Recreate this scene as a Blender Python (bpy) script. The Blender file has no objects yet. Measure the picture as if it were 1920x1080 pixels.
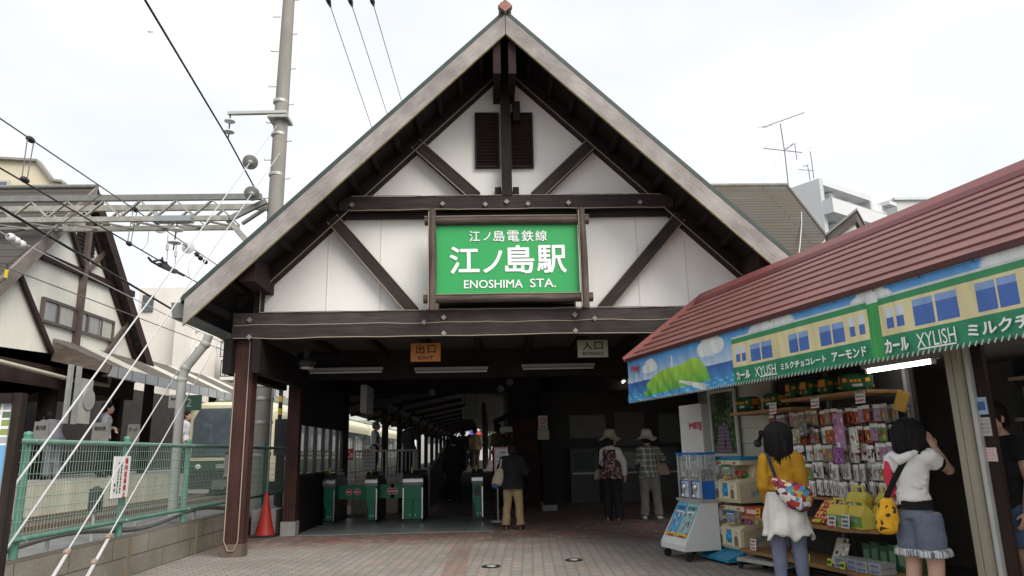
import bpy, bmesh, math, random
import numpy as np
from mathutils import Vector, Matrix
random.seed(7); np.random.seed(7)
C = bpy.context.scene.collection
SC = bpy.context.scene
rad = math.radians

# ------------------------------------------------------------------ camera
PITCH, ROLL, YAW, FPX, CAMH = rad(13.08), rad(1.223), rad(1.87), 1334.5, 1.22
_cy, _sy = math.cos(YAW), math.sin(YAW)
FW = Vector((_sy*math.cos(PITCH), _cy*math.cos(PITCH), math.sin(PITCH)))
_r = Vector((_cy, -_sy, 0)); _u = _r.cross(FW)
RT = _r*math.cos(ROLL) - _u*math.sin(ROLL)
UP = _r*math.sin(ROLL) + _u*math.cos(ROLL)
CAM = Vector((0, 0, CAMH))
cam_d = bpy.data.cameras.new('camera'); cam = bpy.data.objects.new('camera', cam_d); C.objects.link(cam)
cam_d.sensor_width = 36; cam_d.lens = FPX/1920*36; cam_d.clip_end = 3000; cam_d.clip_start = 0.05
m = Matrix.Identity(4)
for i in range(3):
    m[i][0] = RT[i]; m[i][1] = UP[i]; m[i][2] = -FW[i]; m[i][3] = CAM[i]
cam.matrix_world = m
SC.camera = cam

# ------------------------------------------------------------------ sky, sun, exposure (bright overcast day)
SUN_EL, SUN_AZ = rad(46), rad(143)      # azimuth clockwise from +Y: behind the viewer, to the left
w = bpy.data.worlds.new('World'); SC.world = w; w.use_nodes = True
nt = w.node_tree; nt.nodes.clear()
out = nt.nodes.new('ShaderNodeOutputWorld'); bg = nt.nodes.new('ShaderNodeBackground')
sky = nt.nodes.new('ShaderNodeTexSky'); sky.sky_type = 'NISHITA'; sky.sun_disc = False
sky.sun_elevation = SUN_EL; sky.sun_rotation = SUN_AZ
tc = nt.nodes.new('ShaderNodeTexCoord'); mp = nt.nodes.new('ShaderNodeMapping'); mp.inputs['Scale'].default_value = (1, 1, 2.2)
nz = nt.nodes.new('ShaderNodeTexNoise'); nz.inputs['Scale'].default_value = 2.3; nz.inputs['Detail'].default_value = 7; nz.inputs['Roughness'].default_value = .5
rp = nt.nodes.new('ShaderNodeValToRGB'); rp.color_ramp.elements[0].position = .30; rp.color_ramp.elements[0].color = (.87, .87, .87, 1)
rp.color_ramp.elements[1].position = .62; rp.color_ramp.elements[1].color = (1, 1, 1, 1)
mx = nt.nodes.new('ShaderNodeMixRGB'); 
cl = nt.nodes.new('ShaderNodeValToRGB'); n2_ = nt.nodes.new('ShaderNodeTexNoise'); n2_.inputs['Scale'].default_value = 1.7; n2_.inputs['Detail'].default_value = 6
cl.color_ramp.elements[0].position = .38; cl.color_ramp.elements[0].color = (.345, .365, .395, 1); cl.color_ramp.elements[1].position = .6; cl.color_ramp.elements[1].color = (.425, .43, .44, 1)
sc_ = nt.nodes.new('ShaderNodeMixRGB'); sc_.blend_type = 'MULTIPLY'; sc_.inputs[0].default_value = 1; sc_.inputs[2].default_value = (10, 10, 10, 1)
nt.links.new(mp.outputs[0], n2_.inputs['Vector']); nt.links.new(n2_.outputs['Fac'], cl.inputs[0]); nt.links.new(cl.outputs[0], sc_.inputs[1]); nt.links.new(sc_.outputs[0], mx.inputs[2])   # the cloud layer
nt.links.new(tc.outputs['Generated'], mp.inputs['Vector']); nt.links.new(mp.outputs[0], nz.inputs['Vector'])
nt.links.new(nz.outputs['Fac'], rp.inputs[0]); nt.links.new(rp.outputs[0], mx.inputs[0]); nt.links.new(sky.outputs[0], mx.inputs[1])
nt.links.new(mx.outputs[0], bg.inputs['Color']); bg.inputs['Strength'].default_value = .1
nt.links.new(bg.outputs[0], out.inputs['Surface'])
sl = bpy.data.lights.new('sun', 'SUN'); sl.energy = 1.5; sl.angle = rad(40); sl.color = (1, .96, .9)
so = bpy.data.objects.new('sun', sl); C.objects.link(so)
sd = Vector((math.sin(SUN_AZ)*math.cos(SUN_EL), math.cos(SUN_AZ)*math.cos(SUN_EL), math.sin(SUN_EL)))
so.rotation_euler = sd.to_track_quat('Z', 'Y').to_euler(); so.location = (0, -8, 15)
SC.view_settings.view_transform = 'Standard'; SC.view_settings.look = 'None'
SC.view_settings.exposure = 1.32; SC.view_settings.gamma = 1
SC.cycles.use_denoising = True; SC.cycles.max_bounces = 8; SC.cycles.diffuse_bounces = 5

# ------------------------------------------------------------------ pixel -> place (measured on the photograph, 1920 x 1080)
def ray(x, y): return FW + RT*((x-960)/FPX) + UP*((540-y)/FPX)
def AY(x, y, Y): d = ray(x, y); return CAM + d*(Y/d.y)
def AX(x, y, X): d = ray(x, y); return CAM + d*(X/d.x)
def AZ(x, y, Z=0): d = ray(x, y); return CAM + d*((Z-CAMH)/d.z)
# shop frame: s along the eave towards the street, n into the shop
_th = rad(14.17)
SA = Vector((math.sin(_th), -math.cos(_th), 0)); SN = Vector((math.cos(_th), math.sin(_th), 0)); SZ = Vector((0, 0, 1))
S0 = AY(1178, 675.5, 9.3); S0.z = 0
def S(s, n, z=0): return S0 + SA*s + SN*n + SZ*z
def toS(P): d = P - S0; return d.dot(SA), d.dot(SN), d.z
def AN(x, y, n):
    d = ray(x, y); t = ((S0-CAM).dot(SN)+n)/d.dot(SN); return toS(CAM + d*t)

# ------------------------------------------------------------------ materials
def lin(h):
    h = h.lstrip('#'); o = []
    for i in (0, 2, 4):
        c = int(h[i:i+2], 16)/255; o.append(c/12.92 if c <= .04045 else ((c+.055)/1.055)**2.4)
    return tuple(o)
def col(c): return lin(c) if isinstance(c, str) else c
MATS = {}
def newmat(name):
    m = bpy.data.materials.new(name); m.use_nodes = True; nt = m.node_tree
    return m, nt, nt.nodes['Principled BSDF']
def N(nt, t, **k):
    n = nt.nodes.new('ShaderNode'+t)
    for a, b in k.items(): setattr(n, a, b)
    return n
def mat(name, c, rough=.6, var=.12, scale=6, stretch=(1, 1, 1), bump=0, metal=0, rot=(0, 0, 0), c2=None, lo=.3, hi=.7, spec=.4, detail=6, trans=0, alpha=1):
    """base colour varied by stretched noise, optional second colour, optional bump"""
    if name in MATS: return MATS[name]
    m, nt, b = newmat(name); c = col(c)
    if c2 is None:
        a1 = [x*(1-var) for x in c]; a2 = [min(1, x*(1+var)) for x in c]
    else: a1 = col(c2); a2 = c
    tc = N(nt, 'TexCoord'); mp = N(nt, 'Mapping'); mp.inputs['Rotation'].default_value = rot
    mp2 = N(nt, 'Mapping'); mp2.inputs['Scale'].default_value = stretch
    nz = N(nt, 'TexNoise'); nz.inputs['Scale'].default_value = scale; nz.inputs['Detail'].default_value = detail; nz.inputs['Roughness'].default_value = .62
    rp = N(nt, 'ValToRGB'); rp.color_ramp.elements[0].position = lo; rp.color_ramp.elements[1].position = hi
    rp.color_ramp.elements[0].color = (*a1, 1); rp.color_ramp.elements[1].color = (*a2, 1)
    L = nt.links.new
    L(tc.outputs['Object'], mp.inputs[0]); L(mp.outputs[0], mp2.inputs[0]); L(mp2.outputs[0], nz.inputs['Vector']); L(nz.outputs['Fac'], rp.inputs[0])
    L(rp.outputs[0], b.inputs['Base Color'])
    b.inputs['Roughness'].default_value = rough; b.inputs['Metallic'].default_value = metal; b.inputs['Specular IOR Level'].default_value = spec
    if trans: b.inputs['Transmission Weight'].default_value = trans
    if alpha < 1: b.inputs['Alpha'].default_value = alpha
    if bump:
        bp = N(nt, 'Bump'); bp.inputs['Strength'].default_value = bump; bp.inputs['Distance'].default_value = .01
        L(nz.outputs['Fac'], bp.inputs['Height']); L(bp.outputs[0], b.inputs['Normal'])
    MATS[name] = m; return m
def wood(name, c1, c2, rot=(0, 0, 0), rough=.75, fine=1.0, lo=.3, hi=.7):
    """wood with grain along X after the rotation, plus dull weather blotches"""
    if name in MATS: return MATS[name]
    m, nt, b = newmat(name); L = nt.links.new
    tc = N(nt, 'TexCoord'); mp = N(nt, 'Mapping'); mp.vector_type = 'TEXTURE'; mp.inputs['Rotation'].default_value = rot
    m2 = N(nt, 'Mapping'); m2.inputs['Scale'].default_value = (.9, 16, 16)
    nz = N(nt, 'TexNoise'); nz.inputs['Scale'].default_value = 2.2*fine; nz.inputs['Detail'].default_value = 9; nz.inputs['Roughness'].default_value = .7
    rp = N(nt, 'ValToRGB'); rp.color_ramp.elements[0].position = lo; rp.color_ramp.elements[1].position = hi
    rp.color_ramp.elements[0].color = (*col(c2), 1); rp.color_ramp.elements[1].color = (*col(c1), 1)
    n2 = N(nt, 'TexNoise'); n2.inputs['Scale'].default_value = 2.6; n2.inputs['Detail'].default_value = 5
    r2 = N(nt, 'ValToRGB'); r2.color_ramp.elements[0].position = .35; r2.color_ramp.elements[1].position = .7
    r2.color_ramp.elements[0].color = (.62, .6, .6, 1); r2.color_ramp.elements[1].color = (1, 1, 1, 1)
    mu = N(nt, 'MixRGB', blend_type='MULTIPLY'); mu.inputs[0].default_value = 1
    L(tc.outputs['Object'], mp.inputs[0]); L(mp.outputs[0], m2.inputs[0]); L(m2.outputs[0], nz.inputs['Vector']); L(nz.outputs['Fac'], rp.inputs[0])
    L(tc.outputs['Object'], n2.inputs['Vector']); L(n2.outputs['Fac'], r2.inputs[0])
    L(rp.outputs[0], mu.inputs[1]); L(r2.outputs[0], mu.inputs[2]); L(mu.outputs[0], b.inputs['Base Color'])
    bp = N(nt, 'Bump'); bp.inputs['Strength'].default_value = .35; bp.inputs['Distance'].default_value = .006
    L(nz.outputs['Fac'], bp.inputs['Height']); L(bp.outputs[0], b.inputs['Normal'])
    b.inputs['Roughness'].default_value = rough; b.inputs['Specular IOR Level'].default_value = .3
    MATS[name] = m; return m
def bricks(name, c1, c2, mortar, w, h, gap=.006, rot=(0, 0, 0), wob=0, stain=None, rough=.85, offset=.5, bump=.4, bias=0):
    """courses of blocks in the XY plane of the rotated object space"""
    if name in MATS: return MATS[name]
    m, nt, b = newmat(name); L = nt.links.new
    tc = N(nt, 'TexCoord'); mp = N(nt, 'Mapping'); mp.vector_type = 'TEXTURE'; mp.inputs['Rotation'].default_value = rot
    br = N(nt, 'TexBrick'); br.offset = offset
    br.inputs['Scale'].default_value = 1; br.inputs['Brick Width'].default_value = w; br.inputs['Row Height'].default_value = h
    br.inputs['Mortar Size'].default_value = gap; br.inputs['Mortar Smooth'].default_value = .3; br.inputs['Bias'].default_value = bias
    br.inputs['Color1'].default_value = (*col(c1), 1); br.inputs['Color2'].default_value = (*col(c2), 1); br.inputs['Mortar'].default_value = (*col(mortar), 1)
    L(tc.outputs['Object'], mp.inputs[0]); vec = mp.outputs[0]
    if wob:
        sx = N(nt, 'SeparateXYZ'); L(vec, sx.inputs[0])
        f = N(nt, 'Math', operation='MULTIPLY'); f.inputs[1].default_value = 2*math.pi/h; L(sx.outputs['Y'], f.inputs[0])
        s = N(nt, 'Math', operation='SINE'); L(f.outputs[0], s.inputs[0])
        g = N(nt, 'Math', operation='MULTIPLY_ADD'); g.inputs[1].default_value = wob; L(s.outputs[0], g.inputs[0]); L(sx.outputs['X'], g.inputs[2])
        cx = N(nt, 'CombineXYZ'); L(g.outputs[0], cx.inputs[0]); L(sx.outputs['Y'], cx.inputs[1]); vec = cx.outputs[0]
    L(vec, br.inputs['Vector'])
    nz = N(nt, 'TexNoise'); nz.inputs['Scale'].default_value = 1.1; nz.inputs['Detail'].default_value = 7; L(tc.outputs['Object'], nz.inputs['Vector'])
    rp = N(nt, 'ValToRGB'); rp.color_ramp.elements[0].position = .3; rp.color_ramp.elements[1].position = .7
    rp.color_ramp.elements[0].color = (*(col(stain) if stain else (.72, .72, .72)), 1); rp.color_ramp.elements[1].color = (1, 1, 1, 1)
    n2 = N(nt, 'TexNoise'); n2.inputs['Scale'].default_value = 40; n2.inputs['Detail'].default_value = 4; L(tc.outputs['Object'], n2.inputs['Vector'])
    r2 = N(nt, 'ValToRGB'); r2.color_ramp.elements[0].position = .3; r2.color_ramp.elements[1].position = .7
    r2.color_ramp.elements[0].color = (.82, .82, .82, 1); r2.color_ramp.elements[1].color = (1.1, 1.1, 1.1, 1)
    L(nz.outputs['Fac'], rp.inputs[0]); L(n2.outputs['Fac'], r2.inputs[0])
    mu = N(nt, 'MixRGB', blend_type='MULTIPLY'); mu.inputs[0].default_value = 1; L(br.outputs['Color'], mu.inputs[1]); L(rp.outputs[0], mu.inputs[2])
    m3 = N(nt, 'MixRGB', blend_type='MULTIPLY'); m3.inputs[0].default_value = 1; L(mu.outputs[0], m3.inputs[1]); L(r2.outputs[0], m3.inputs[2])
    L(m3.outputs[0], b.inputs['Base Color']); b.inputs['Roughness'].default_value = rough; b.inputs['Specular IOR Level'].default_value = .3
    if bump:
        bp = N(nt, 'Bump'); bp.inputs['Strength'].default_value = bump; bp.inputs['Distance'].default_value = .006; bp.invert = True
        L(br.outputs['Fac'], bp.inputs['Height']); L(bp.outputs[0], b.inputs['Normal'])
    MATS[name] = m; return m
def printed(name, rough=.5):
    """a printed surface: the print is stored per corner"""
    if name in MATS: return MATS[name]
    m, nt, b = newmat(name); a = N(nt, 'VertexColor'); a.layer_name = 'print'
    nt.links.new(a.outputs[0], b.inputs['Base Color']); b.inputs['Roughness'].default_value = rough
    b.inputs['Specular IOR Level'].default_value = .25
    MATS[name] = m; return m
def glow(name, c, s):
    if name in MATS: return MATS[name]
    m, nt, b = newmat(name); b.inputs['Base Color'].default_value = (*c, 1)
    b.inputs['Emission Color'].default_value = (*c, 1); b.inputs['Emission Strength'].default_value = s
    MATS[name] = m; return m
def glass(name, tint=(.8, .85, .85), alpha=.25, rough=.05):
    if name in MATS: return MATS[name]
    m, nt, b = newmat(name); b.inputs['Base Color'].default_value = (*tint, 1); b.inputs['Roughness'].default_value = rough
    b.inputs['Alpha'].default_value = alpha; b.inputs['Specular IOR Level'].default_value = .25 if name == 'window_glass' else .6
    MATS[name] = m; return m

# ------------------------------------------------------------------ mesh builder
def unit(v): v = Vector(v); return v.normalized() if v.length else v
class MB:
    def __init__(s): s.v = []; s.f = []; s.sm = []
    def add(s, vs, fs, smooth=False):
        k = len(s.v); s.v += [Vector(p) for p in vs]; s.f += [tuple(i+k for i in f) for f in fs]; s.sm += [smooth]*len(fs); return s
    def box(s, lo, hi):
        a, b = Vector(lo), Vector(hi)
        return s.obox((a+b)/2, (b.x-a.x, b.y-a.y, b.z-a.z))
    def obox(s, c, size, ex=(1, 0, 0), ey=(0, 1, 0), ez=(0, 0, 1), taper=1.0):
        c = Vector(c); ex, ey, ez = Vector(ex)*size[0]/2, Vector(ey)*size[1]/2, Vector(ez)*size[2]/2
        P = []
        for k in (-1, 1):
            t = taper if k > 0 else 1
            for i, j in ((-1, -1), (1, -1), (1, 1), (-1, 1)): P.append(c+ex*i*t+ey*j*t+ez*k)
        return s.add(P, [(3, 2, 1, 0), (4, 5, 6, 7), (0, 1, 5, 4), (1, 2, 6, 5), (2, 3, 7, 6), (3, 0, 4, 7)])
    def bar(s, p, q, w, h, up=(0, 0, 1)):
        """rectangular bar from p to q; w across, h along up"""
        p, q = Vector(p), Vector(q); d = unit(q-p); u = Vector(up); r = unit(d.cross(u)); u = r.cross(d)
        return s.obox((p+q)/2, (w, (q-p).length, h), r, d, u)
    def prism(s, poly, thick):
        """polygon of 3D points pushed by the vector thick"""
        n = len(poly); t = Vector(thick); P = [Vector(p) for p in poly]; Q = [p+t for p in P]
        F = [tuple(range(n))[::-1], tuple(range(n, 2*n))]+[(i, (i+1) % n, n+(i+1) % n, n+i) for i in range(n)]
        return s.add(P+Q, F)
    def quad(s, a, b, c, d): return s.add([a, b, c, d], [(0, 1, 2, 3)])
    def loft(s, rings, cap=True, smooth=True, closed=True):
        n = len(rings[0]); V = [p for r in rings for p in r]; F = []
        for i in range(len(rings)-1):
            for j in range(n if closed else n-1):
                F.append((i*n+j, i*n+(j+1) % n, (i+1)*n+(j+1) % n, (i+1)*n+j))
        s.add(V, F, smooth)
        if cap and closed:
            s.add(rings[0], [tuple(range(n))[::-1]]); s.add(rings[-1], [tuple(range(n))])
        return s
    def tube(s, pts, r, n=8, side=None, ry=None, cap=True, smooth=True):
        """tube along pts; r number or list, ry second radius"""
        pts = [Vector(p) for p in pts]; m = len(pts)
        R = r if isinstance(r, (list, tuple)) else [r]*m
        RY = R if ry is None else (ry if isinstance(ry, (list, tuple)) else [ry]*m)
        rings = []; prev = None
        for i, p in enumerate(pts):
            t = unit(pts[min(i+1, m-1)]-pts[max(i-1, 0)])
            if side is not None: sd = Vector(side)
            elif prev is not None: sd = prev
            else: sd = Vector((1, 0, 0)) if abs(t.x) < .8 else Vector((0, 1, 0))
            sd = unit(sd - t*sd.dot(t)); prev = sd; o = t.cross(sd)
            rings.append([p+sd*math.cos(a)*R[i]+o*math.sin(a)*RY[i] for a in [2*math.pi*k/n for k in range(n)]])
        return s.loft(rings, cap, smooth)
    def lathe(s, o, prof, n=20, ax=(0, 0, 1), smooth=True, cap=True, sx=1, sy=1):
        o = Vector(o); ax = unit(ax); ex = unit(ax.orthogonal()) if abs(ax.z) < .99 else Vector((1, 0, 0)); ey = ax.cross(ex)
        rings = [[o+ax*z+ex*r*sx*math.cos(2*math.pi*k/n)+ey*r*sy*math.sin(2*math.pi*k/n) for k in range(n)] for r, z in prof]
        return s.loft(rings, cap, smooth)
    def ball(s, c, r, n=12, sx=1, sy=1, sz=1, ez=(0, 0, 1)):
        prof = [(max(1e-4, math.sin(math.pi*k/(n//2+2))*r), -math.cos(math.pi*k/(n//2+2))*r*sz) for k in range(n//2+3)]
        return s.lathe(c, prof, n, ez, True, True, sx, sy)
    def mapped(s, V, F, o, ex, ey, smooth=False):
        o, ex, ey = Vector(o), Vector(ex), Vector(ey)
        return s.add([o+ex*x+ey*y for x, y in V], F, smooth)
    def build(s, name, m, parent=None):
        return link_mesh(name, s.v, s.f, s.sm, m, parent)
def org(o):
    if o is None: return Vector((0, 0, 0))
    return Vector(o.get('org', (0, 0, 0)))
def link_mesh(name, V, F, SM, m, parent=None, prints=None, at=None):
    me = bpy.data.meshes.new(name); r = org(parent) if at is None else Vector(at)
    me.from_pydata([tuple(Vector(p)-r) for p in V], [], F)
    if isinstance(SM, (list, tuple)): me.polygons.foreach_set('use_smooth', SM)
    elif SM: me.polygons.foreach_set('use_smooth', [True]*len(me.polygons))
    me.materials.append(m); me.update()
    o = bpy.data.objects.new(name, me); C.objects.link(o)
    if parent is not None: o.parent = parent; o['org'] = tuple(r)
    elif at is not None: o.location = r; o['org'] = tuple(r)
    return o
def fixnormals(o):
    bm = bmesh.new(); bm.from_mesh(o.data); bmesh.ops.recalc_face_normals(bm, faces=bm.faces); bm.to_mesh(o.data); bm.free(); return o
def tag(o, label, cat, group=None, kind=None):
    if label: o['label'] = label
    if cat: o['category'] = cat
    if group: o['group'] = group
    if kind: o['kind'] = kind
    return o
def thing(name, label, cat, loc=(0, 0, 0), group=None, rz=0):
    o = bpy.data.objects.new(name, None); C.objects.link(o); o.location = loc; o.rotation_euler = (0, 0, rz); o['org'] = tuple(loc)
    return tag(o, label, cat, group)
def proto(name, label, cat, group=None):
    """a thing whose parts are built round the origin and which is then put in place"""
    return thing(name, label, cat, (0, 0, 0), group)
def place(o, loc, rz=0): o.location = loc; o.rotation_euler = (0, 0, rz); return o
def dup(o, loc, rz=None, label=None):
    def cp(x, par):
        c = x.copy(); C.objects.link(c)
        if par is not None: c.parent = par
        for ch in x.children: cp(ch, c)
        return c
    r = cp(o, None); r.location = loc
    if rz is not None: r.rotation_euler = (0, 0, rz)
    if label: r['label'] = label
    return r
def text2d(body, bold=0, spacing=1.0, shear=0):
    cu = bpy.data.curves.new('lettering', 'FONT'); cu.body = body; cu.size = 1; cu.offset = bold; cu.space_character = spacing; cu.shear = shear
    cu.resolution_u = 3; cu.fill_mode = 'BOTH'
    o = bpy.data.objects.new('lettering', cu); C.objects.link(o)
    dg = bpy.context.evaluated_depsgraph_get(); me = bpy.data.meshes.new_from_object(o.evaluated_get(dg))
    V = np.array([(v.co.x, v.co.y) for v in me.vertices]) if len(me.vertices) else np.zeros((1, 2)); F = [tuple(p.vertices) for p in me.polygons]
    bpy.data.objects.remove(o); bpy.data.curves.remove(cu); bpy.data.meshes.remove(me)
    lo, hi = V.min(0), V.max(0)
    return V, F, lo, hi
def letter(mb, body, o, ex, ey, W, H, bold=0, spacing=1.0, shear=0):
    """text stretched into the W x H rectangle centred on o, in the plane ex, ey"""
    V, F, lo, hi = text2d(body, 0, spacing, shear); d = np.maximum(hi-lo, 1e-6)
    n = Vector(ex).normalized().cross(Vector(ey).normalized())
    b = bold*H*.8; V = (V-(lo+hi)/2)/d*np.array([W-2*b, H-2*b])
    offs = [(0, 0)] if not bold else [(0, 0), (-b, 0), (b, 0), (0, b), (0, -b), (-b*.7, b*.7), (b*.7, b*.7), (b*.7, -b*.7), (-b*.7, -b*.7)]
    for k, (dx, dy) in enumerate(offs):
        mb.mapped([(v[0]+dx, v[1]+dy) for v in V], F, Vector(o)+n*(.0004*k), ex, ey)
    return mb
def print_panel(name, o, ex, ey, W, H, nx, ny, fn, m, parent=None, wave=None):
    """rectangle W x H with lower-left corner o; fn(U, V) -> (n, 3) colours 0..1 for arrays of cell centres in metres"""
    o, ex, ey = Vector(o), Vector(ex), Vector(ey); ez = ex.cross(ey)
    xs = np.linspace(0, W, nx+1); ys = np.linspace(0, H, ny+1); X, Y = np.meshgrid(xs, ys)
    Z = wave(X, Y) if wave else np.zeros_like(X)
    P = (np.array(o)[None] + X.reshape(-1, 1)*np.array(ex) + Y.reshape(-1, 1)*np.array(ey) + Z.reshape(-1, 1)*np.array(ez)) - np.array(org(parent))
    idx = np.arange((nx+1)*(ny+1)).reshape(ny+1, nx+1)
    F = np.stack([idx[:-1, :-1], idx[:-1, 1:], idx[1:, 1:], idx[1:, :-1]], -1).reshape(-1, 4)
    me = bpy.data.meshes.new(name); me.from_pydata(P.tolist(), [], F.tolist())
    cx = (xs[:-1]+xs[1:])/2; cy = (ys[:-1]+ys[1:])/2; U, V = np.meshgrid(cx, cy)
    cols = np.clip(fn(U.ravel(), V.ravel()), 0, 1)
    ca = me.color_attributes.new('print', 'FLOAT_COLOR', 'CORNER')
    c4 = np.ones((len(F), 4, 4)); c4[:, :, :3] = cols[:, None, :]
    ca.data.foreach_set('color', c4.ravel().astype(np.float32))
    me.polygons.foreach_set('use_smooth', [True]*len(F)); me.materials.append(m); me.update()
    ob = bpy.data.objects.new(name, me); C.objects.link(ob)
    if parent is not None: ob.parent = parent; ob['org'] = tuple(org(parent))
    return ob

def paving(name):
    """interlocking blocks laid in zigzag rows away from the viewer; mixed tan, pink and grey, a redder dark band before the hall"""
    m, nt, b = newmat(name); L = nt.links.new
    tc = N(nt, 'TexCoord'); mp = N(nt, 'Mapping'); mp.vector_type = 'TEXTURE'; mp.inputs['Rotation'].default_value = (0, 0, rad(90-3)); L(tc.outputs['Object'], mp.inputs[0])
    sx = N(nt, 'SeparateXYZ'); L(mp.outputs[0], sx.inputs[0])
    f = N(nt, 'Math', operation='MULTIPLY'); f.inputs[1].default_value = 2*math.pi/.115; L(sx.outputs['X'], f.inputs[0])
    sn = N(nt, 'Math', operation='SINE'); L(f.outputs[0], sn.inputs[0])
    g = N(nt, 'Math', operation='MULTIPLY_ADD'); g.inputs[1].default_value = .011; L(sn.outputs[0], g.inputs[0]); L(sx.outputs['Y'], g.inputs[2])
    cx = N(nt, 'CombineXYZ'); L(sx.outputs['X'], cx.inputs[0]); L(g.outputs[0], cx.inputs[1])
    def brk(gap):
        br = N(nt, 'TexBrick'); br.offset = .5; br.inputs['Scale'].default_value = 1; br.inputs['Brick Width'].default_value = .23; br.inputs['Row Height'].default_value = .118
        br.inputs['Mortar Size'].default_value = gap; br.inputs['Mortar Smooth'].default_value = .2; br.inputs['Color1'].default_value = (0, 0, 0, 1); br.inputs['Color2'].default_value = (1, 1, 1, 1); br.inputs['Mortar'].default_value = (.5, .5, .5, 1)
        L(cx.outputs[0], br.inputs['Vector']); return br
    br = brk(.006)
    def ramp(cols):
        r = N(nt, 'ValToRGB'); e = r.color_ramp.elements; r.color_ramp.interpolation = 'CONSTANT'
        e[0].position = 0; e[0].color = (*lin(cols[0]), 1); e[1].position = 1/len(cols); e[1].color = (*lin(cols[1]), 1)
        for k in range(2, len(cols)): e.new(k/len(cols)).color = (*lin(cols[k]), 1)
        L(br.outputs['Color'], r.inputs[0]); return r
    r1 = ramp(('#8d877f', '#948c84', '#96887f', '#8a857e', '#918981', '#898580')); r2 = ramp(('#86695f', '#6b645e', '#8f695f', '#776c64', '#7a5d54', '#877a70'))
    so_ = N(nt, 'SeparateXYZ'); L(tc.outputs['Object'], so_.inputs[0])
    nz = N(nt, 'TexNoise'); nz.inputs['Scale'].default_value = 1.6; nz.inputs['Detail'].default_value = 5; L(tc.outputs['Object'], nz.inputs['Vector'])
    am = N(nt, 'Math', operation='MULTIPLY_ADD'); am.inputs[1].default_value = 2.6; L(nz.outputs['Fac'], am.inputs[0]); L(so_.outputs['Y'], am.inputs[2])
    mr = N(nt, 'MapRange'); mr.inputs['From Min'].default_value = 11.35; mr.inputs['From Max'].default_value = 12.5; L(am.outputs[0], mr.inputs[0])
    xa = N(nt, 'Math', operation='ADD'); xa.inputs[1].default_value = .42; L(so_.outputs['X'], xa.inputs[0]); xb = N(nt, 'Math', operation='ABSOLUTE'); L(xa.outputs[0], xb.inputs[0]); xc = N(nt, 'Math', operation='LESS_THAN'); xc.inputs[1].default_value = .13; L(xb.outputs[0], xc.inputs[0]); xd = N(nt, 'Math', operation='MULTIPLY'); xd.inputs[1].default_value = .55; L(xc.outputs[0], xd.inputs[0])
    mm = N(nt, 'Math', operation='MAXIMUM'); L(mr.outputs[0], mm.inputs[0]); L(xd.outputs[0], mm.inputs[1])
    mx = N(nt, 'MixRGB'); L(mm.outputs[0], mx.inputs[0]); L(r1.outputs[0], mx.inputs[1]); L(r2.outputs[0], mx.inputs[2])
    n2 = N(nt, 'TexNoise'); n2.inputs['Scale'].default_value = .9; n2.inputs['Detail'].default_value = 8; n2.inputs['Roughness'].default_value = .65; L(tc.outputs['Object'], n2.inputs['Vector'])
    q = N(nt, 'ValToRGB'); q.color_ramp.elements[0].position = .32; q.color_ramp.elements[1].position = .62; q.color_ramp.elements[0].color = (.78, .77, .75, 1); q.color_ramp.elements[1].color = (1, 1, 1, 1); L(n2.outputs['Fac'], q.inputs[0])
    mu = N(nt, 'MixRGB', blend_type='MULTIPLY'); mu.inputs[0].default_value = 1; L(mx.outputs[0], mu.inputs[1]); L(q.outputs[0], mu.inputs[2])
    mj = N(nt, 'MixRGB'); mj.inputs[2].default_value = (*lin('#665d55'), 1); L(br.outputs['Fac'], mj.inputs[0]); L(mu.outputs[0], mj.inputs[1]); L(mj.outputs[0], b.inputs['Base Color'])
    b.inputs['Roughness'].default_value = .85; b.inputs['Specular IOR Level'].default_value = .3
    bp = N(nt, 'Bump'); bp.invert = True; bp.inputs['Strength'].default_value = .5; bp.inputs['Distance'].default_value = .006; L(br.outputs['Fac'], bp.inputs['Height']); L(bp.outputs[0], b.inputs['Normal'])
    return m

# frequently used materials
DK = wood('dark_timber', '#2e2522', '#171211'); DKV = wood('dark_timber_upright', '#332824', '#191312', (0, rad(90), 0))
DKY = wood('dark_timber_along', '#261d1b', '#130e0d', (0, 0, rad(90)))
DKL = wood('dark_timber_left_rake', '#2a2220', '#151110', (0, rad(-44.4), 0)); DKR = wood('dark_timber_right_rake', '#2a2220', '#151110', (0, rad(44.4), 0))
BEAM = wood('weathered_beam', '#5c544f', '#2c2624', lo=.25, hi=.75)
BGL = wood('barge_wood_left', '#bdb7b2', '#8a827d', (0, rad(-44.4), 0), fine=2.4); BGR = wood('barge_wood_right', '#bdb7b2', '#8a827d', (0, rad(44.4), 0), fine=2.4)
PLAS = mat('white_plaster', (.86, .835, .785), .85, scale=1.4, stretch=(1.6, 1.6, .35), c2=(.80, .775, .73), lo=.25, hi=.6)
STEEL = mat('galvanised_steel', (.46, .46, .43), .5, .15, 9, metal=.55)
GREYP = mat('grey_paint', (.47, .47, .45), .5, .08, 5)
WHITE = mat('white_paint', (.78, .78, .76), .5, .05, 5)
BLACK = mat('black_rubber', (.018, .018, .018), .6, .2, 12)
IRON = mat('dark_iron', (.03, .03, .03), .5, .2, 10)
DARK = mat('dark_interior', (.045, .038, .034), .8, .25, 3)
TXT = mat('black_lettering', (.02, .02, .02), .6, 0)
TXW = mat('white_lettering', (.86, .86, .84), .5, 0)
TXR = mat('red_lettering', (.6, .03, .04), .5, 0)
CORD = mat('cream_cord', (.30, .25, .18), .6, .1, 8)
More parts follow.
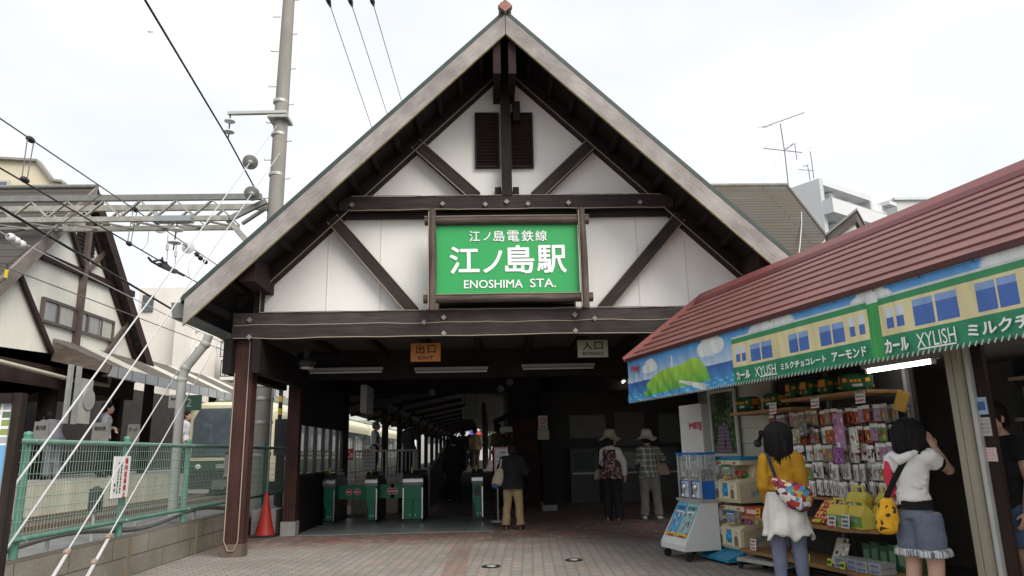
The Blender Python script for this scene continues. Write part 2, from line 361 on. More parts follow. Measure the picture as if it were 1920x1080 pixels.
# ================================================================== SETTING
def struct(mb, name, m):
    o = mb.build(name, m); o['kind'] = 'structure'; return o
ASPH = mat('asphalt', (.075, .074, .072), .9, .25, 5, bump=.2)
struct(MB().quad((-900, -300, -.03), (900, -300, -.03), (900, 1800, -.03), (-900, 1800, -.03)), 'ground', mat('far_ground', (.12, .12, .11), .9, .2, .3))
PAVE = paving('plaza_blocks')
struct(MB().quad((-3.98, -8, 0), (14, -8, 0), (14, 20, 0), (-3.98, 20, 0)), 'plaza_paving', PAVE)
TILE = bricks('grey_floor_tiles', '#7f8482', '#878b89', '#4a4c4b', .45, .45, .006, offset=0, rough=.35, bump=.15, stain=(.8, .8, .8))
struct(MB().box((-3.16, 12.1, 0), (.03, 15.2, .012)), 'gate_floor', TILE)
CONC = mat('concrete', (.33, .32, .30), .85, .22, 4, bump=.25, stretch=(1, 1, .5))
CONCD = mat('stained_concrete', (.24, .225, .20), .9, .3, 3, bump=.3, stretch=(2, 2, .5), c2=(.10, .095, .08))
BALL = mat('track_ballast', (.16, .14, .12), .95, .5, 30, bump=.8, c2=(.06, .05, .045))
struct(MB().box((-30, -6, -.02), (-4.02, 60, .28)), 'track_bed', BALL)
struct(MB().quad((-6.0, -6, .285), (-4.15, -6, .285), (-4.15, 16, .285), (-6.0, 16, .285)), 'track_side_path', mat('path_asphalt', (.17, .17, .165), .9, .2, 4))
# platform beyond the gates, its steps and the sloping corridor floor
PLATF = bricks('platform_tiles', '#8b8682', '#8f8179', '#5a5550', .3, .3, .006, offset=0, stain=(.7, .7, .7))
struct(MB().box((-5.3, 19.6, -.01), (-1.42, 75, .62)).box((-3.1, 16.4, -.01), (-2.06, 19.6, .62)).box((-2.06, 17.5, -.01), (-1.42, 19.6, .62))
       .box((-2.06, 17.1, -.01), (-1.42, 17.5, .42)).box((-2.06, 16.7, -.01), (-1.42, 17.1, .21)), 'platform', PLATF)
struct(MB().add([(-1.42, 15.6, .005), (.5, 15.6, .005), (.5, 24, .62), (-1.42, 24, .62), (.5, 75, .62), (-1.42, 75, .62)], [(0, 1, 2, 3), (3, 2, 4, 5)]), 'corridor_floor', PLATF)
struct(MB().box((-3.1, 16.37, 0), (-2.08, 16.4, .6)), 'platform_end', mat('cream_concrete', (.60, .57, .50), .8, .12, 4))

# ================================================================== STATION BUILDING
st = thing('station_building', 'half-timbered station building with steep gable roof, white plaster and open entrance hall', 'station', (.27, 10, 0))
YF = 9.82
apT = AY(947, 31, 8.95); apB = AY(947, 67, 8.95); lfT = AY(349, 563, 8.95); lfB = AY(348, 611, 8.95)
XR = apT.x; SL = (apT.z-lfT.z)/(apT.x-lfT.x); RUN = apT.x-lfT.x; BD = apT.z-apB.z
def roofz(x, drop=0): return apT.z - abs(x-XR)*SL - drop
ROOFT = bricks('slate_roof_tiles', '#55514c', '#4a4743', '#2c2a28', .6, .16, .008, (rad(0), 0, rad(90)), stain=(.55, .5, .45))
YB = 20.5
for sgn, bm in ((-1, BGL), (1, BGR)):
    e = XR+sgn*RUN
    # roof slab: top face a little above the bargeboard, with its dark green metal edge
    MB().prism([(XR, 8.95, apT.z+.005), (e, 8.95, lfT.z+.005), (e, 8.95, lfT.z-.14), (XR, 8.95, apT.z-.14)], (0, YB-8.95, 0)).build('roof', DKY, st)
    MB().prism([(XR, 8.9, apT.z+.085), (e+sgn*.05, 8.9, lfT.z+.085-.05*SL), (e+sgn*.05, 8.9, lfT.z+.008-.05*SL), (XR, 8.9, apT.z+.008)], (0, YB-8.85, 0)).build('roof_covering', mat('green_black_roof_edge', '#39443f', .5, .15, 5), st)
    MB().prism([(XR+sgn*.004, 8.9, apT.z), (e, 8.9, lfT.z), (e, 8.9, lfB.z), (XR+sgn*.004, 8.9, apB.z)], (0, .048, 0)).build('bargeboard', bm, st)
    MB().bar((XR+sgn*.01, 8.91, apB.z-.004), (e, 8.91, lfB.z-.004), .03, .012).build('bargeboard_edging', mat('moss_edge', '#8d8463', .9, .3, 12), st)
    # exposed small rafters under the overhang and the eave purlins
    for k in range(13):
        x = XR+sgn*(.35+k*.3)
        MB().bar((x, 8.97, roofz(x)-.19), (x, 9.95, roofz(x)-.19), .055, .09).build('rafter', DKY, st)
    for off, hh in ((3.42, .27),):
        x = XR+sgn*off; zt = roofz(x)-.16
        MB().box((x-.1, 9.05, zt-hh), (x+.1, 9.9, zt)).build('purlin', wood('purlin_wood', '#3b231f', '#1c1110', (0, 0, rad(90))), st)
    # main rafter on the wall plane
    d = .33
    MB().prism([(XR, 9.74, 6.92+d), (XR+sgn*3.75, 9.74, 6.92+d-3.75*SL), (XR+sgn*3.75, 9.74, 6.92-3.75*SL), (XR, 9.74, 6.92)], (0, .21, 0)).build('main_rafter', DKL if sgn < 0 else DKR, st)
    MB().prism([(XR, 9.71, 6.925), (XR+sgn*3.44, 9.71, 6.925-3.44*SL), (XR+sgn*3.44, 9.71, 6.87-3.44*SL), (XR, 9.71, 6.87)], (0, .24, 0)).build('inner_trim', wood('red_brown_trim', '#382823', '#201715', (0, rad(-44*-sgn), 0)), st)
    MB().tube([(XR, 9.70, 6.87), (XR+sgn*3.44, 9.70, 6.87-3.44*SL), (XR+sgn*3.44, 9.70, 3.18)], .008, 5).build('light_cord', CORD, st)
    MB().box((XR+sgn*3.44-(.1 if sgn < 0 else 0), 9.73, 3.16), (XR+sgn*3.44+(.1 if sgn > 0 else 0), 9.93, 3.7)).build('wall_post', DKV, st)
# ridge cap and its pink end tile
MB().tube([(XR, 8.86, apT.z+.1), (XR, YB, apT.z+.1)], .09, 8).build('ridge_cap', mat('roof_cap', '#4a4a46', .6, .2, 4), st)
MB().prism([(XR-.10, 8.82, apT.z+.09), (XR, 8.82, apT.z+.0), (XR+.10, 8.82, apT.z+.09), (XR, 8.82, apT.z+.19)], (0, .1, 0)).build('ridge_end_tile', mat('terracotta', '#9a7466', .8, .2, 9), st)
# plaster wall behind the timbers
W = MB()
wz = lambda x: 6.95-abs(x-XR)*SL
W.prism([(XR-3.5, 9.9, 3.05), (XR+3.5, 9.9, 3.05), (XR+3.5, 9.9, wz(XR+3.5)), (XR, 9.9, 6.95), (XR-3.5, 9.9, wz(XR-3.5))], (0, .16, 0))
W.build('gable_wall', PLAS, st)
for x, z0, z1 in ((-2.3, 3.16, 4.3), (-1.55, 3.16, 4.6), (2.15, 3.16, 4.6), (2.85, 3.16, 4.2)):
    MB().box((x-.006, 9.892, z0), (x+.006, 9.9, z1)).build('wall_joint', mat('joint_grey', (.68, .66, .62), .9, .05), st)
# king post with the paired ridge beams
MB().box((XR-.072, 9.66, 4.84), (XR+.072, 9.86, 6.95)).build('king_post', DKV, st)
for x0, x1 in ((-.2, -.035), (.015, .18)):
    MB().box((XR+x0+.02, 8.98, 6.38), (XR+x1-.04, 9.88, 6.88)).build('ridge_beam', wood('purlin_wood', '#3b231f', '#1c1110', (0, 0, rad(90))), st)
MB().box((XR+.11, 9.75, 6.05), (XR+.22, 9.88, 6.36)).build('post_bracket', DKV, st)
for sx in (-1, 1):
    MB().box((XR+sx*.13-.045, 9.76, 4.86), (XR+sx*.13+.045, 9.88, 5.0)).build('post_foot_block', DK, st)
# collar beam and tie beam: two timbers each, with cords along their edges
MB().box((-2.13, 9.68, 4.64), (2*XR+2.13, 9.86, 4.84)).build('collar_beam', wood('collar_wood', '#453c38', '#231d1b'), st)
MB().box((-2.2, 9.78, 4.56), (2*XR+2.2, 9.88, 4.635)).build('collar_trim', DK, st)
MB().box((-3.5, 9.66, 2.99), (4.05, 9.9, 3.165)).build('tie_beam', BEAM, st)
MB().box((-3.5, 9.64, 2.81), (4.05, 9.88, 2.985)).build('tie_beam', wood('weathered_beam_lower', '#49413d', '#241e1c', lo=.25, hi=.75), st)
def wavy(x0, x1, y, z, amp, seed):
    r = random.Random(seed); n = 26
    return [(x0+(x1-x0)*i/n, y, z+r.uniform(-amp, amp)) for i in range(n+1)]
MB().tube(wavy(-3.48, 4.0, 9.645, 2.992, .010, 1), .0075, 5).build('light_cord', CORD, st)
MB().tube(wavy(-3.48, 4.0, 9.635, 2.806, .008, 2), .0075, 5).build('light_cord', CORD, st)
MB().tube(wavy(-3.15, 3.7, 9.65, 3.172, .006, 3), .0075, 5).build('light_cord', CORD, st)
MB().tube(wavy(-2.0, 2.55, 9.675, 4.638, .006, 4), .007, 5).build('light_cord', CORD, st)
MB().tube(wavy(-1.95, 2.5, 9.675, 4.846, .006, 5), .0065, 5).build('light_cord', CORD, st)
BOLT = mat('bolt_plate', (.24, .22, .20), .6, .2, 10)
for px, py, yy in ((468, 600, 9.635), (467, 632, 9.635), (795, 604, 9.63), (832, 595, 9.63), (832, 625, 9.63), (1078, 590, 9.63), (1115, 597, 9.63), (1079, 620, 9.63), (830, 382, 9.66), (910, 383, 9.66), (950, 378, 9.66), (990, 382, 9.66), (1066, 380, 9.66), (660, 384, 9.66), (1200, 379, 9.66)):
    P = AY(px, py, yy)
    MB().obox(P, (.055, .02, .055), (.707, 0, .707), (0, 1, 0), (-.707, 0, .707)).build('bolt_plate', BOLT, st)
# diagonal braces
for i, ((ax, ay), (bx, by)) in enumerate((((780, 272), (893, 372)), ((1110, 270), (1003, 372)), ((624, 412), (776, 586)), ((1273, 408), (1130, 580)))):
    P, Q = AY(ax, ay, 9.8), AY(bx, by, 9.8)
    sg = rad(-44) if i in (1, 3) else rad(44)
    m = wood('brace_wood_a' if i in (1, 3) else 'brace_wood_b', '#463d38', '#251f1c', (0, sg, 0))
    MB().bar(P, Q, .17, .13, (0, -1, 0)).build('brace', m, st)
    d = unit(Q-P); side = d.cross(Vector((0, 1, 0)))*.085
    for k in (-1, 1):
        MB().tube([P+side*k+Vector((0, -.07, 0)), Q+side*k+Vector((0, -.07, 0))], .008, 5).build('light_cord', CORD, st)
# louvred vents either side of the king post, and the long low vent under the sign
for ax, bx in ((890, 936), (955, 1000)):
    P, Q = AY(ax, 212, 9.85), AY(bx+1, 314, 9.85)
    v = MB(); x0, x1, z1, z0 = P.x, Q.x, P.z, Q.z
    for a in ((x0, z0, x1, z0+.03), (x0, z1-.03, x1, z1), (x0, z0+.03, x0+.03, z1-.03), (x1-.03, z0+.03, x1, z1-.03)):
        v.box((a[0], 9.83, a[1]), (a[2], 9.9, a[3]))
    vo = v.build('vent', DK, st); l = MB()
    for z in np.arange(z0+.05, z1-.04, .052):
        l.obox(((x0+x1)/2, 9.87, z), (x1-x0-.06, .05, .016), (1, 0, 0), (0, .8, -.6), (0, .6, .8))
    l.build('louvre', mat('dark_brown_louvre', '#2c1d19', .7, .15, 8), vo)
    MB().box((x0+.02, 9.893, z0+.02), (x1-.02, 9.898, z1-.02)).build('vent_backing', BLACK, vo)
v = MB().box((-.72, 9.84, 3.17), (1.22, 9.9, 3.36)); vo = v.build('low_vent', DARK, st); l = MB()
for z in np.arange(3.2, 3.35, .05): l.obox((.25, 9.83, z), (1.9, .04, .012), (1, 0, 0), (0, .8, -.6), (0, .6, .8))
l.build('louvre', DK, vo)
# front posts (left one seen) with clamped beam ends
RB = wood('red_brown_post', '#54322c', '#31201d', (0, rad(90), 0))
for x in (-3.335, 2*XR+3.335):
    MB().box((x-.125, 9.72, 0), (x+.125, 9.92, 2.8)).build('front_post', RB, st)
    MB().box((x-.13, 9.715, 0), (x+.13, 9.925, .16)).build('post_shoe', mat('post_foot_metal', '#5f5148', .7, .25, 8), st)
    for k in (-1, 1):
        MB().box((x+k*.19-.055, 9.6, 2.34), (x+k*.19+.055, 12.3, 2.80)).build('side_beam', DKY, st)
MB().tube([(-3.445, 9.705, 2.35), (-3.445, 9.705, .2), (-3.39, 9.705, .08), (-3.31, 9.705, .08), (-3.265, 9.705, .2), (-3.265, 9.705, 2.8)], .008, 6).build('light_cord', CORD, st)
MB().box((-3.40, 12.16, 0), (-3.2, 12.34, 2.8)).build('hall_post', RB, st)
MB().box((-3.42, 12.14, 0), (-3.18, 12.36, .22)).build('post_shoe', CONC, st)
# hall: ceiling, cross beams, left window wall, rear and right walls
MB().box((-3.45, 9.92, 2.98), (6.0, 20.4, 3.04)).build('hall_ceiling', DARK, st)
MB().box((-3.2, 12.16, 2.5), (6.0, 12.36, 2.97)).build('cross_beam', DK, st)
MB().box((-3.2, 16.0, 2.55), (6.0, 16.2, 2.97)).build('cross_beam', DK, st)
for x in np.arange(-2.6, 5.9, .8):
    MB().box((x-.05, 9.95, 2.88), (x+.05, 20.3, 2.975)).build('ceiling_joist', DKY, st)
MB().box((-3.34, 12.36, 0), (-3.22, 16.1, .93)).build('window_wall', DKY, st)
MB().box((-3.34, 12.36, 1.78), (-3.22, 16.1, 2.98)).build('window_wall', DKY, st)
wf = MB()
for y in (12.37, 13.0, 13.65, 14.3, 14.95, 15.6, 16.05): wf.box((-3.31, y-.025, .931), (-3.25, y+.025, 1.779))
wf.box((-3.32, 12.36, .931), (-3.2, 16.1, .965))
wo = wf.build('hall_window', mat('bronze_frame', (.05, .04, .035), .4, .1, 6), st)
MB().box((-3.285, 12.4, .966), (-3.28, 16.05, 1.778)).build('pane', glass('window_glass', (.3, .33, .32), .16), wo)
MB().box((-3.3, 16.1, 0), (-3.18, 16.3, 2.98)).build('hall_post', DKV, st)
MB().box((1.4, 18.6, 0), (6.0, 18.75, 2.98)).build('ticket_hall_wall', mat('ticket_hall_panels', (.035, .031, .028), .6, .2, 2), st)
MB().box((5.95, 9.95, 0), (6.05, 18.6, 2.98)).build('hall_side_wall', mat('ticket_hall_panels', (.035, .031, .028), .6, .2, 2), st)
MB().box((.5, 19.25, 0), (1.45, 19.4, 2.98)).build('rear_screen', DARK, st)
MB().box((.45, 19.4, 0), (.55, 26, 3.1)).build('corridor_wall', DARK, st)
MB().box((1.12, 16.0, .12), (1.36, 16.25, 2.98)).build('hall_post', DKV, st)
MB().box((1.08, 15.97, 0), (1.4, 16.28, .12)).build('post_shoe', CONC, st)
# the long platform canopy beyond the hall
cn = thing('platform_canopy', 'long dark timber platform canopy on a row of posts running away behind the gates', 'canopy', (-1.5, 40, .62))
for a, b in (((-5.2, 2.75), (-1.2, 3.55)), ((-1.2, 3.55), (1.6, 2.9))):
    MB().prism([(a[0], 20.45, a[1]), (b[0], 20.45, b[1]), (b[0], 20.45, b[1]+.08), (a[0], 20.45, a[1]+.08)], (0, 48, 0)).build('canopy_roof', DARK, cn)
MB().box((-3.42, 20.5, 2.68), (-3.28, 68, 2.86)).build('eave_beam', DKY, cn)
for i, y in enumerate(np.arange(23, 66, 3.6)):
    MB().box((-3.44, y-.09, .62), (-3.26, y+.09, 2.72)).build('post', DKV, cn)
    MB().bar((-3.35, y, 2.05), (-2.7, y, 2.95), .09, .09, (0, 1, 0)).build('knee_brace', DKV, cn)
    MB().bar((-5.15, y, 2.72), (-1.2, y, 3.47), .1, .14).build('rafter', DK, cn)
    if i in (2, 4, 7):
        MB().box((-.38, y-.08, .62), (-.22, y+.08, 3.3)).build('post', DKV, cn)
# gutter box and white drain pipe at the left eave
MB().prism([(lfT.x-.02, 8.98, lfT.z-.02), (lfT.x-.2, 8.98, lfT.z-.02), (lfT.x-.17, 8.98, lfT.z-.22), (lfT.x-.02, 8.98, lfT.z-.22)], (0, 11, 0)).build('gutter', mat('gutter_metal', '#6c6d6a', .5, .15, 6), st)
DP = [AY(392, 628, 11.6), AY(385, 645, 11.6), AY(348, 690, 11.6), AY(341, 712, 11.6), AY(322, 975, 11.6)]
dp = MB().tube(DP, .072, 12).build('drain_pipe', mat('pale_pipe', '#a3a39d', .4, .06, 5), st)
for k in (1, 2, 3):
    q = DP[k]; MB().ball(q, .085, 10).build('pipe_elbow', mat('pale_pipe', '#a3a39d', .4, .06, 5), dp)

# ================================================================== STATION NAME SIGN
sg = thing('station_sign', 'large green station name board with white lettering in a weathered log frame', 'sign', (.27, 9.55, 3.3))
YS = 9.52
TL, TR_, BR, BL = AY(818, 421, YS), AY(1082, 419, YS), AY(1088, 551, YS), AY(818, 553, YS)
x0, x1, z0, z1 = (TL.x+BL.x)/2, (TR_.x+BR.x)/2, (BL.z+BR.z)/2, (TL.z+TR_.z)/2
MB().box((x0, YS, z0), (x1, YS+.08, z1)).build('panel', mat('sign_green', '#2f9e55', .45, .02, 3), sg)
MB().box((x0+.2, YS+.08, z0+.1), (x1-.2, 9.66, z0+.2)).box((x0+.2, YS+.08, z1-.2), (x1-.2, 9.66, z1-.1)).build('mounting', IRON, sg)
LOG = wood('log_grey', '#75685f', '#3c322e'); LOGV = wood('log_grey_upright', '#75685f', '#3c322e', (0, rad(90), 0))
cx, cz = (x0+x1)/2, (z0+z1)/2
for z, e in ((z1+.045, .16), (z0-.055, .17)):
    MB().tube([(x0-e, YS-.02, z), (cx, YS-.02, z+.005), (x1+e, YS-.02, z-.005)], .062, 10).build('frame_log', LOG, sg)
    MB().tube([(x0-e, YS-.08, z+.05), (cx, YS-.08, z+.055), (x1+e, YS-.08, z+.05)], .0065, 5).build('light_cord', CORD, sg)
for x in (x0-.05, x1+.06):
    MB().tube([(x, YS-.05, z0-.22), (x+.005, YS-.05, cz), (x-.01, YS-.05, z1+.2)], .056, 10).build('frame_log', LOGV, sg)
    MB().tube([(x-.05, YS-.1, z0-.2), (x-.05, YS-.1, z1+.16)], .008, 5).build('light_cord', CORD, sg)
T = MB(); ex, ez = (1, 0, 0), (0, 0, 1)
def onsign(px, py): P = AY(px, py, YS-.006); return P
def sletter(txt, px0, py0, px1, py1, bold, sp=1.0):
    a, b = onsign(px0, py1), onsign(px1, py0); letter(T, txt, ((a.x+b.x)/2, YS-.006, (a.z+b.z)/2), ex, ez, b.x-a.x, b.z-a.z, bold, sp)
for ch, a, b, c, d in (('江', 880, 433, 900, 453), ('ノ', 906, 436, 920, 451), ('島', 925, 432, 946, 453), ('電', 951, 432, 973, 453), ('鉄', 978, 432, 1000, 453), ('線', 1004, 432, 1025, 452)): sletter(ch, a, b, c, d, .012)
for ch, a, b, c, d in (('江', 843, 462, 899, 514), ('ノ', 906, 469, 942, 512), ('島', 947, 459, 1001, 513), ('駅', 1007, 459, 1061, 512)): sletter(ch, a, b, c, d, .026)
sletter('ENOSHIMA', 870, 524, 980, 541, .016); sletter('STA.', 994, 522, 1042, 539, .016)
T.build('lettering', TXW, sg)

# ================================================================== HALL SIGNS AND LAMPS
def plate(name, label, px0, py0, px1, py1, Y, mcol, lines, txt=TXT, cat='sign'):
    a, b = AY(px0, py1, Y), AY(px1, py0, Y); t = thing(name, label, cat, (a.x, Y, a.z))
    MB().box((a.x, Y, a.z), (b.x, Y+.05, b.z)).build('panel', mcol, t)
    L = MB(); w, h = b.x-a.x, b.z-a.z
    for s, u0, v0, u1, v1, bd in lines:
        letter(L, s, (a.x+w*(u0+u1)/2, Y-.004, a.z+h*(v0+v1)/2), ex, ez, w*(u1-u0), h*(v1-v0), bd)
    L.build('lettering', txt, t); 
    for k in (.2, .8): MB().tube([(a.x+w*k, Y+.02, b.z), (a.x+w*k, Y+.02, 2.98)], .008, 6).build('hanger', IRON, t)
    return t
plate('exit_sign', 'orange exit sign with black characters hanging under the entrance beam', 770, 643, 826, 678, 10.3, mat('sign_orange', '#b5702c', .5, .05), [('出', .17, .42, .46, .9, .02), ('口', .57, .44, .83, .88, .02), ('EXIT', .25, .1, .75, .28, .02)])
plate('entrance_sign', 'cream entrance sign with black characters hanging under the entrance beam', 1084, 637, 1139, 670, 10.3, mat('sign_cream', '#a39f8c', .5, .05), [('入', .16, .42, .48, .9, .02), ('口', .55, .44, .83, .88, .02), ('ENTRANCE', .16, .1, .84, .3, .015)])
tube_l = proto('fluorescent_lamp', 'unlit strip lamp at the left end of the dark hall beam', 'lamp', 'strip lamps along the hall beam')
MB().box((-.62, -.05, .0), (.62, .05, .05)).build('housing', mat('lamp_housing', (.3, .3, .28), .5, .05), tube_l)
MB().tube([(-.6, 0, -.022), (.6, 0, -.022)], .018, 8).build('tube', mat('unlit_tube', (.5, .5, .48), .3, .02), tube_l)
place(tube_l, (-2.43, 12.05, 2.63)); dup(tube_l, (-.66, 12.05, 2.61), 0, 'unlit strip lamp below and beyond the orange exit sign'); dup(tube_l, (1.15, 12.05, 2.635), 0, 'unlit strip lamp below and beyond the cream entrance sign')
dl = proto('ceiling_lantern', 'dark faceted lantern under the ceiling near the front wooden post', 'lamp')
MB().lathe((0, 0, -.2), [(.001, 0), (.11, .02), (.15, .09), (.13, .13), (.05, .15), (.05, .3)], 6, smooth=False).build('lantern_body', IRON, dl)
MB().lathe((0, 0, -.212), [(.001, 0), (.10, .015), (.10, .03)], 6, smooth=False).build('lantern_glass', mat('milky_glass', (.5, .5, .46), .3, .05), dl)
place(dl, (-2.72, 10.6, 2.70))
hb = thing('departure_board', 'thin pale timetable board hanging from the hall ceiling far inside', 'board', (-.55, 19, 2.5))
a, b = AY(867, 786, 19), AY(897, 763, 19)
MB().box((a.x, 19, a.z), (b.x, 19.05, b.z)).build('panel', mat('pale_green_board', '#8c9a86', .5, .05), hb)
G = MB()
for k in range(1, 7): G.box((a.x+.03, 18.995, a.z+(b.z-a.z)*k/7-.004), (b.x-.03, 18.999, a.z+(b.z-a.z)*k/7+.004))
for k in range(1, 9): G.box((a.x+(b.x-a.x)*k/9-.003, 18.991, a.z+.03), (a.x+(b.x-a.x)*k/9+.003, 18.994, b.z-.03))
G.build('ruled_lines', TXT, hb)
for k in (.15, .85): MB().tube([(a.x+(b.x-a.x)*k, 19.02, b.z), (a.x+(b.x-a.x)*k, 19.02, 2.98)], .008, 5).build('hanger', IRON, hb)
pn = AY(691, 748, 14.2)
hs = thing('hanging_sign', 'narrow pale hanging sign seen nearly edge-on above the left gate', 'sign', (pn.x, 14.2, 2.98))
MB().box((pn.x-.14, 14.1, pn.z-.27), (pn.x-.02, 14.9, pn.z+.27)).build('panel', mat('sign_edge_white', (.42, .42, .4), .5, .05), hs)
MB().tube([(pn.x-.08, 14.5, pn.z+.27), (pn.x-.08, 14.5, 2.98)], .015, 6).build('hanger', IRON, hs)
for i, (px, py) in enumerate(((812, 735), (940, 728), (957, 716))):
    P = AY(px, py, 15.2)
    sp = thing('ceiling_speaker', ['pale horn speaker on the hall ceiling beyond the exit sign', 'pale horn speaker on the hall ceiling between the two hanging signs', 'small pale camera on the hall ceiling left of the entrance sign'][i], 'speaker', (P.x, 15.2, P.z))
    MB().lathe((P.x, 15.2, P.z), [(.01, .08), (.03, .05), (.04, .02), (.075, -.04), (.08, -.045)], 10, (.3, .9, .3)).build('horn', mat('horn_grey', (.12, .12, .115), .5, .1), sp)
    MB().tube([(P.x, 15.2, P.z), (P.x, 15.2, 2.97)], .012, 6).build('bracket', IRON, sp)

# ================================================================== TICKET GATES
GG = mat('gate_green', '#0c7350', .35, .05, 4); GD = mat('gate_dark', (.022, .022, .022), .35, .15, 6); CHR = mat('chrome', (.62, .62, .6), .25, .05, 5, metal=.8)
def gate(label, xc, wide, flaps, wf=.2):
    t = proto('ticket_gate', label, 'ticket gate', 'ticket gates across the hall entrance')
    hw = wf/2; H = .9
    # dark side casing with a sloped rear
    MB().prism([(-hw-.01, .06, .05), (-hw-.01, 1.25, .05), (-hw-.01, 1.25, .72), (-hw-.01, .95, .84), (-hw-.01, .06, .86)], (wf+.02, 0, 0)).build('body', GD, t)
    # rounded black top with chrome nose
    MB().loft([[(x, .03, .74), (x, .0, .80), (x, .04, .87), (x, .14, .915), (x, .5, .93), (x, .9, .9), (x, .9, .862), (x, .1, .862)] for x in (-hw-.015, hw+.015)], smooth=False).build('top', mat('gate_top', (.03, .03, .03), .2, .1), t)
    MB().loft([[(x, -.012, .66), (x, -.035, .72), (x, -.02, .78), (x, .015, .815), (x, .05, .8), (x, .05, .66)] for x in (-hw-.02, hw+.02)], smooth=False).build('nose', CHR, t)
    # green front panel: wide above, stepping in below
    MB().prism([(-hw, 0, .40), (-hw, 0, .655), (hw, 0, .655), (hw, 0, .40)], (0, .06, 0)).build('front_panel', GG, t)
    if wide:
        MB().prism([(-hw, 0, .06), (-hw, 0, .395), (-.005, 0, .395), (-.005, 0, .06)], (0, .06, 0)).prism([(.005, .015, .06), (.005, .015, .395), (hw, .015, .395), (hw, .015, .06)], (0, .05, 0)).build('lower_panel', GG, t)
    else:
        MB().prism([(-hw, 0, .395), (hw-.02, 0, .395), (hw-.035, 0, .06), (-hw+.05, 0, .06), (-hw+.05, 0, .25)], (0, .06, 0)).build('lower_panel', GG, t)
    for k in ((-1, 1) if wide else (1,)):
        MB().bar((k*(hw+.008), -.006, .06), (k*(hw+.008), -.006, .62), .022, .05, (0, 1, 0)).build('edge_strip', CHR, t)
    MB().box((-hw-.005, -.01, 0), (hw+.005, 1.2, .05)).build('plinth', IRON, t)
    E = MB()
    for k in ((-.05, .05) if wide else (0.0, .055)): E.lathe((k, -.004, .13), [(.018, 0), (.018, .004)], 4, (0, -1, 0)).lathe((k, -.009, .13), [(.009, 0), (.009, .002)], 4, (0, -1, 0))
    E.build('mark', mat('pale_mark', (.45, .6, .52), .5, 0), t)
    if 'reader' in flaps: MB().box((-.06, -.012, .45), (.06, 0, .62)).build('card_slot', GD, t)
    MB().bar((-hw*.2, .16, .86), (-hw*.2, .1, 1.0), .02, .1, (0, 1, 0)).build('sensor', mat('yellow_strip', (.55, .45, .05), .4, .05), t)
    for k in flaps:
        if k not in (-1, 1): continue
        xa = k*(hw+.012); xb = k*(hw+.29)
        fl = MB().box((min(xa, xb), .34, .42), (max(xa, xb), .37, .68)).build('flap', GG, t)
        xm = k*(hw+.22)
        MB().lathe((xm, .337, .55), [(.062, 0), (.062, .004)], 22, (0, -1, 0), smooth=False).build('no_entry_disc', mat('disc_white', (.75, .75, .72), .4, 0), fl)
        MB().lathe((xm, .332, .55), [(.054, 0), (.054, .003)], 22, (0, -1, 0), smooth=False).build('no_entry_disc', mat('disc_red', (.55, .02, .04), .4, 0), fl)
        MB().box((xm-.042, .325, .540), (xm+.042, .329, .560)).build('disc_bar', mat('disc_white', (.75, .75, .72), .4, 0), fl)
    place(t, (xc, 13.95, .012)); return t
gate('green and black ticket gate closest to the hall window wall, one flap shut', -3.06, False, (1,), .19)
gate('green and black ticket gate with a flap shut on each side', -2.27, False, (-1, 1), .19)
gate('wide double-fronted green ticket gate beside the open lane', -1.49, True, (-1,), .34)
gate('narrow green ticket gate standing alone next to the beige-trousered woman', -.28, False, ('reader',), .17)

# ================================================================== THINGS BEYOND THE GATES
def rail(name, label, pts, h, step, z0, m=STEEL, cat='railing', panel=None):
    t = thing(name, label, cat, pts[0]); P = [Vector(p) for p in pts]
    top = MB().tube([p+Vector((0, 0, h)) for p in P], .022, 8); bar = MB().tube([p+Vector((0, 0, .12)) for p in P], .016, 8)
    top.build('top_rail', m, t); bar.build('bottom_rail', m, t)
    b = MB()
    for a, c in zip(P, P[1:]):
        n = max(1, int((c-a).length/step))
        for k in range(n+1):
            q = a+(c-a)*(k/n); b.tube([q+Vector((0, 0, .12 if k % 4 else 0)), q+Vector((0, 0, h))], .009 if k % 4 else .02, 6)
    b.build('balusters', m, t); 
    if panel is not None:
        for a, c in zip(P, P[1:]): MB().prism([a+Vector((0, 0, .1)), c+Vector((0, 0, .1)), c+Vector((0, 0, h-.06)), a+Vector((0, 0, h-.06))], (.03, 0, 0)).build('panel', panel, t)
    return t
rail('platform_railing', 'white steel railing at the platform end behind the gates', [(-3.05, 16.45, .62), (-1.75, 16.45, .62), (-1.75, 17.4, .62)], .72, .085, 0, mat('railing_white', (.55, .55, .53), .5, .1))
rail('ramp_railing', 'dark panelled ramp railing with pale newel beside the corridor', [(-1.36, 16.0, .04), (-1.36, 21.5, .6)], .9, .3, 0, mat('ramp_rail_grey', (.2, .2, .19), .5, .1), panel=DARK)
nb = thing('gate_notice', 'white paper notice with red heading fixed to the railing behind the gates', 'notice', (-2.5, 16.4, .8))
a, b = AY(678, 881, 16.41), AY(704, 841, 16.41)
MB().box((a.x, 16.40, a.z), (b.x, 16.42, b.z)).build('sheet', mat('notice_paper', (.55, .55, .53), .6, .04), nb)
L = MB(); letter(L, 'お願い', ((a.x+b.x)/2, 16.395, b.z-.07), ex, ez, .24, .05, .02); L.build('heading', TXR, nb)
L = MB(); 
for k in range(4): letter(L, 'この先は改札口です'[:9-k % 3], ((a.x+b.x)/2, 16.395, b.z-.15-.075*k), ex, ez, .25, .035, .01)
L.build('lettering', TXT, nb)
rs = thing('red_sign', 'small red panel with white script on the train side railing', 'sign', (-2.9, 16.2, 1))
P = AY(656, 852, 17.2)
MB().obox((P.x, 17.2, P.z), (.17, .03, .26)).build('panel', mat('sign_red', (.45, .03, .03), .5, .05), rs)
L = MB(); letter(L, 'Co', (P.x, 17.18, P.z), ex, ez, .13, .14, .01); L.build('lettering', TXW, rs)
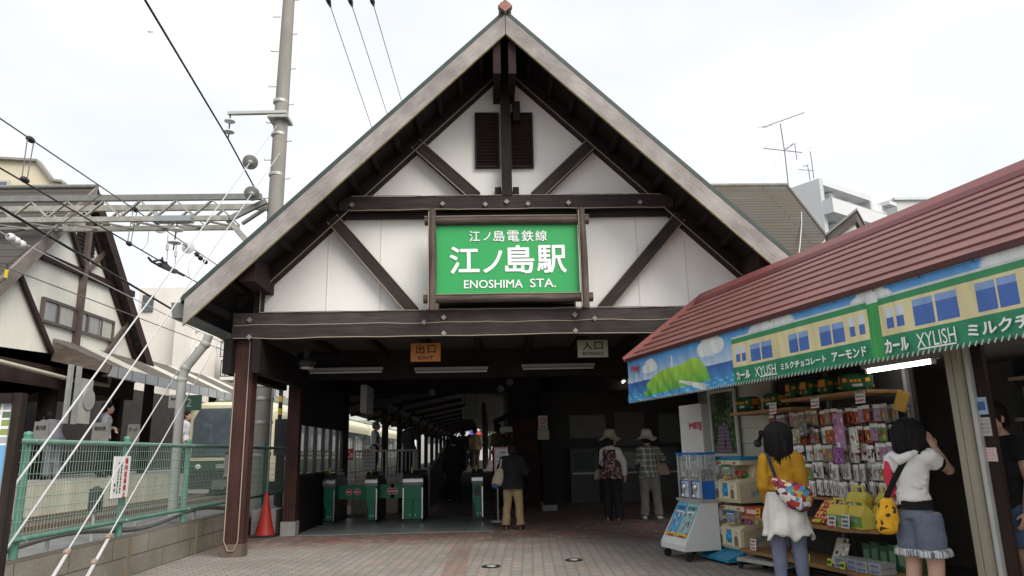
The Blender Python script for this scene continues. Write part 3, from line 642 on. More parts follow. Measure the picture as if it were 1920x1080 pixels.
MB().tube([(P.x, 17.2, .62), (P.x, 17.2, P.z-.12)], .015, 6).build('stand', STEEL, rs)
ns = thing('notice_stand', 'white notice with pink border on a thin stand beside the beige-trousered woman', 'notice', (.15, 13.6, 0))
a, b = AY(927, 905, 13.6), AY(958, 838, 13.6)
MB().obox(((a.x+b.x)/2, 13.6, (a.z+b.z)/2+.02), (b.x-a.x, .02, b.z-a.z-.04)).build('board', mat('notice_pink', (.55, .24, .26), .6, .05), ns)
MB().obox(((a.x+b.x)/2, 13.585, (a.z+b.z)/2+.02), (b.x-a.x-.05, .006, b.z-a.z-.1)).build('sheet', mat('notice_white', (.6, .59, .57), .6, .04), ns)
L = MB()
for k in range(5): letter(L, ['ご案内', 'きっぷは券売機で', 'お求めください', 'ありがとう', 'ございます'][k], ((a.x+b.x)/2, 13.579, b.z-.1-.075*k), ex, ez, .2 if k else .12, .04, .01)
L.build('lettering', TXT, ns)
MB().tube([((a.x+b.x)/2-.1, 13.61, 0), ((a.x+b.x)/2-.1, 13.61, a.z+.1)], .014, 6).lathe(((a.x+b.x)/2-.1, 13.61, .012), [(.14, 0), (.14, .02), (.02, .04)], 14).build('stand', STEEL, ns)
kb = thing('staff_booth', 'brown wooden staff booth with slanting roof right of the corridor', 'booth', (.9, 17.2, 0))
MB().box((.5, 17.0, 0), (1.1, 18.4, 2.0)).build('wall', wood('booth_wood', '#4a2a20', '#2c1914', (0, rad(90), 0)), kb)
MB().prism([(.05, 16.8, 1.93), (1.12, 16.8, 2.42), (1.12, 16.8, 2.48), (.05, 16.8, 1.99)], (0, 1.9, 0)).build('roof', DKY, kb)
MB().box((.2, 17.3, 1.72), (.52, 17.34, 1.84)).build('sign_panel', mat('notice_paper', (.55, .55, .53), .6, .04), kb)
ps = thing('post_notices', 'round no-smoking sign above a yellowed paper on the dark hall post', 'sign', (1.24, 15.98, 1.7))
c = AY(1018, 793, 15.98)
MB().box((c.x-.1, 15.985, c.z-.14), (c.x+.1, 15.998, c.z+.16)).build('sheet', mat('notice_paper', (.55, .55, .53), .6, .04), ps)
MB().tube([(c.x+.06*math.cos(t), 15.98, c.z+.05+.06*math.sin(t)) for t in np.linspace(0, 2*math.pi, 20)], .011, 6).bar((c.x-.045, 15.98, c.z+.09), (c.x+.045, 15.98, c.z+.005), .012, .012).build('red_ring', TXR, ps)
MB().box((c.x-.12, 15.98, c.z-.36), (c.x+.13, 15.998, c.z-.15)).build('paper', mat('yellow_paper', (.4, .37, .27), .6, .1, 9), ps)
L = MB(); letter(L, '禁煙', (c.x, 15.98, c.z-.09), ex, ez, .12, .055, .01); L.build('lettering', TXT, ps)
# ticket hall fittings on the right: map boards, counter, ticket machines, lit strips
for i, (x0_, x1_, z0_, z1_, c_) in enumerate(((2.0, 2.95, 1.55, 2.15, (.12, .115, .10)), (3.15, 3.95, 1.35, 2.2, (.08, .075, .07)), (4.3, 5.1, 1.4, 2.15, (.08, .08, .075)))):
    mb_ = thing('fare_map', ['pale fare map on the ticket hall wall between two posts', 'grey map board on the ticket hall wall behind the hat-wearing women', 'dim map board at the inner corner of the ticket hall'][i], 'map', (x0_, 18.55, z0_))
    MB().box((x0_, 18.56, z0_), (x1_, 18.6, z1_)).build('board', mat('map_board_%d' % i, c_, .5, .15, 3), mb_)
    MB().box((x0_+.03, 18.55, z0_+.03), (x1_-.03, 18.559, z1_-.03)).build('sheet', mat('map_sheet_%d' % i, [x*1.3 for x in c_], .5, .3, 14), mb_)
for i, x in enumerate((2.3, 3.3, 4.3)):
    tm = thing('ticket_machine', ['grey ticket machine at the left of the dark ticket hall', 'grey ticket machine in the middle of the dark ticket hall', 'grey ticket machine deepest in the dark ticket hall'][i], 'ticket machine', (x, 18.2, 0), 'ticket machines in the dark hall')
    MB().box((x-.35, 18.15, 0), (x+.35, 18.55, 1.3)).build('cabinet', mat('machine_grey', (.075, .075, .07), .5, .1), tm)
    MB().box((x-.25, 18.13, .8), (x+.25, 18.148, 1.2)).build('screen', mat('machine_screen', (.06, .08, .08), .2, .1), tm)
    MB().box((x-.3, 18.1, .68), (x+.3, 18.149, .72)).build('ledge', STEEL, tm)
for i, dx in enumerate((0, .2)):
    P = AY(1163+i*13, 721, 16.5); 
    t_ = thing('lit_strip_lamp', ['lit strip lamp on the dark ticket hall ceiling, nearer the sign', 'lit strip lamp on the dark ticket hall ceiling, nearer the awning'][i], 'lamp', (P.x, 16.5, P.z))
    MB().tube([(P.x-.05, 15.7, P.z), (P.x+.03, 17.2, P.z)], .02, 8).build('tube', glow('lit_tube', (1, .98, .92), 1.6), t_)
    MB().bar((P.x-.05, 15.7, P.z+.05), (P.x+.03, 17.2, P.z+.05), .1, .05).build('housing', mat('lamp_housing', (.3, .3, .28), .5, .05), t_)
    for yy in (15.9, 17.0): MB().tube([(P.x, yy, P.z+.07), (P.x, yy, 2.98)], .01, 5).build('hanger', IRON, t_)
c = AY(1165, 718, 18.5)

# traffic cone, drain covers
k = thing('traffic_cone', 'red plastic traffic cone standing against the concrete block pier', 'cone', (-3.6, 11.95, 0))
c = AZ(496, 1006)
k.location = c; k['org'] = tuple(c)
REDP = mat('cone_red', '#ab3026', .5, .08, 4)
MB().lathe(c, [(.155, .03), (.15, .05), (.11, .2), (.055, .5), (.03, .66), (.022, .68), (.001, .685)], 24).build('body', REDP, k)
MB().box((c.x-.19, c.y-.19, .004), (c.x+.19, c.y+.19, .03)).build('base', mat('cone_base', (.03, .025, .025), .7, .2), k)
for i, (px, py, r) in enumerate(((921, 1063, .085), (1076, 1051, .08))):
    c = AZ(px, py); t_ = thing('drain_cover', ['small round metal cover in the paving, nearer the viewer', 'small round metal cover in the paving beside grey patched bricks'][i], 'drain cover', c)
    MB().lathe(c, [(r+.02, .001), (r+.02, .012), (r, .014), (r, .009), (.001, .009)], 24, smooth=False).build('rim', IRON, t_)
    MB().lathe((c.x, c.y, .0105), [(r-.03, 0), (r-.035, .006), (.001, .007)], 20).build('cap', STEEL, t_)
# ================================================================== BLOCK WALL, FENCE, NOTICE
bw = thing('block_wall', 'stained concrete block wall below the green mesh fence', 'wall', (-4, 8, 0))
BLK = bricks('wall_blocks', '#8f8b81', '#989388', '#68645c', .8, .21, .008, (rad(90), 0, rad(90)), stain=(.5, .47, .41), bump=.5)
MB().box((-4.14, -2, -.02), (-3.98, 12.3, .42)).build('wall', BLK, bw)
for y in (6.1, 8.35, 10.2):
    MB().box((-3.985, y-.04, 0), (-3.974, y+.04, .40)).build('rust_stain_pilaster', mat('rust_streaked_concrete', (.22, .18, .12), .9, .4, 6, stretch=(1, 1, .2)), bw)
pr = thing('block_pier', 'stack of grey concrete blocks at the end of the wall behind the cone', 'pier', (-3.7, 12.6, 0))
for i, (x, z) in enumerate(((-3.86, .0), (-3.66, .0), (-3.86, .2), (-3.66, .2))):
    MB().box((x-.1+.004, 12.35, z+.003), (x+.1-.004, 12.75, z+.197)).build('block', CONC, pr)
MB().box((-3.98, 12.32, 0), (-3.55, 12.8, .002)).build('mortar_bed', CONCD, pr)
fe = thing('mesh_fence', 'green wire mesh fence with round top rail standing on the block wall', 'fence', (-4.1, 9, .42))
GRN = mat('fence_green', '#4a7a68', .5, .15, 8, c2='#638c7a'); GRP = mat('fence_rail_green', '#6d8f80', .45, .15, 6)
Y0, Y1 = 5.9, 15.2
MB().tube([(-4.1, Y0, 1.41), (-4.1, Y1, 1.41)], .026, 10).build('top_rail', GRP, fe)
MB().tube([(-4.1, Y0, .58), (-4.1, Y1, .58)], .022, 10).build('bottom_rail', GRN, fe)
for y in (6.62, 8.40, 10.08, 11.72, 13.4, 15.0):
    p = MB().tube([(-4.14, y, .2), (-4.14, y, 1.47)], .036, 10).lathe((-4.14, y, 1.47), [(.038, 0), (.036, .025), (.001, .035)], 10)
    o = p.build('post', GRN, fe); MB().tube([(-4.15, y+.03, 1.41), (-4.06, y+.03, 1.41)], .018, 6).tube([(-4.15, y+.03, .58), (-4.06, y+.03, .58)], .018, 6).build('clamp', GRP, o)
wm = MB()
for y in np.arange(Y0+.03, Y1, .05): wm.tube([(-4.09, y, .55), (-4.09, y, 1.40)], .0025, 4, cap=False)
for z in np.arange(.63, 1.39, .1): wm.tube([(-4.086, Y0, z), (-4.086, Y1, z)], .003, 4, cap=False)
wm.build('wire_mesh', mat('mesh_wire', '#7f9c8e', .5, .1, 5), fe)
fs = thing('no_parking_sign', 'white sign with red vertical characters wired to the green fence', 'sign', (-4.05, 8.2, .8))
q = [AX(214, 854, -4.04), AX(243, 857, -4.04), AX(241, 932, -4.04), AX(210, 934, -4.04)]
ya, yb, za, zb = (q[0].y+q[3].y)/2, (q[1].y+q[2].y)/2, (q[2].z+q[3].z)/2, (q[0].z+q[1].z)/2
MB().box((-4.05, ya, za), (-4.04, yb, zb)).build('board', WHITE, fs)
hh = zb-za; ww = yb-ya
def vtext(mb, s, o, exv, ezv, size, pitch, bold=.02):
    for k, ch in enumerate(s): letter(mb, ch, Vector(o)-Vector(ezv)*(pitch*k), exv, ezv, size, size, bold)
L = MB(); vtext(L, '構内駐車禁止', (-4.037, ya+ww*.74, zb-.05), (0, 1, 0), (0, 0, 1), .062, .071); L.build('lettering', TXR, fs)
for k, s in enumerate(('この場所に車を停めな', 'いでください撤去しま')):
    L = MB(); vtext(L, s, (-4.037, ya+ww*(.46-.17*k), zb-.07), (0, 1, 0), (0, 0, 1), .026, .034, .01); L.build('small_lettering', TXT, fs)
L = MB(); vtext(L, '駅長', (-4.037, ya+ww*.13, zb-.3), (0, 1, 0), (0, 0, 1), .03, .05, .01); L.build('small_lettering', TXT, fs)
ws = thing('plastic_sheet', 'white plastic sheet tied to the green fence beside the wooden front post', 'sheet', (-4.1, 11.2, 1))
a, b = AX(424, 850, -4.06), AX(441, 893, -4.06)
rings = [[(-4.06-.015*math.sin(k*1.7+i), a.y+(b.y-a.y)*k/8-(.1*i/6), a.z+(b.z-a.z)*i/6-.01*math.sin(k*2)) for k in range(9)] for i in range(7)]
MB().loft(rings, False, True, False).build('sheet', mat('white_plastic', (.65, .65, .66), .35, .06, 8), ws)
MB().tube([(-4.06, a.y, a.z), (-4.06, b.y, a.z)], .008, 5).build('tie', BLACK, ws)
cb = thing('cable_conduit', 'grey cable conduit sagging along the foot of the green fence', 'conduit', (-4.2, 9, .5))
MB().tube([(-4.2, y, .50+.05*math.sin(y*1.9)) for y in np.arange(6.5, 12.2, .25)], .035, 8).build('conduit', mat('conduit_grey', (.25, .25, .24), .6, .15), cb)
for y in (7.2, 8.9, 10.6, 11.9): MB().tube([(-4.2, y, .28), (-4.2, y, .52)], .02, 6).build('support', STEEL, cb)
tp = thing('track_junction_box', 'small dark cable box on a pipe between the track and the fence', 'cable box', (-5, 8.6, .28))
P = AX(423, 793, -4.6); P = AY(180, 930, 9.3)
MB().tube([(P.x, P.y, .28), (P.x, P.y, .75)], .02, 8).build('pipe', STEEL, tp); MB().box((P.x-.06, P.y-.06, .62), (P.x+.06, P.y+.06, .9)).lathe((P.x, P.y, .9), [(.06, 0), (.03, .03), (.001, .035)], 8).build('box', IRON, tp)
# notice board at the far left
bd = thing('notice_board', 'dark framed blue notice board at the left edge of the picture', 'notice board', (-3.3, 4.6, 0))
x1 = AY(46, 800, 4.6).x-.03; z1 = AY(30, 737, 4.6).z; z0 = AY(20, 985, 4.6).z; x0 = x1-1.0
BFR = wood('board_frame_wood', '#3a2f29', '#1f1916', (0, rad(90), 0))
for lo, hi in (((x1-.05, 4.58, -.02), (x1, 4.64, z1)), ((x0, 4.55, -.02), (x0+.06, 4.65, z1)), ((x0+.06, 4.56, z1-.06), (x1-.05, 4.64, z1-.002)), ((x0+.06, 4.56, z0), (x1-.05, 4.64, z0+.06))):
    MB().box(lo, hi).build('frame', BFR, bd)
MB().box((x0+.06, 4.6, z0+.06), (x1-.06, 4.63, z1-.06)).build('backing', GREYP, bd)
pw, ph = x1-x0-.13, z1-z0-.13
def board_print(U, V):
    c = np.tile(np.array(lin('#6fa6cf')), (len(U), 1)); u = U/pw; v = V/ph
    top = v > .62; c[top] = (.75, .76, .78)
    k = top & ((u*14 % 1) > .2) & ((v*13 % 1) > .25)
    rnd = (np.floor(u*14)*7.3+np.floor(v*13)*3.1) % 1
    h = np.sin(np.floor(u*14)*12.9+np.floor(v*13)*78.2)*43758.5; h = h-np.floor(h)
    pal = np.array([lin(x) for x in ('#6d86a8', '#8b9a5a', '#a2a6a8', '#c0a45c', '#ffffff', '#5f6f5a')])
    c[k] = pal[(h[k]*6).astype(int)]
    e = ((u-.86)/.12)**2+((v-.36)/.1)**2 < 1; c[e] = np.array(lin('#c5d3e2')); c[e & ((v*60 % 1) < .4)] = lin('#8ea4c0')
    return c
print_panel('poster', (x0+.065, 4.595, z0+.065), (1, 0, 0), (0, 0, 1), pw, ph, 200, 120, board_print, printed('printed_poster'), bd)

# ================================================================== UTILITY POLE, GUY WIRES, WIRES
pole = thing('utility_pole', 'tall tapering concrete utility pole behind the left roof slope', 'utility pole', (-4.68, 15, 0))
PX, PY = -4.38, 14.0
MB().tube([(PX, PY, -.02), (PX, PY, 4), (PX+.02, PY, 8), (PX+.06, PY, 13.5)], [.178, .165, .145, .107], 20).build('pole', mat('pole_concrete', '#8d8880', .8, .14, 5, stretch=(1, 1, .3)), pole)
for i, z in enumerate(np.arange(5.6, 12.5, .42)):
    s = 1 if i % 2 else -1; r = .14
    MB().tube([(PX+s*(r-.03), PY-.02, z), (PX+s*(r+.13), PY-.02, z)], .010, 6).tube([(PX+s*(r+.13), PY-.02, z), (PX+s*(r+.13), PY-.02, z+.03)], .010, 6).build('step', STEEL, pole)
for z in (1.3, 1.9, 2.35, 2.6, 7.85, 8.6, 6.95): MB().tube([(PX, PY, z-.03), (PX, PY, z+.03)], .186 if z < 5 else .163, 20).build('band', STEEL, pole)
MB().tube([(PX+.185, PY-.08, .3), (PX+.185, PY-.08, 2.9)], .02, 6).build('conduit', GREYP, pole)
arm = AY(434, 221, PY); armr = AY(541, 222, PY)
ar = MB().bar((arm.x, PY-.2, arm.z), (armr.x+.02, PY-.2, arm.z+.02), .09, .06).build('crossarm', GREYP, pole)
MB().box((PX-.2, PY-.24, arm.z-.1), (PX+.22, PY+.2, arm.z-.04)).build('bracket', STEEL, pole)
PORC = mat('white_porcelain', (.62, .62, .60), .25, .05, 6)
def disc_ins(name, label, p, q, n=2, r=.12, group=None, dk=IRON, por=None):
    """string of disc insulators from p to q"""
    por = por or PORC
    p, q = Vector(p), Vector(q); d = unit(q-p); L = (q-p).length; t = thing(name, label, 'insulator', p, group)
    MB().tube([p, q], .015, 6).build('pin', dk, t)
    for k in range(n):
        c = p+d*(L*(k+.6)/(n+.2)); MB().lathe(c, [(.03, -.05), (.05, -.03), (r, .0), (r, .012), (r*.75, .012), (r*.72, .022), (.05, .024), (.03, .05)], 16, d, smooth=False).build('disc', por, t)
    return t
disc_ins('disc_insulator', 'two white disc insulators hanging from the end of the pole crossarm', (arm.x+.05, PY-.2, arm.z-.03), tuple(AY(428, 259, PY-.2)), 2, .11)
WIRE = mat('black_wire', (.02, .02, .02), .5, .1); WIREG = mat('grey_wire', (.16, .16, .16), .5, .1); GUY = mat('pale_guy_wire', (.5, .5, .49), .4, .06)
def wire(name, label, pts, r, m, cat='wire', sag=0, group=None):
    P = [Vector(p) for p in pts]
    if sag and len(P) == 2: P = [P[0].lerp(P[1], k/12)-Vector((0, 0, sag*4*(k/12)*(1-k/12))) for k in range(13)]
    o = MB().tube(P, r, 6).build(name, m); return tag(o, label, cat, group)
# guy wires
gl = [('long pale guy wire passing closest to the notice board', (519, 236), (20, 920), 5.0, 15),
      ('long pale guy wire second from the notice board', (524, 288), (21, 1016), 5.2, 15),
      ('pale guy wire with spliced lower end nearer the notice board', (377, 624), (98, 1080), 5.9, 11.9),
      ('pale guy wire with spliced lower end nearer the front post', (409, 641), (162, 1080), 6.6, 12.4)]
for i, (lb, a, b, yl, yt) in enumerate(gl):
    A, B = AY(*a, PY-.15 if yt == 15 else yt), AY(*b, yl)
    if yt != 15: A = A + (A-B)*((PY-.1-A.y)/(A.y-B.y))
    B2 = B + (B-A)*((B.z-0.02)/(A.z-B.z))
    t = thing('guy_wire', lb, 'guy wire', A, 'guy wires of the utility pole')
    MB().tube([A, B2], .0085 if i < 2 else .008, 6).build('wire', GUY, t)
    u = unit(B2-A)
    if i < 2:
        c = AY(*((472, 318) if i == 0 else (467, 370)), PY-.15-(2.2 if i == 0 else 2.2)); c = A+u*((c-A).length)
        MB().lathe(c, [(.02, -.1), (.04, -.05), (.07, -.02), (.07, -.005), (.10, -.005), (.10, -.015), (.13, -.015), (.13, .01), (.05, .03), (.03, .07)], 20, u, smooth=False).build('insulator', mat('grey_insulator', (.32, .31, .29), .3, .1, 9), t)
    else:
        for k in (.15, .42, .75, 1.15): MB().tube([B2-u*(k+.03), B2-u*(k-.03)], .028, 8).build('clamp', mat('rusty_clamp', (.3, .22, .17), .7, .2), t)
        MB().tube([B2-u*.0+Vector((.02, 0, 0)), B2-u*1.2+Vector((.012, 0, 0))], .010, 6).build('splice', GUY, t)
# heavy feeder wire on the crossarm and three wires on the far side
a, b, c_ = AY(272, 0, PY-5.5), AY(428, 261, PY-.2), AY(506, 405, PY+3.2)
wire('feeder_wire', 'thick black feeder wire from the top left down to the pole crossarm', [a+(a-b)*.6, b, c_+(c_-b)*1.5], .019, WIRE)
for i, (p, q) in enumerate((((617, 5), (695, 233)), ((658, 5), (724, 208)), ((699, 5), (751, 183)))):
    A, B = AY(*p, 20), AY(*q, 30)
    t = thing('high_wire', ['leftmost of the three thin wires above the left roof slope', 'middle of the three thin wires above the left roof slope', 'rightmost of the three thin wires above the left roof slope'][i], 'wire', A, 'three wires above the roof')
    MB().tube([A-(B-A)*.4, A, B, B+(B-A)*.5], .014, 6).build('wire', WIREG, t)
    u = unit(B-A); MB().lathe(A, [(.03, .25), (.07, .0), (.08, -.15), (.03, -.2)], 10, u).build('dead_end_cap', IRON, t)
# catenary: messenger, contact wire and feeders over the track
def seg(p, q, X): return AX(*p, X), AX(*q, X)
XT = -7.1
def ext(A, B, k0=.3, k1=.6): return [A-(B-A)*k0, A, B, B+(B-A)*k1]
A, B = seg((0, 222), (407, 497), XT); wire('messenger_wire', 'thin overhead messenger wire carrying white disc insulators', ext(A, B), .012, WIREG)
A2, B2 = seg((0, 315), (370, 530), XT); wire('contact_wire', 'black overhead contact wire hung below the messenger wire', ext(A2, B2), .013, WIRE)
for i, (px, a, b) in enumerate(((50, 258, 334), (248, 391, 455), (0, 0, 0))):
    if not px: continue
    P, Q = AX(px+2, a, XT), AX(px-9, b, XT)
    t = thing('wire_dropper', ['pair of dropper rods between overhead wires above the beige building', 'pair of dropper rods between overhead wires below the truss'][i], 'dropper', P)
    MB().tube([P, Q], .009, 5).tube([P+Vector((0, .15, 0)), Q+Vector((0, .12, 0))], .009, 5).build('rod', WIREG, t)
    for c in (P, Q): MB().ball(c+Vector((0, .07, 0)), .05, 8, 1, 2).build('clamp', IRON, t)
for i, (p, q) in enumerate((((50, 418), (348, 595)), ((0, 435), (345, 607)), ((0, 497), (415, 655)))):
    A, B = seg(p, q, [-6.4, -6.2, -6.0][i])
    wire(['twisted_cable', 'thin_wire', 'thin_wire'][i], ['thick dark twisted cable crossing the half-timbered house', 'pale thin wire just below the twisted dark cable', 'lowest thin wire crossing the windows of the half-timbered house'][i], ext(A, B), [.02, .008, .008][i], [WIRE, GUY, WIREG][i], 'cable' if i == 0 else 'wire')
MW = lambda px, py: AX(px, py, XT)
disc_ins('disc_insulator', 'pale disc insulator on the messenger wire below the truss', MW(290, 417), MW(312, 431), 1, .16)
disc_ins('disc_insulator', 'pale disc insulator on the messenger wire nearer the roof corner', MW(343, 458), MW(362, 470), 1, .15)
t = thing('wire_coupling', 'row of black couplings on the messenger wire nearest the roof', 'coupling', MW(370, 477))
for px, py in ((369, 477), (376, 484), (385, 491)): MB().ball(MW(px, py), .06, 8, 1, 1.6).build('coupling', IRON, t)
t = thing('section_insulator', 'black forked section insulator on the contact wire', 'insulator', MW(300, 492))
MB().tube([MW(278, 483), MW(284, 490), MW(300, 499), MW(322, 506), MW(345, 517)], .025, 6).build('runner', IRON, t)
MB().tube([MW(288, 490), MW(302, 487), MW(322, 504), MW(345, 516)], .025, 6).build('runner', IRON, t)
MB().bar(MW(300, 496), MW(330, 510), .1, .08).build('bar', IRON, t)
for px in ((304, 482), (312, 490)): MB().tube([MW(*px), MW(px[0]+2, px[1]+12)], .02, 6).build('horn', IRON, t)
for i, (a, b) in enumerate((((315, 440), (313, 488)), ((331, 452), (328, 500)))):
    t = thing('hanger_insulator', ['small white hanger insulator under the messenger wire, left one', 'small white hanger insulator under the messenger wire, right one'][i], 'insulator', MW(*a))
    MB().tube([MW(*a), MW(*b)], .007, 5).build('rod', WIREG, t); c = MW((a[0]+b[0])/2, (a[1]+b[1])/2); MB().tube([c-Vector((0, 0, .06)), c+Vector((0, 0, .06))], .035, 8).build('body', PORC, t)
wire('loop_wire', 'thin looped jumper wire hanging beside the truss insulators', [MW(272, 407), MW(279, 430), MW(277, 455), MW(268, 468), MW(258, 466)], .006, GUY)
wire('loop_wire', 'thin looped jumper wire close to the roof corner', [MW(366, 478), MW(356, 490), MW(353, 505), MW(355, 520), MW(360, 528)], .006, GUY)
# lattice beam across the tracks
tr = thing('lattice_beam', 'pale steel lattice beam spanning the tracks from the utility pole', 'truss', (PX, PY, 6))
ST = mat('pale_truss_steel', '#aaa89d', .55, .22, 7, c2='#85827a'); STD = mat('truss_top_steel', '#777772', .5, .2, 6)
zt, zb = AY(250, 381, PY).z, AY(250, 420, PY).z; xl = -13.0; xr = AY(440, 400, PY).x
for y in (PY-.3, PY+.3):
    MB().box((xl, y-.04, zt-.06), (PX-.19 if y > PY else PX-.19, y+.04, zt+.06)).build('top_chord', STD if y < PY else ST, tr)
    MB().box((xl, y-.035, zb-.05), (xr, y+.035, zb+.05)).build('bottom_chord', ST, tr)
    n = 22; dx = (xr-xl)/n
    for k in range(n):
        a, b = (zt-.06, zb+.05) if k % 2 else (zb+.05, zt-.06)
        MB().bar((xl+k*dx, y, a), (xl+(k+1)*dx, y, b), .03, .06, (0, 1, 0)).build('lacing', ST, tr)
for k in range(11):
    x = xl+(xr-xl)*k/11; MB().bar((x, PY-.3, zb), (x+(xr-xl)/11, PY+.3, zb), .05, .03).build('cross_lacing', ST, tr)
q = AY(500, 378, PY); MB().bar((xr, PY-.25, zb), (PX-.15, PY-.1, zt-.02), .1, .1).build('end_strut', STD, tr)
MB().bar((xr-.05, PY-.2, zb), (PX-.2, PY-.05, zb-.75), .1, .1).build('knee_strut', ST, tr)
MB().bar((xr+.1, PY+.2, zb+.05), (PX-.2, PY, zt-.15), .06, .06).build('end_strut', ST, tr)
P = AY(322, 410, PY-.5); MB().box((P.x-.36, PY-.5, P.z-.04), (P.x+.36, PY-.3, P.z+.07)).build('insulator_plate', mat('plate_grey', '#8e9496', .5, .1), tr)
disc_ins('disc_insulator', 'white stacked insulator hanging from the plate under the lattice beam', (P.x+.08, PY-.42, P.z-.05), (P.x+.05, PY-.42, P.z-.62), 2, .13)
disc_ins('disc_insulator', 'pale insulator string at the far left under the lattice beam', AX(14, 441, -6.2), AX(46, 462, -6.2), 3, .055)
P = AY(12, 510, 9); t = thing('cable_marker', 'yellow cable marker at the left edge before the roof', 'marker', P)
MB().tube([P-Vector((0, 0, .08)), P+Vector((0, 0, .03))], .022, 8).build('marker', mat('marker_yellow', (.6, .4, .03), .5, .05), t); MB().tube([P+Vector((0, 0, .03)), P+Vector((0, 0, .1))], .014, 8).build('cap', BLACK, t)
MB().tube([P-Vector((.05, .2, .3)), P-Vector((0, 0, .08))], .008, 6).tube([P+Vector((0, 0, .1)), P+Vector((.4, 1.2, 1.5))], .008, 6).build('cable', IRON, t)

# ================================================================== HALF-TIMBERED BUILDING ACROSS THE TRACKS
hb = thing('half_timbered_house', 'cream half-timbered gabled building with grey tiled roof and lattice of dark braces', 'building', (-11, 15.9, 0))
XW = -9.2; YC, ZA, SL2 = 15.6, 7.0, 1.045
def hz(y, d=0): return ZA-abs(y-YC)*SL2-d
CREAM = mat('cream_render', (.87, .84, .735), .85, .07, 1.5, stretch=(1, 1, .5))
BROWN = wood('house_timber', '#4a3733', '#281a19', (0, 0, rad(90)))
MB().prism([(XW, 10.3, 3.2), (XW, YC+3.2, 3.2), (XW, YC+3.2, hz(YC+3.2)), (XW, YC, ZA), (XW, 10.3, hz(10.3))], (-6, 0, 0)).build('wall', CREAM, hb)
HROOF = bricks('house_roof_tiles', '#4b4a49', '#53504b', '#2d2c2b', 1.4, .27, .012, (0, rad(44), 0), stain=(.88, .78, .68), offset=.3)
HROOF2 = bricks('house_roof_tiles_near', '#4b4a49', '#53504b', '#2d2c2b', 3.2, .26, .014, (rad(44), 0, 0), stain=(.88, .78, .68), offset=.3)
XO = -8.98
for s in (-1, 1):
    L_ = 6.0 if s < 0 else 3.55
    MB().prism([(XO, YC, ZA+.32), (XO, YC+s*L_, hz(YC+L_, -.32)), (XO, YC+s*L_, hz(YC+L_, -.1)), (XO, YC, ZA+.1)], (-14, 0, 0)).build('roof', HROOF2 if s < 0 else HROOF, hb)
    MB().prism([(XO+.06, YC, ZA+.36), (XO+.06, YC+s*L_, hz(YC+L_, -.36)), (XO+.06, YC+s*L_, hz(YC+L_, .02)), (XO+.06, YC, ZA-.02)], (-.055, 0, 0)).build('bargeboard', wood('house_barge', '#a0968d', '#776d66', (0, 0, 0)) if s < 0 else BROWN, hb)
    MB().prism([(XW+.08, YC, ZA+.02), (XW+.08, YC+s*L_*.93, hz(YC+L_*.93, -.02)), (XW+.08, YC+s*L_*.93, hz(YC+L_*.93, .2)), (XW+.08, YC, ZA-.2)], (-.075, 0, 0)).build('rafter', BROWN, hb)
MB().tube([(XO+.05, YC, ZA+.37), (XO-14, YC, ZA+.37)], .055, 8).build('ridge_cap', STD, hb)
def tim(p, q, w=.16, m=BROWN): A, B = AX(*p, XW+.05), AX(*q, XW+.05); MB().bar(A, B, .09, w, (0, .7, .7) if abs(A.y-B.y) < .2 else (0, 0, 1)).build('timber', m, hb)
tim((76, 478), (250, 552), .15)
GT = wood('house_timber_grey', '#7d6f68', '#584c47', (0, 0, rad(90)))
for p, q in (((133, 425), (158, 505)), ((210, 457), (165, 508)), ((37, 515), (97, 662)), ((250, 592), (190, 675))): 
    A, B = AX(*p, XW+.07), AX(*q, XW+.07); MB().bar(A, B, .10, .07, (1, 0, 0)).build('brace', BROWN if p[0] in (133, 37) else GT, hb)
A, B = AX(163, 430, XW+.1), AX(150, 665, XW+.1); ym = (A.y+B.y)/2; MB().box((XW+.0, ym-.055, 3.21), (XW+.13, ym+.055, ZA-.3)).build('post', GT, hb)
for (pa, pb, pc) in (((150, 425), (163, 425), (150, 470)), ((170, 425), (184, 425), (170, 480))):
    A, B, D = AX(*pa, XW+.05), AX(*pb, XW+.05), AX(*pc, XW+.05)
    vo = MB().box((XW+.005, A.y, D.z), (XW+.03, B.y, A.z)).build('vent', BLACK, hb); l = MB()
    for z in np.arange(D.z, A.z, .085): l.box((XW+.031, A.y, z), (XW+.05, B.y, z+.03))
    l.build('louvre', BROWN, vo)
A, B = AX(84, 557, XW+.04), AX(210, 642, XW+.04); y0, y1, z1, z0 = A.y-.05, B.y, A.z, B.z
f = MB()
for lo, hi in (((y0, z0), (y1, z0+.06)), ((y0, z1-.06), (y1, z1)), ((y0, z0+.06), (y0+.06, z1-.06)), ((y1-.06, z0+.06), (y1, z1-.06))): f.box((XW+.002, lo[0], lo[1]), (XW+.07, hi[0], hi[1]))
for k in (1, 2, 3, 4): yy = y0+(y1-y0)*k/5; f.box((XW+.002, yy-.03, z0+.06), (XW+.065, yy+.03, z1-.06))
wo = f.build('window', mat('bronze_sash', '#5f5752', .5, .1), hb)
MB().box((XW+.03, y0+.05, z0+.05), (XW+.035, y1-.05, z1-.05)).build('pane', mat('curtained_glass', (.34, .33, .30), .15, .35, 2.2, spec=.7, stretch=(1, 2, .3), c2=(.20, .205, .2)), wo)
for a, b in ((.2, .42), (.78, .97)):
    cu = MB(); cu.loft([[(XW+.045+.006*math.sin(k*1.9), y0+(y1-y0)*(a+(b-a)*k/12), z) for k in range(13)] for z in (z0+.06, z1-.06)], False, True, False)
    cu.build('curtain', mat('curtain_cloth', (.5, .48, .42), .8, .1), wo)
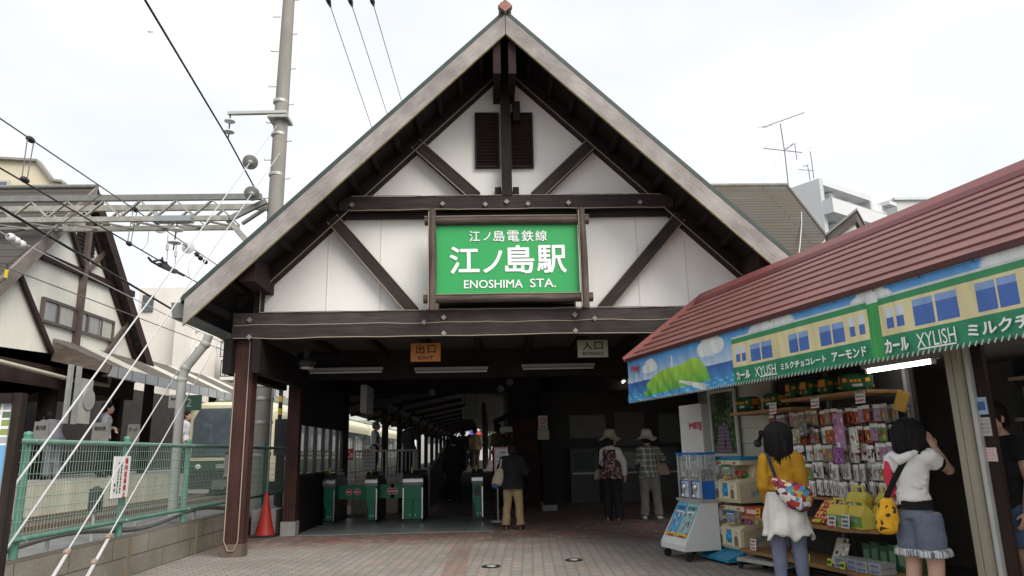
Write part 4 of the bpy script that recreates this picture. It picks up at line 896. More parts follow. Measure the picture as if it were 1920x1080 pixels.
# dark open ground floor with fascia, pipe and pale panels inside
MB().box((-15, 10.4, 2.75), (XW+.02, YC+3.1, 3.195)).build('fascia', BROWN, hb)
MB().box((-15.2, 9.5, .28), (-15, 22, 3.15)).build('back_wall', DARK, hb)
for y in (10.6, 13.2, 15.6, 18.4): MB().box((XW-.3, y-.1, .9), (XW-.1, y+.1, 2.75)).build('post', DKV, hb)
A, B, D = AX(0, 678, XW+.3), AX(140, 704, XW+.3), AX(205, 702, XW+.3)
MB().tube([A+(A-B)*.5, A, (B.x, B.y, A.z-.1), (D.x, D.y, A.z-.08), (D.x, D.y+.05, A.z+.1)], .045, 8).build('drain_pipe', mat('cream_pipe', (.5, .47, .38), .5, .08), hb)
for i, (px0, py0, px1, py1, Y, c_) in enumerate(((170, 792, 205, 830, 14.5, (.2, .2, .18)), (237, 795, 262, 828, 16.2, (.2, .2, .18)), (60, 790, 92, 830, 13.5, (.22, .22, .2)), (315, 740, 345, 765, 17.2, (.3, .3, .27)))):
    a, b = AY(px0, py1, Y), AY(px1, py0, Y)
    t = thing('platform_poster', ['pale poster in the dark beyond the fence, nearest its sign', 'pale poster in the dark beyond the left platform commuter in white', 'dim poster left of the stooping person beyond the fence', 'pale platform number board beside the drain pipe'][i], 'poster', a)
    MB().box((a.x, Y, a.z), (b.x, Y+.04, b.z)).build('board', mat('poster_board_%d' % i, c_, .5, .2, 5), t)
    L = MB(); letter(L, ['時刻表', 'きっぷ', '案内図', '鎌倉方面'][i], ((a.x+b.x)/2, Y-.006, b.z-(b.z-a.z)*.3), (1, 0, 0), (0, 0, 1), (b.x-a.x)*.7, (b.z-a.z)*.22, .01); L.build('lettering', TXT, t)
a = AY(346, 760, 17.25); t = thing('platform_number', 'dark green board with a pale numeral 2 behind the drain pipe', 'sign', a)
MB().box((a.x-.02, 17.25, a.z-.12), (a.x+.38, 17.3, a.z+.24)).build('board', mat('dark_green_board', (.03, .07, .05), .5, .1), t)
L = MB(); letter(L, '2', (a.x+.10, 17.244, a.z+.06), (1, 0, 0), (0, 0, 1), .12, .2, .02); L.build('lettering', mat('shaded_letter', (.22, .27, .22), .6, 0), t)  # numeral colour darkened to carry the shade under the canopy
# speed sign / mirror housing on the canopy corner
P = AX(145, 735, -8.1); t = thing('canopy_corner_frame', 'grey metal frame with a round disc hung under the canopy corner', 'frame', P)
for dx in (0, .28): MB().box((P.x-.03, P.y-.35+dx, P.z-.62), (P.x+.03, P.y-.25+dx, P.z+.5)).build('upright', STEEL, t)
MB().box((P.x-.02, P.y+.06, P.z-.6), (P.x+.02, P.y+.5, P.z+.28)).build('plate', mat('dull_plate', (.38, .37, .33), .6, .15), t)
MB().lathe((P.x+.02, P.y+.38, P.z-.12), [(.21, 0), (.21, .02), (.001, .022)], 20, (1, 0, 0), smooth=False).build('disc', mat('dull_disc', (.33, .33, .3), .5, .1), t)

# platform 2 and its canopy
struct(MB().box((-16, 11.8, .27), (-8.35, 60, .9)), 'far_platform', mat('platform_concrete', (.36, .345, .31), .85, .2, 3, stretch=(1, 1, .4)))
struct(MB().box((-8.345, 11.7, .28), (-8.3, 22, .86)), 'platform_edge_wall', mat('cream_edge_wall', (.52, .48, .38), .85, .25, 2.5, stretch=(1, 1, .25)))
pc = thing('far_canopy', 'corrugated platform canopy with pale translucent strips across the tracks', 'canopy', (-9, 20, .9))
A = AX(132, 668, -7.95); zE = 3.12
for k in range(32):
    y0 = 15.1+k*.9; pale = k % 3 == 1; m = mat('canopy_pale_sheet', (.66, .64, .56), .6, .1, 5) if pale else mat('canopy_grey_sheet', (.19, .17, .15), .8, .3, 6)
    q = MB().prism([(-7.95, y0, zE), (-9.6, y0, zE+.80), (-9.6, y0, zE+.85), (-7.95, y0, zE+.05)], (0, .894, 0))
    for y in np.arange(y0+.07, y0+.88, .15): q.bar((-7.96, y, zE+.055), (-9.6, y, zE+.855), .05, .03)
    q.build('roof_sheet', m, pc)
MB().box((-7.98, 15.1, zE-.16), (-7.93, 44, zE+.06)).build('fascia', mat('canopy_fascia', (.36, .37, .38), .5, .12, 4), pc)
fj = MB()
for y in np.arange(15.4, 44, .62): fj.box((-7.928, y-.008, zE-.15), (-7.924, y+.008, zE+.05))
fj.build('joint', IRON, pc)
for y in np.arange(15.6, 44, 4.6): MB().box((-9.6, y-.09, .9), (-9.4, y+.09, 3.45)).build('post', DKV, pc)
for y in np.arange(15.2, 44, 1.5): MB().bar((-8.0, y, zE-.05), (-9.6, y, zE+.73), .07, .1).build('rafter', DK, pc)
MB().box((-12.3, 19, .9), (-12.1, 44, 3.6)).build('back_screen', DARK, pc)
MB().prism([(-7.95, 15.05, 3.02), (-9.15, 15.05, 3.30), (-9.15, 15.05, 3.72), (-7.9, 15.05, 3.19)], (0, .06, 0)).build('end_board', wood('canopy_end', '#85786e', '#5a5049'), pc)

# ================================================================== TRAIN
tn = thing('tram_train', 'green and cream electric tram train standing at the platform', 'train', (-7.1, 20, .28))
CRM = mat('train_cream', '#d6cfae', .35, .05, 3); GRT = mat('train_green', '#405f3c', .35, .06, 3); GLS = mat('train_glass', (.05, .065, .075), .06, .3, 1.2, spec=1.0, c2=(.12, .15, .17))  # glass base colour lightened in blotches to stand for reflected sky
def rbox(x0, x1, z0, z1, r, y):
    pts = []
    for cx_, cz_, a0 in ((x1-r, z1-r, 0), (x0+r, z1-r, 90)):
        for k in range(6): a = rad(a0+k*18); pts.append((cx_+r*math.cos(a), y, cz_+r*math.sin(a)))
    return [(x1, y, z0)]+pts+[(x0, y, z0)]
XA, XB = -8.32, -5.88; ZR = 2.78
def car(y0, y1, front, low, high):
    b = MB().loft([rbox(XA, XB, .62, ZR, .38, y) for y in ((y0, y0+.18, y1) if front else (y0, y1))], smooth=False) if not front else MB().loft([rbox(XA+.12, XB-.12, .62, ZR-.1, .34, y0), rbox(XA+.02, XB-.02, .62, ZR-.01, .38, y0+.14), rbox(XA, XB, .62, ZR, .38, y0+.35), rbox(XA, XB, .62, ZR, .38, y1)], smooth=False)
    body = b.build('car_body', CRM, tn)
    for x, s in ((XA, -1), (XB, 1)):
        MB().box((x-.006 if s < 0 else x+.001, y0+.5, .64), (x-.001 if s < 0 else x+.006, y1-.1, 1.33)).build('lower_panel', low, body)
        MB().box((x-.008 if s < 0 else x+.003, y0+.5, 1.18), (x-.003 if s < 0 else x+.008, y1-.1, 1.25)).build('stripe', CRM, body)
        MB().box((x-.0095 if s < 0 else x+.001, y0+.7, 1.40), (x-.001 if s < 0 else x+.0095, y1-.4, 2.22)).build('window_band', IRON, body)
        n = int((y1-y0)/1.15)
        for k in range(n):
            yy = y0+.8+k*1.15
            MB().box((x-.012 if s < 0 else x-.001, yy, 1.42), (x+.001 if s < 0 else x+.012, yy+.98, 2.2)).build('window', GLS, body)
            MB().box((x-.02 if s < 0 else x+.004, yy+.47, 1.42), (x-.012 if s < 0 else x+.016, yy+.5, 2.2)).build('window_bar', IRON, body)
    MB().box((XA+.12, y0+.3, .3), (XB-.12, y1-.2, .62)).build('underframe', IRON, tn)
    for yy in (y0+1.6, y1-2.4):
        for x in (XA+.35, XB-.35): MB().tube([(x-.06, yy, .5), (x+.06, yy, .5)], .3, 16).build('wheel', IRON, tn)
    MB().loft([rbox(XA+.35, XB-.35, ZR-.05, ZR+.1, .1, y) for y in (y0+.9, y1-.4)], smooth=False).build('roof', mat('train_roof_green', '#66745a', .6, .12, 3), body)
    for yy in (y0+3.5, y1-4): MB().box((XA+.6, yy-.9, ZR+.1), (XB-.6, yy+.9, ZR+.3)).build('roof_unit', mat('roof_unit_grey', (.35, .36, .33), .6, .1), body)
    return body
b1 = car(20, 35.2, True, GRT, CRM); b2 = car(35.7, 50, False, GRT, CRM)
yF = 19.99
# front: big windscreen, cream rim, bumper stripe, dark apron
MB().loft([[(x, yF-.0, z) for x, z in ((XA+.20, 1.30), (XB-.20, 1.30), (XB-.20, 2.3), (XB-.36, 2.60), (XA+.36, 2.60), (XA+.20, 2.3))], [(x, yF-.03, z) for x, z in ((XA+.22, 1.32), (XB-.22, 1.32), (XB-.22, 2.29), (XB-.37, 2.58), (XA+.37, 2.58), (XA+.22, 2.29))]], smooth=False).build('windscreen', GLS, tn)
MB().box((XB-1.05, yF-.045, 1.42), (XB-1.0, yF-.03, 2.46)).build('windscreen_bar', IRON, tn)
MB().tube([(XB-.9, yF-.06, 1.5), (XB-.75, yF-.06, 2.35)], .012, 5).tube([(XB-.62, yF-.06, 2.4), (XB-.75, yF-.06, 1.9)], .012, 5).build('wiper', IRON, tn)
MB().box((XA+.13, yF-.03, .93), (XB-.13, yF+.0, 1.28)).build('front_panel', mat('train_dark_green', '#39503a', .35, .08), tn)
MB().box((XA+.12, yF-.045, 1.20), (XB-.12, yF-.031, 1.27)).build('front_stripe', CRM, tn)
MB().box((XA+.13, yF-.02, .36), (XB-.13, yF+.1, .925)).build('apron', IRON, tn)
for x in (XA+.42, XB-.42): MB().lathe((x, yF-.03, 1.04), [(.07, 0), (.07, .03), (.05, .04), (.001, .03)], 14, (0, -1, 0)).build('headlight', PORC, tn)
MB().box((XA+.85, yF-.1, .45), (XB-.85, yF-.02, .7)).tube([((XA+XB)/2, yF-.4, .52), ((XA+XB)/2, yF, .52)], .07, 8).build('coupler', mat('coupler_grey', (.12, .12, .115), .6, .2), tn)
for x in (XA+.5, XB-.5): MB().box((x-.28, yF-.12, .36), (x+.28, yF-.06, .46)).build('step_plate', STEEL, tn)
MB().box((XA+.9, yF-.033, 1.0), (XB-.9, yF-.031, 1.1)).build('route_plate', mat('route_plate', (.3, .33, .26), .5, .1), tn)
MB().lathe((XA+1.35, 20.3, ZR-.05), [(.14, 0), (.09, .12), (.05, .3), (.001, .31)], 8).build('roof_lamp', PORC, tn)
q = MB(); yp = 22.5; q.tube([(-7.5, yp-.7, ZR+.2), (-7.3, yp+.6, 3.5), (-7.3, yp-.5, 4.15)], .025, 6).tube([(-6.7, yp-.7, ZR+.2), (-6.9, yp+.6, 3.5), (-6.9, yp-.5, 4.15)], .025, 6).tube([(-7.8, yp-.5, 4.2), (-6.4, yp-.5, 4.2)], .03, 6).tube([(-7.4, yp+.6, 3.5), (-6.8, yp+.6, 3.5)], .02, 6)
q.build('pantograph', IRON, tn)
for i, x in enumerate((-7.65, -6.55, -5.2, -4.65)):
    o = MB().box((x-.035, -6, .28), (x+.035, 60, .36)).build('rail', mat('rusty_rail', (.16, .10, .07), .6, .3, 8)); tag(o, 'rusty steel rail running along the ballast beyond the fence', 'rail', 'rails of the tramway')
    if i > 1: bpy.data.objects.remove(o)

# ================================================================== BACKGROUND, LEFT
def block(name, label, x0, y0, z0, sx, sy, sz, m, cat='building'):
    t = thing(name, label, cat, (x0, y0, 0)); MB().box((x0, y0, z0), (x0+sx, y0+sy, z0+sz)).build('wall', m, t); return t
P0, P1, P2, P3, P4, P5 = [AY(*p, 30) for p in ((-60, 296), (73, 304), (101, 341), (119, 343), (131, 353), (140, 362))]
bb = thing('beige_building', 'beige flat-roofed building behind the half-timbered house at far left', 'building', (-22, 30, 0))
poly = [P0, P1, P2, P3, P4, P5]; poly = [(p.x, 30, p.z) for p in poly]+[(P5.x, 30, 0), (P0.x, 30, 0)]
MB().prism(poly, (-7, 8, 0)).build('wall', mat('beige_render', (.66, .58, .42), .85, .04, 2), bb)
for p, q in zip((P0, P1, P2, P3, P4), (P1, P2, P3, P4, P5)): MB().bar((p.x, 29.95, p.z+.03), (q.x, 29.95, q.z+.03), .3, .1).build('coping', mat('coping_grey', (.28, .26, .24), .6, .1), bb)
a, b = AY(-30, 375, 29.9), AY(18, 337, 29.9); wo = MB().box((a.x, 29.9, a.z), (b.x, 29.99, b.z)).build('window', GREYP, bb); MB().box((a.x+.1, 29.88, a.z+.1), (b.x-.1, 29.899, b.z-.1)).build('pane', GLS, wo)
wp = thing('white_apartments', 'pale apartment block with balconies behind the platform canopy', 'building', (-25, 45, 0))
WR = mat('pale_render', (.70, .66, .61), .85, .05, .6)
a, b = AY(262, 540, 46), AY(412, 560, 46)
MB().box((a.x, 46, 0), (b.x, 58, a.z)).build('wall', WR, wp); 
c = AY(300, 548, 45.9); MB().box((a.x+.3, 45.9, a.z-1.6), (a.x+1.0, 45.99, a.z-.5)).build('window', GLS, wp)
MB().box((b.x-2.2, 44.8, 0), (b.x-1.6, 45.99, a.z-1.2)).build('wall', WR, wp)
for k in range(9):
    P = AY(330+(k % 3)*40, 590+(k//3)*30, 45.98); MB().lathe(P, [(.1, 0), (.1, .08), (.001, .09)], 10, (0, -1, 0)).build('vent_cap', WHITE, wp)
for z0, z1 in ((640, 668), (685, 705), (725, 745)):
    A, B = AY(412, z1, 45), AY(440, z0, 45)
    bo = MB().box((A.x, 45, A.z-.25), (A.x+4, 47, A.z-.05)).build('balcony', WR, wp); r_ = MB()
    r_.box((A.x, 45, A.z-.05), (A.x+4, 45.05, A.z+.0)).box((A.x, 45, A.z+.9), (A.x+4, 45.05, A.z+.97))
    for k in range(14): r_.box((A.x+k*.28, 45.005, A.z), (A.x+k*.28+.04, 45.045, A.z+.9))
    r_.build('balcony_rail', IRON, bo); MB().box((A.x+.05, 46.8, A.z), (A.x+.9, 46.9, A.z+2)).build('balcony_door', GLS, wp)
    MB().box((A.x+.05, 45.06, A.z+.02), (A.x+3.9, 45.08, A.z+.88)).build('balcony_glass', glass('balcony_glazing', (.6, .68, .7), .5), bo)
MB().box((b.x, 47, 0), (b.x+4, 58, a.z-2)).build('wall', WR, wp)
# beyond the tracks in the middle: wooded rise, white buildings, end of the corridor
def leafy(name, label, c, r, h, seed, m=None, n=900, leaf=.16):
    rr = random.Random(seed); c = Vector(c); t = thing(name, label, 'tree', c)
    tk = MB().tube([c, c+Vector((.1, 0, h*.35)), c+Vector((0, .1, h*.75))], [r*.09, r*.07, r*.03], 8)
    for k in range(6):
        a = rr.uniform(0, 6.28); tk.tube([c+Vector((0, 0, h*rr.uniform(.3, .6))), c+Vector((math.cos(a)*r*.6, math.sin(a)*r*.6, h*rr.uniform(.6, .85)))], [r*.04, r*.012], 6)
    tk.build('trunk', mat('bark', (.06, .045, .035), .9, .3, 6), t)
    lobes = [(Vector((rr.uniform(-.6, .6)*r, rr.uniform(-.6, .6)*r, h*rr.uniform(.45, .85))), r*rr.uniform(.3, .5)) for _ in range(11)]
    V, F = [], []
    for k in range(n):
        lc, lr = rr.choice(lobes); d = Vector((rr.gauss(0, 1), rr.gauss(0, 1), rr.gauss(0, .8))).normalized()*lr*rr.uniform(.55, 1.05)
        p = c+lc+d; u = Vector((rr.gauss(0, 1), rr.gauss(0, 1), rr.gauss(0, 1))).normalized(); v = u.orthogonal().normalized(); s = leaf*rr.uniform(.6, 1.5)
        i = len(V); V += [p-u*s, p+v*s*.6, p+u*s, p-v*s*.6]; F.append((i, i+1, i+2, i+3))
    link_mesh('crown', V, F, False, m or mat('leaf_green', (.075, .12, .04), .7, .35, 2.5), t); return t
GREYB = mat('far_render', (.62, .61, .58), .85, .06, .5)
t = block('white_building', 'white building seen between the platform posts beyond the train', -22, 70, 0, 13, 10, 11, GREYB)
for z in (2.5, 5.5, 8.5):
    for x in (-20, -16.5, -13): wo = MB().box((x, 69.93, z), (x+1.4, 69.99, z+1.5)).build('window', GLS, t)
t = block('grey_building', 'grey building at the end of the tracks beside the white one', -8.5, 82, 0, 5, 8, 9, mat('far_grey', (.5, .5, .48), .85, .06, .5))
for z in (2.5, 5.5): MB().box((-7.5, 81.93, z), (-5.5, 81.99, z+1.5)).build('window', GLS, t)
leafy('broadleaf_tree', 'leafy green tree beyond the train roof', (-15.5, 60, 0), 3.2, 7.5, 3, n=2500, leaf=.2)
leafy('broadleaf_tree', 'small green tree at the bright far end of the corridor', (-.2, 70, .3), 1.6, 4.4, 5, n=900, leaf=.14)
t = block('street_building', 'pale building with coloured signs across the far end of the corridor', -3.5, 74, 0, 12, 6, 7, GREYB)
for i, (px0, py0, px1, py1, c_) in enumerate(((882, 806, 893, 818, (.06, .08, .5)), (892, 808, 912, 816, (.6, .08, .08)), (903, 796, 916, 804, (.6, .55, .05)), (895, 818, 908, 824, (.5, .6, .75)))):
    a, b = AY(px0, py1, 73.9), AY(px1, py0, 73.9); MB().box((a.x, 73.8-.02*i, a.z), (b.x, 73.98, b.z)).build('shop_sign', mat('far_sign_%d' % i, c_, .5, .05), t)
MB().box((-2.6, 73.9, 3.6), (-1.6, 73.99, 5)).build('window', GLS, t)
P = AY(281, 60, 40); o = MB().ball(P, .05, 8, 1.8, .7, .6).add([P+Vector((-.02, 0, .02)), P+Vector((-.25, .05, .10)), P+Vector((-.1, .08, .02))], [(0, 1, 2)]).add([P+Vector((.02, 0, .02)), P+Vector((.24, .05, .06)), P+Vector((.1, .08, .02))], [(0, 1, 2)]).build('bird', IRON); tag(o, 'tiny dark bird flying beside the thick feeder wire', 'bird')

# ================================================================== BACKGROUND, RIGHT
an = thing('annex_building', 'annex with weathered grey hip roof right of the main gable', 'building', (7, 17, 0))
RT_ = bricks('annex_roof_tiles', '#545350', '#5f594f', '#353433', 5, .15, .012, (rad(42), 0, 0), stain=(.95, .82, .66), offset=.3)
pTL, pTR, pBR, pBL = AY(1335, 346, 17), AY(1475, 347, 17), AY(1640, 560, 13), AY(1330, 560, 13)
pTL.z = pTR.z; pBL = Vector((2.5, pBR.y, pBR.z)); pTL = Vector((3.2, 17, pTR.z))
MB().prism([pTL, pTR, pBR, pBL], (0, .06, -.12)).build('roof', RT_, an)
MB().prism([pTR, (pTR.x+1.4, 20, pTR.z-1.5), (pBR.x+.5, 20, pBR.z), pBR], (0, .02, -.12)).build('roof', RT_, an)
MB().tube([pTL, pTR], .06, 8).build('ridge_cap', STD, an)
MB().tube([pTR, pBR], .035, 8).build('hip_cap', mat('hip_cap', '#55504a', .7, .2, 5), an)
MB().box((5.4, pBR.y+.5, 0), (pBR.x-.4, 20, pBR.z-.1)).build('wall', CREAM, an)
wire('thin_wire', 'thin white cable lying down the grey hip roof', [AY(1503, 385, 16.2)+Vector((0, 0, .02)), AY(1503, 420, 15.3), AY(1500, 460, 14.2), AY(1495, 500, 13.4)], .012, GUY)
sg_ = thing('small_gable', 'small white gable with dark bargeboards behind the red roof', 'roof gable', (9, 15, 0))
A, B, D = AY(1551, 443, 14), AY(1605, 397, 14), AY(1680, 442, 14)
A2 = AY(1553, 432, 14)
MB().prism([(A.x+.1, 14.1, A.z-1.5), (A.x+.1, 14.1, A.z-.02), (B.x, 14.1, B.z-.1), (B.x, 14.1, A.z-1.5)], (0, 3, 0)).build('wall', mat('gable_siding', (.66, .64, .60), .7, .06, 3), sg_)
ey = unit(Vector((.55, .84, 0)))
MB().prism([(B.x, 14.1, B.z-.12), (B.x+1.6, 16.3, B.z-.75), (B.x+1.6, 16.3, A.z-1.5), (B.x, 14.1, A.z-1.5)], (.01, .3, 0)).build('wall', mat('gable_siding', (.66, .64, .60), .7, .06, 3), sg_)
MB().prism([A, B, (B.x, B.y, B.z-.22), (A.x, A.y, A.z-.2)], (0, .09, 0)).build('bargeboard', wood('grey_barge', '#6b635b', '#453f3a', (0, rad(-40), 0)), sg_)
MB().prism([(B.x, 14, B.z), (B.x+1.9, 16.3, B.z-.7), (B.x+1.9, 16.3, B.z-.9), (B.x, 14, B.z-.22)], (.02, .08, 0)).build('bargeboard', wood('grey_barge_side', '#7b7168', '#5b534c', (0, rad(20), 0)), sg_)
MB().prism([(A.x-.05, 13.95, A.z+.0), (B.x, 13.95, B.z+.02), (B.x+1.9, 16.3, B.z-.68), (A.x+1.5, 17, A.z)], (0, 0, .05)).build('roof', STD, sg_)
ap = thing('white_flats', 'white block of flats with stepped balconies above the red roof', 'building', (30, 60, 0))
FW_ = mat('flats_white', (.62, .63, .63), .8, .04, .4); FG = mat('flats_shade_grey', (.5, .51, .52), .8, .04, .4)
def F(px, py, Y): return AY(px, py, Y)
c1, c2, c3, c4 = F(1487, 352, 62), F(1535, 334, 56), F(1638, 362, 60), F(1684, 357, 62)
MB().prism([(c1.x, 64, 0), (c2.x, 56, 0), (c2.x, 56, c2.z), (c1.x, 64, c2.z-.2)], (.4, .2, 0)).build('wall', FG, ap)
ed = unit(Vector((c3.x-c2.x, 4.5, 0))); LW = (Vector((c3.x, 60.5, 0))-Vector((c2.x, 56, 0))).length
o0 = Vector((c2.x, 56, 0)); nn_ = Vector((ed.y, -ed.x, 0))
def flat(u0, u1, v0, v1, z0, z1, m, name, par=None):
    P = [o0+ed*u0-nn_*v0, o0+ed*u1-nn_*v0, o0+ed*u1-nn_*v1, o0+ed*u0-nn_*v1]
    return MB().prism([p+Vector((0, 0, z0)) for p in P], (0, 0, z1-z0)).build(name, m, par or ap)
H = c2.z
flat(0, LW, 1.3, 6, 0, H-.5, FW_, 'wall'); flat(0, LW, 0, 6, H-.5, H, FW_, 'roof'); flat(0, .35, 0, 1.3, 0, H-.5, FW_, 'side_screen'); flat(LW-.3, LW, 0, 1.3, 0, H-.5, FG, 'side_screen')
for k in range(4):
    z = H-2.95-k*2.9
    bo = flat(.1, LW+.6, -.9, 1.29, z-.3, z, FW_, 'balcony'); flat(.1, LW+.6, -.9, -.75, z, z+.95, FW_, 'parapet', bo); flat(.1, .25, -.74, 1.2, z, z+.95, FW_, 'parapet', bo)
    MB().tube([o0+ed*.1-nn_*-.82+Vector((0, 0, z+1.03)), o0+ed*(LW+.6)-nn_*-.82+Vector((0, 0, z+1.03))], .03, 6).build('handrail', STEEL, bo)
    flat(.6, 2.2, 1.25, 1.29, z, z+1.95, GLS, 'balcony_door'); flat(3.4, 4.6, 1.25, 1.29, z, z+1.95, GLS, 'balcony_door')
    au = flat(2.5, 3.1, .6, 1.2, z+1.75, z+2.35, WHITE, 'air_conditioner'); flat(5.2, 5.8, .6, 1.2, z+1.45, z+2.05, WHITE, 'air_conditioner')
w2 = F(1662, 352, 61)
flat(LW, LW+3.3, .4, 7, 0, H-.35, FW_, 'wall'); flat(LW+2.6, LW+3.9, -.3, 7, H-.35, H, FW_, 'roof')
wb = flat(LW+.5, LW+2.1, -.1, .39, H-3.1, H-1.6, WHITE, 'bay_window'); flat(LW+.85, LW+2.0, -.13, -.101, H-2.9, H-1.8, GLS, 'pane', wb)
q = thing('pale_flats', 'pale lower block of flats right of the white one', 'building', (45, 75, 0))
a = F(1680, 376, 75); b = F(1760, 376, 75)
MB().box((a.x, 75, 0), (b.x+6, 82, a.z)).build('wall', mat('pale_flats', (.60, .59, .56), .8, .04, .4), q); MB().box((a.x-.3, 74.7, a.z), (b.x+6.3, 82.3, a.z+.3)).build('roof', FW_, q)
c = F(1712, 388, 74.9); wo = MB().box((c.x, 74.92, c.z-1.3), (c.x+3, 74.99, c.z)).build('window', GLS, q)
def aerial(label, base, top, Y, elems, r=.012, lean=0):
    A, B = AY(*base, Y), AY(*top, Y); t = thing('tv_antenna', label, 'antenna', A)
    MB().tube([A, A.lerp(B, .5)+Vector((.02, 0, 0)), B], r*1.3, 6).build('mast', WIREG, t)
    for p, q, els in elems:
        P, Q = AY(*p, Y), AY(*q, Y); MB().tube([P, Q], r, 6).build('boom', WIREG, t)
        for k, dpx, dpy in els:
            c = P.lerp(Q, k); d = (AY(960+dpx, 540-dpy, Y)-AY(960, 540, Y)); d.y = .25
            MB().tube([c-d, c+d], r*.55, 5).build('element', GUY, t)
    return t
aerial('large double television antenna on the grey hip roof', (1478, 347), (1463, 232), 17,
       [((1430, 239), (1508, 211), [(0.0, -2, 9), (.06, 2, 9), (.11, -2, 8)]), ((1432, 278), (1504, 286), [(0, 10, 7), (.25, 9, 7), (.4, 10, 8), (.6, 12, 9), (1, 31, 21)]), ((1470, 281), (1490, 269), [(.5, 0, 0.1), (1, 16, 11)]), ((1490, 269), (1494, 299), [(1, 15, 10)])], .011)
aerial('thin small antenna pair on the white block of flats', (1519, 338), (1514, 310), 57, [((1506, 312), (1516, 309), [(.2, 0, 3)])], .03)
aerial('thin bare mast on the white block of flats', (1526, 335), (1519, 284), 57, [((1497, 318), (1524, 320), [(.5, 0, 3)])], .03)
wire('thin_wire', 'thin stay wire from the large antenna down to the hip roof', [AY(1467, 290, 17), AY(1425, 346, 16)], .006, GUY)

# odds and ends between the front posts
t = thing('signal_cabinet', 'dark grey signal cabinet behind the concrete pole between the two red-brown posts', 'cabinet', (-4.0, 14.6, .28))
P = AY(529, 820, 14.8); MB().box((P.x-.13, 14.7, P.z-.36), (P.x+.13, 14.95, P.z+.36)).build('body', mat('cabinet_dark', (.06, .065, .07), .5, .15), t); MB().box((P.x-.05, 14.78, .28), (P.x+.05, 14.88, P.z-.36)).build('stand', IRON, t)
t = thing('warning_post', 'slim yellow and black striped post behind the signal cabinet', 'post', (-3.9, 15.3, .28)); P = AY(529, 700, 15.3)
for k in range(9): MB().box((P.x-.035, 15.27, P.z-1.0+k*.13), (P.x+.035, 15.33, P.z-1.0+k*.13+.13)).build('stripe', mat('warn_yellow', (.6, .42, .03), .5, .05) if k % 2 else BLACK, t)
MB().box((P.x-.03, 15.27, .28), (P.x+.03, 15.33, P.z-1.0)).build('post', IRON, t)
t = thing('low_screen', 'low red-brown board screen behind the concrete block pier', 'screen', (-3.5, 12.9, 0))
for k in range(3): MB().box((-3.55+.1*k, 12.9, .0), (-3.46+.1*k, 12.95, .92)).build('board', wood('screen_wood', '#4d2a24', '#2c1815', (0, rad(90), 0)), t)
MB().box((-3.56, 12.955, .7), (-3.25, 12.99, .78)).build('batten', DK, t)
# ================================================================== SHOP (built in its own frame: x along the eave, y inwards, z up)
RZ = math.atan2(SA.y, SA.x)
X1, Y1_, Z1 = (1, 0, 0), (0, 1, 0), (0, 0, 1)
def atS(o, s=0, n=0, z=0, dr=0): o.location = S(s, n, z); o.rotation_euler = (0, 0, RZ+dr); return o
sh = proto('souvenir_shop', 'souvenir shop with red stepped roof and open front beside the station hall', 'shop')
RED = mat('red_roof_metal', '#83574f', .6, .10, 2.2, stretch=(1.2, 2, 2), c2='#6f4743', spec=.5)
ZE, ZRG, NR, SE = 2.385, 3.29, 1.19, 7.6
nC = 9
for k in range(nC):
    a, b = k/nC, (k+1)/nC; n0, n1 = -.04+(NR+.04)*a, -.04+(NR+.04)*b+.02; z0, z1 = ZE+(ZRG-ZE)*a, ZE+(ZRG-ZE)*b
    MB().prism([(.0, n0, z0+.003), (SE, n0, z0+.003), (SE, n1, z1-.002), (.0, n1, z1-.002)], (0, .004, -.012)).build('roof_course', RED, sh)
MB().prism([(0.0, NR, ZRG-.02), (SE, NR, ZRG-.02), (SE, 2.5, ZE-.02), (.0, 2.5, ZE-.02)], (0, 0, -.03)).build('rear_roof', RED, sh)
MB().prism([(0, NR-.12, ZRG-.065), (0, NR, ZRG+.055), (0, NR+.12, ZRG-.05), (0, NR, ZRG-.03)], (SE, 0, 0)).build('ridge_cap', mat('red_ridge', '#7f4844', .5, .08, 3), sh)
MB().prism([(0, NR-.16, ZRG-.115), (0, NR-.11, ZRG-.05), (0, NR-.11, ZRG-.08), (0, NR-.16, ZRG-.13)], (SE, 0, 0)).build('ridge_flashing', mat('red_ridge_dark', '#693536', .5, .08, 3), sh)
MB().bar((-.012, -.06, ZE-.0), (-.012, NR, ZRG+.02), .03, .07).build('verge_trim', mat('red_ridge', '#7f4844', .5, .08, 3), sh)
MB().prism([(0, 0, ZE-.05), (0, NR, ZRG-.1), (0, 2.5, ZE-.05)], (.04, 0, 0)).build('end_gable', DARK, sh)
MB().box((0, -.045, ZE-.03), (SE, -.02, ZE+.012)).build('eave_trim', mat('red_trim_dark', '#4d2727', .5, .1, 4), sh)
MB().box((0, .02, ZE-.08), (SE, .9, ZE-.05)).build('soffit', DARK, sh)
SID = mat('cream_siding', (.50, .47, .39), .6, .05, 3)
for k in range(13): MB().prism([(.12, 1.04, .02+k*.18), (1.62, 1.04, .02+k*.18), (1.62, 1.055, .02+k*.18+.177), (.12, 1.055, .02+k*.18+.177)], (0, .05, 0)).build('siding_board', SID, sh)
MB().box((.1, 1.06, 0), (.16, 2.45, 2.3)).build('end_wall', SID, sh)
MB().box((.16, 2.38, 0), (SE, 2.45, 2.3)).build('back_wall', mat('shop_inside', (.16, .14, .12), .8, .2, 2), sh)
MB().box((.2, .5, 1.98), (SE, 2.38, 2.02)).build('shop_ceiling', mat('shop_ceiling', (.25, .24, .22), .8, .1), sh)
MB().box((1.62, .95, .0), (SE, 2.38, .012)).build('shop_floor', mat('shop_floor', (.10, .10, .095), .8, .2, 4), sh)
POSTC = mat('cream_metal_post', '#9a9280', .45, .05, 3)
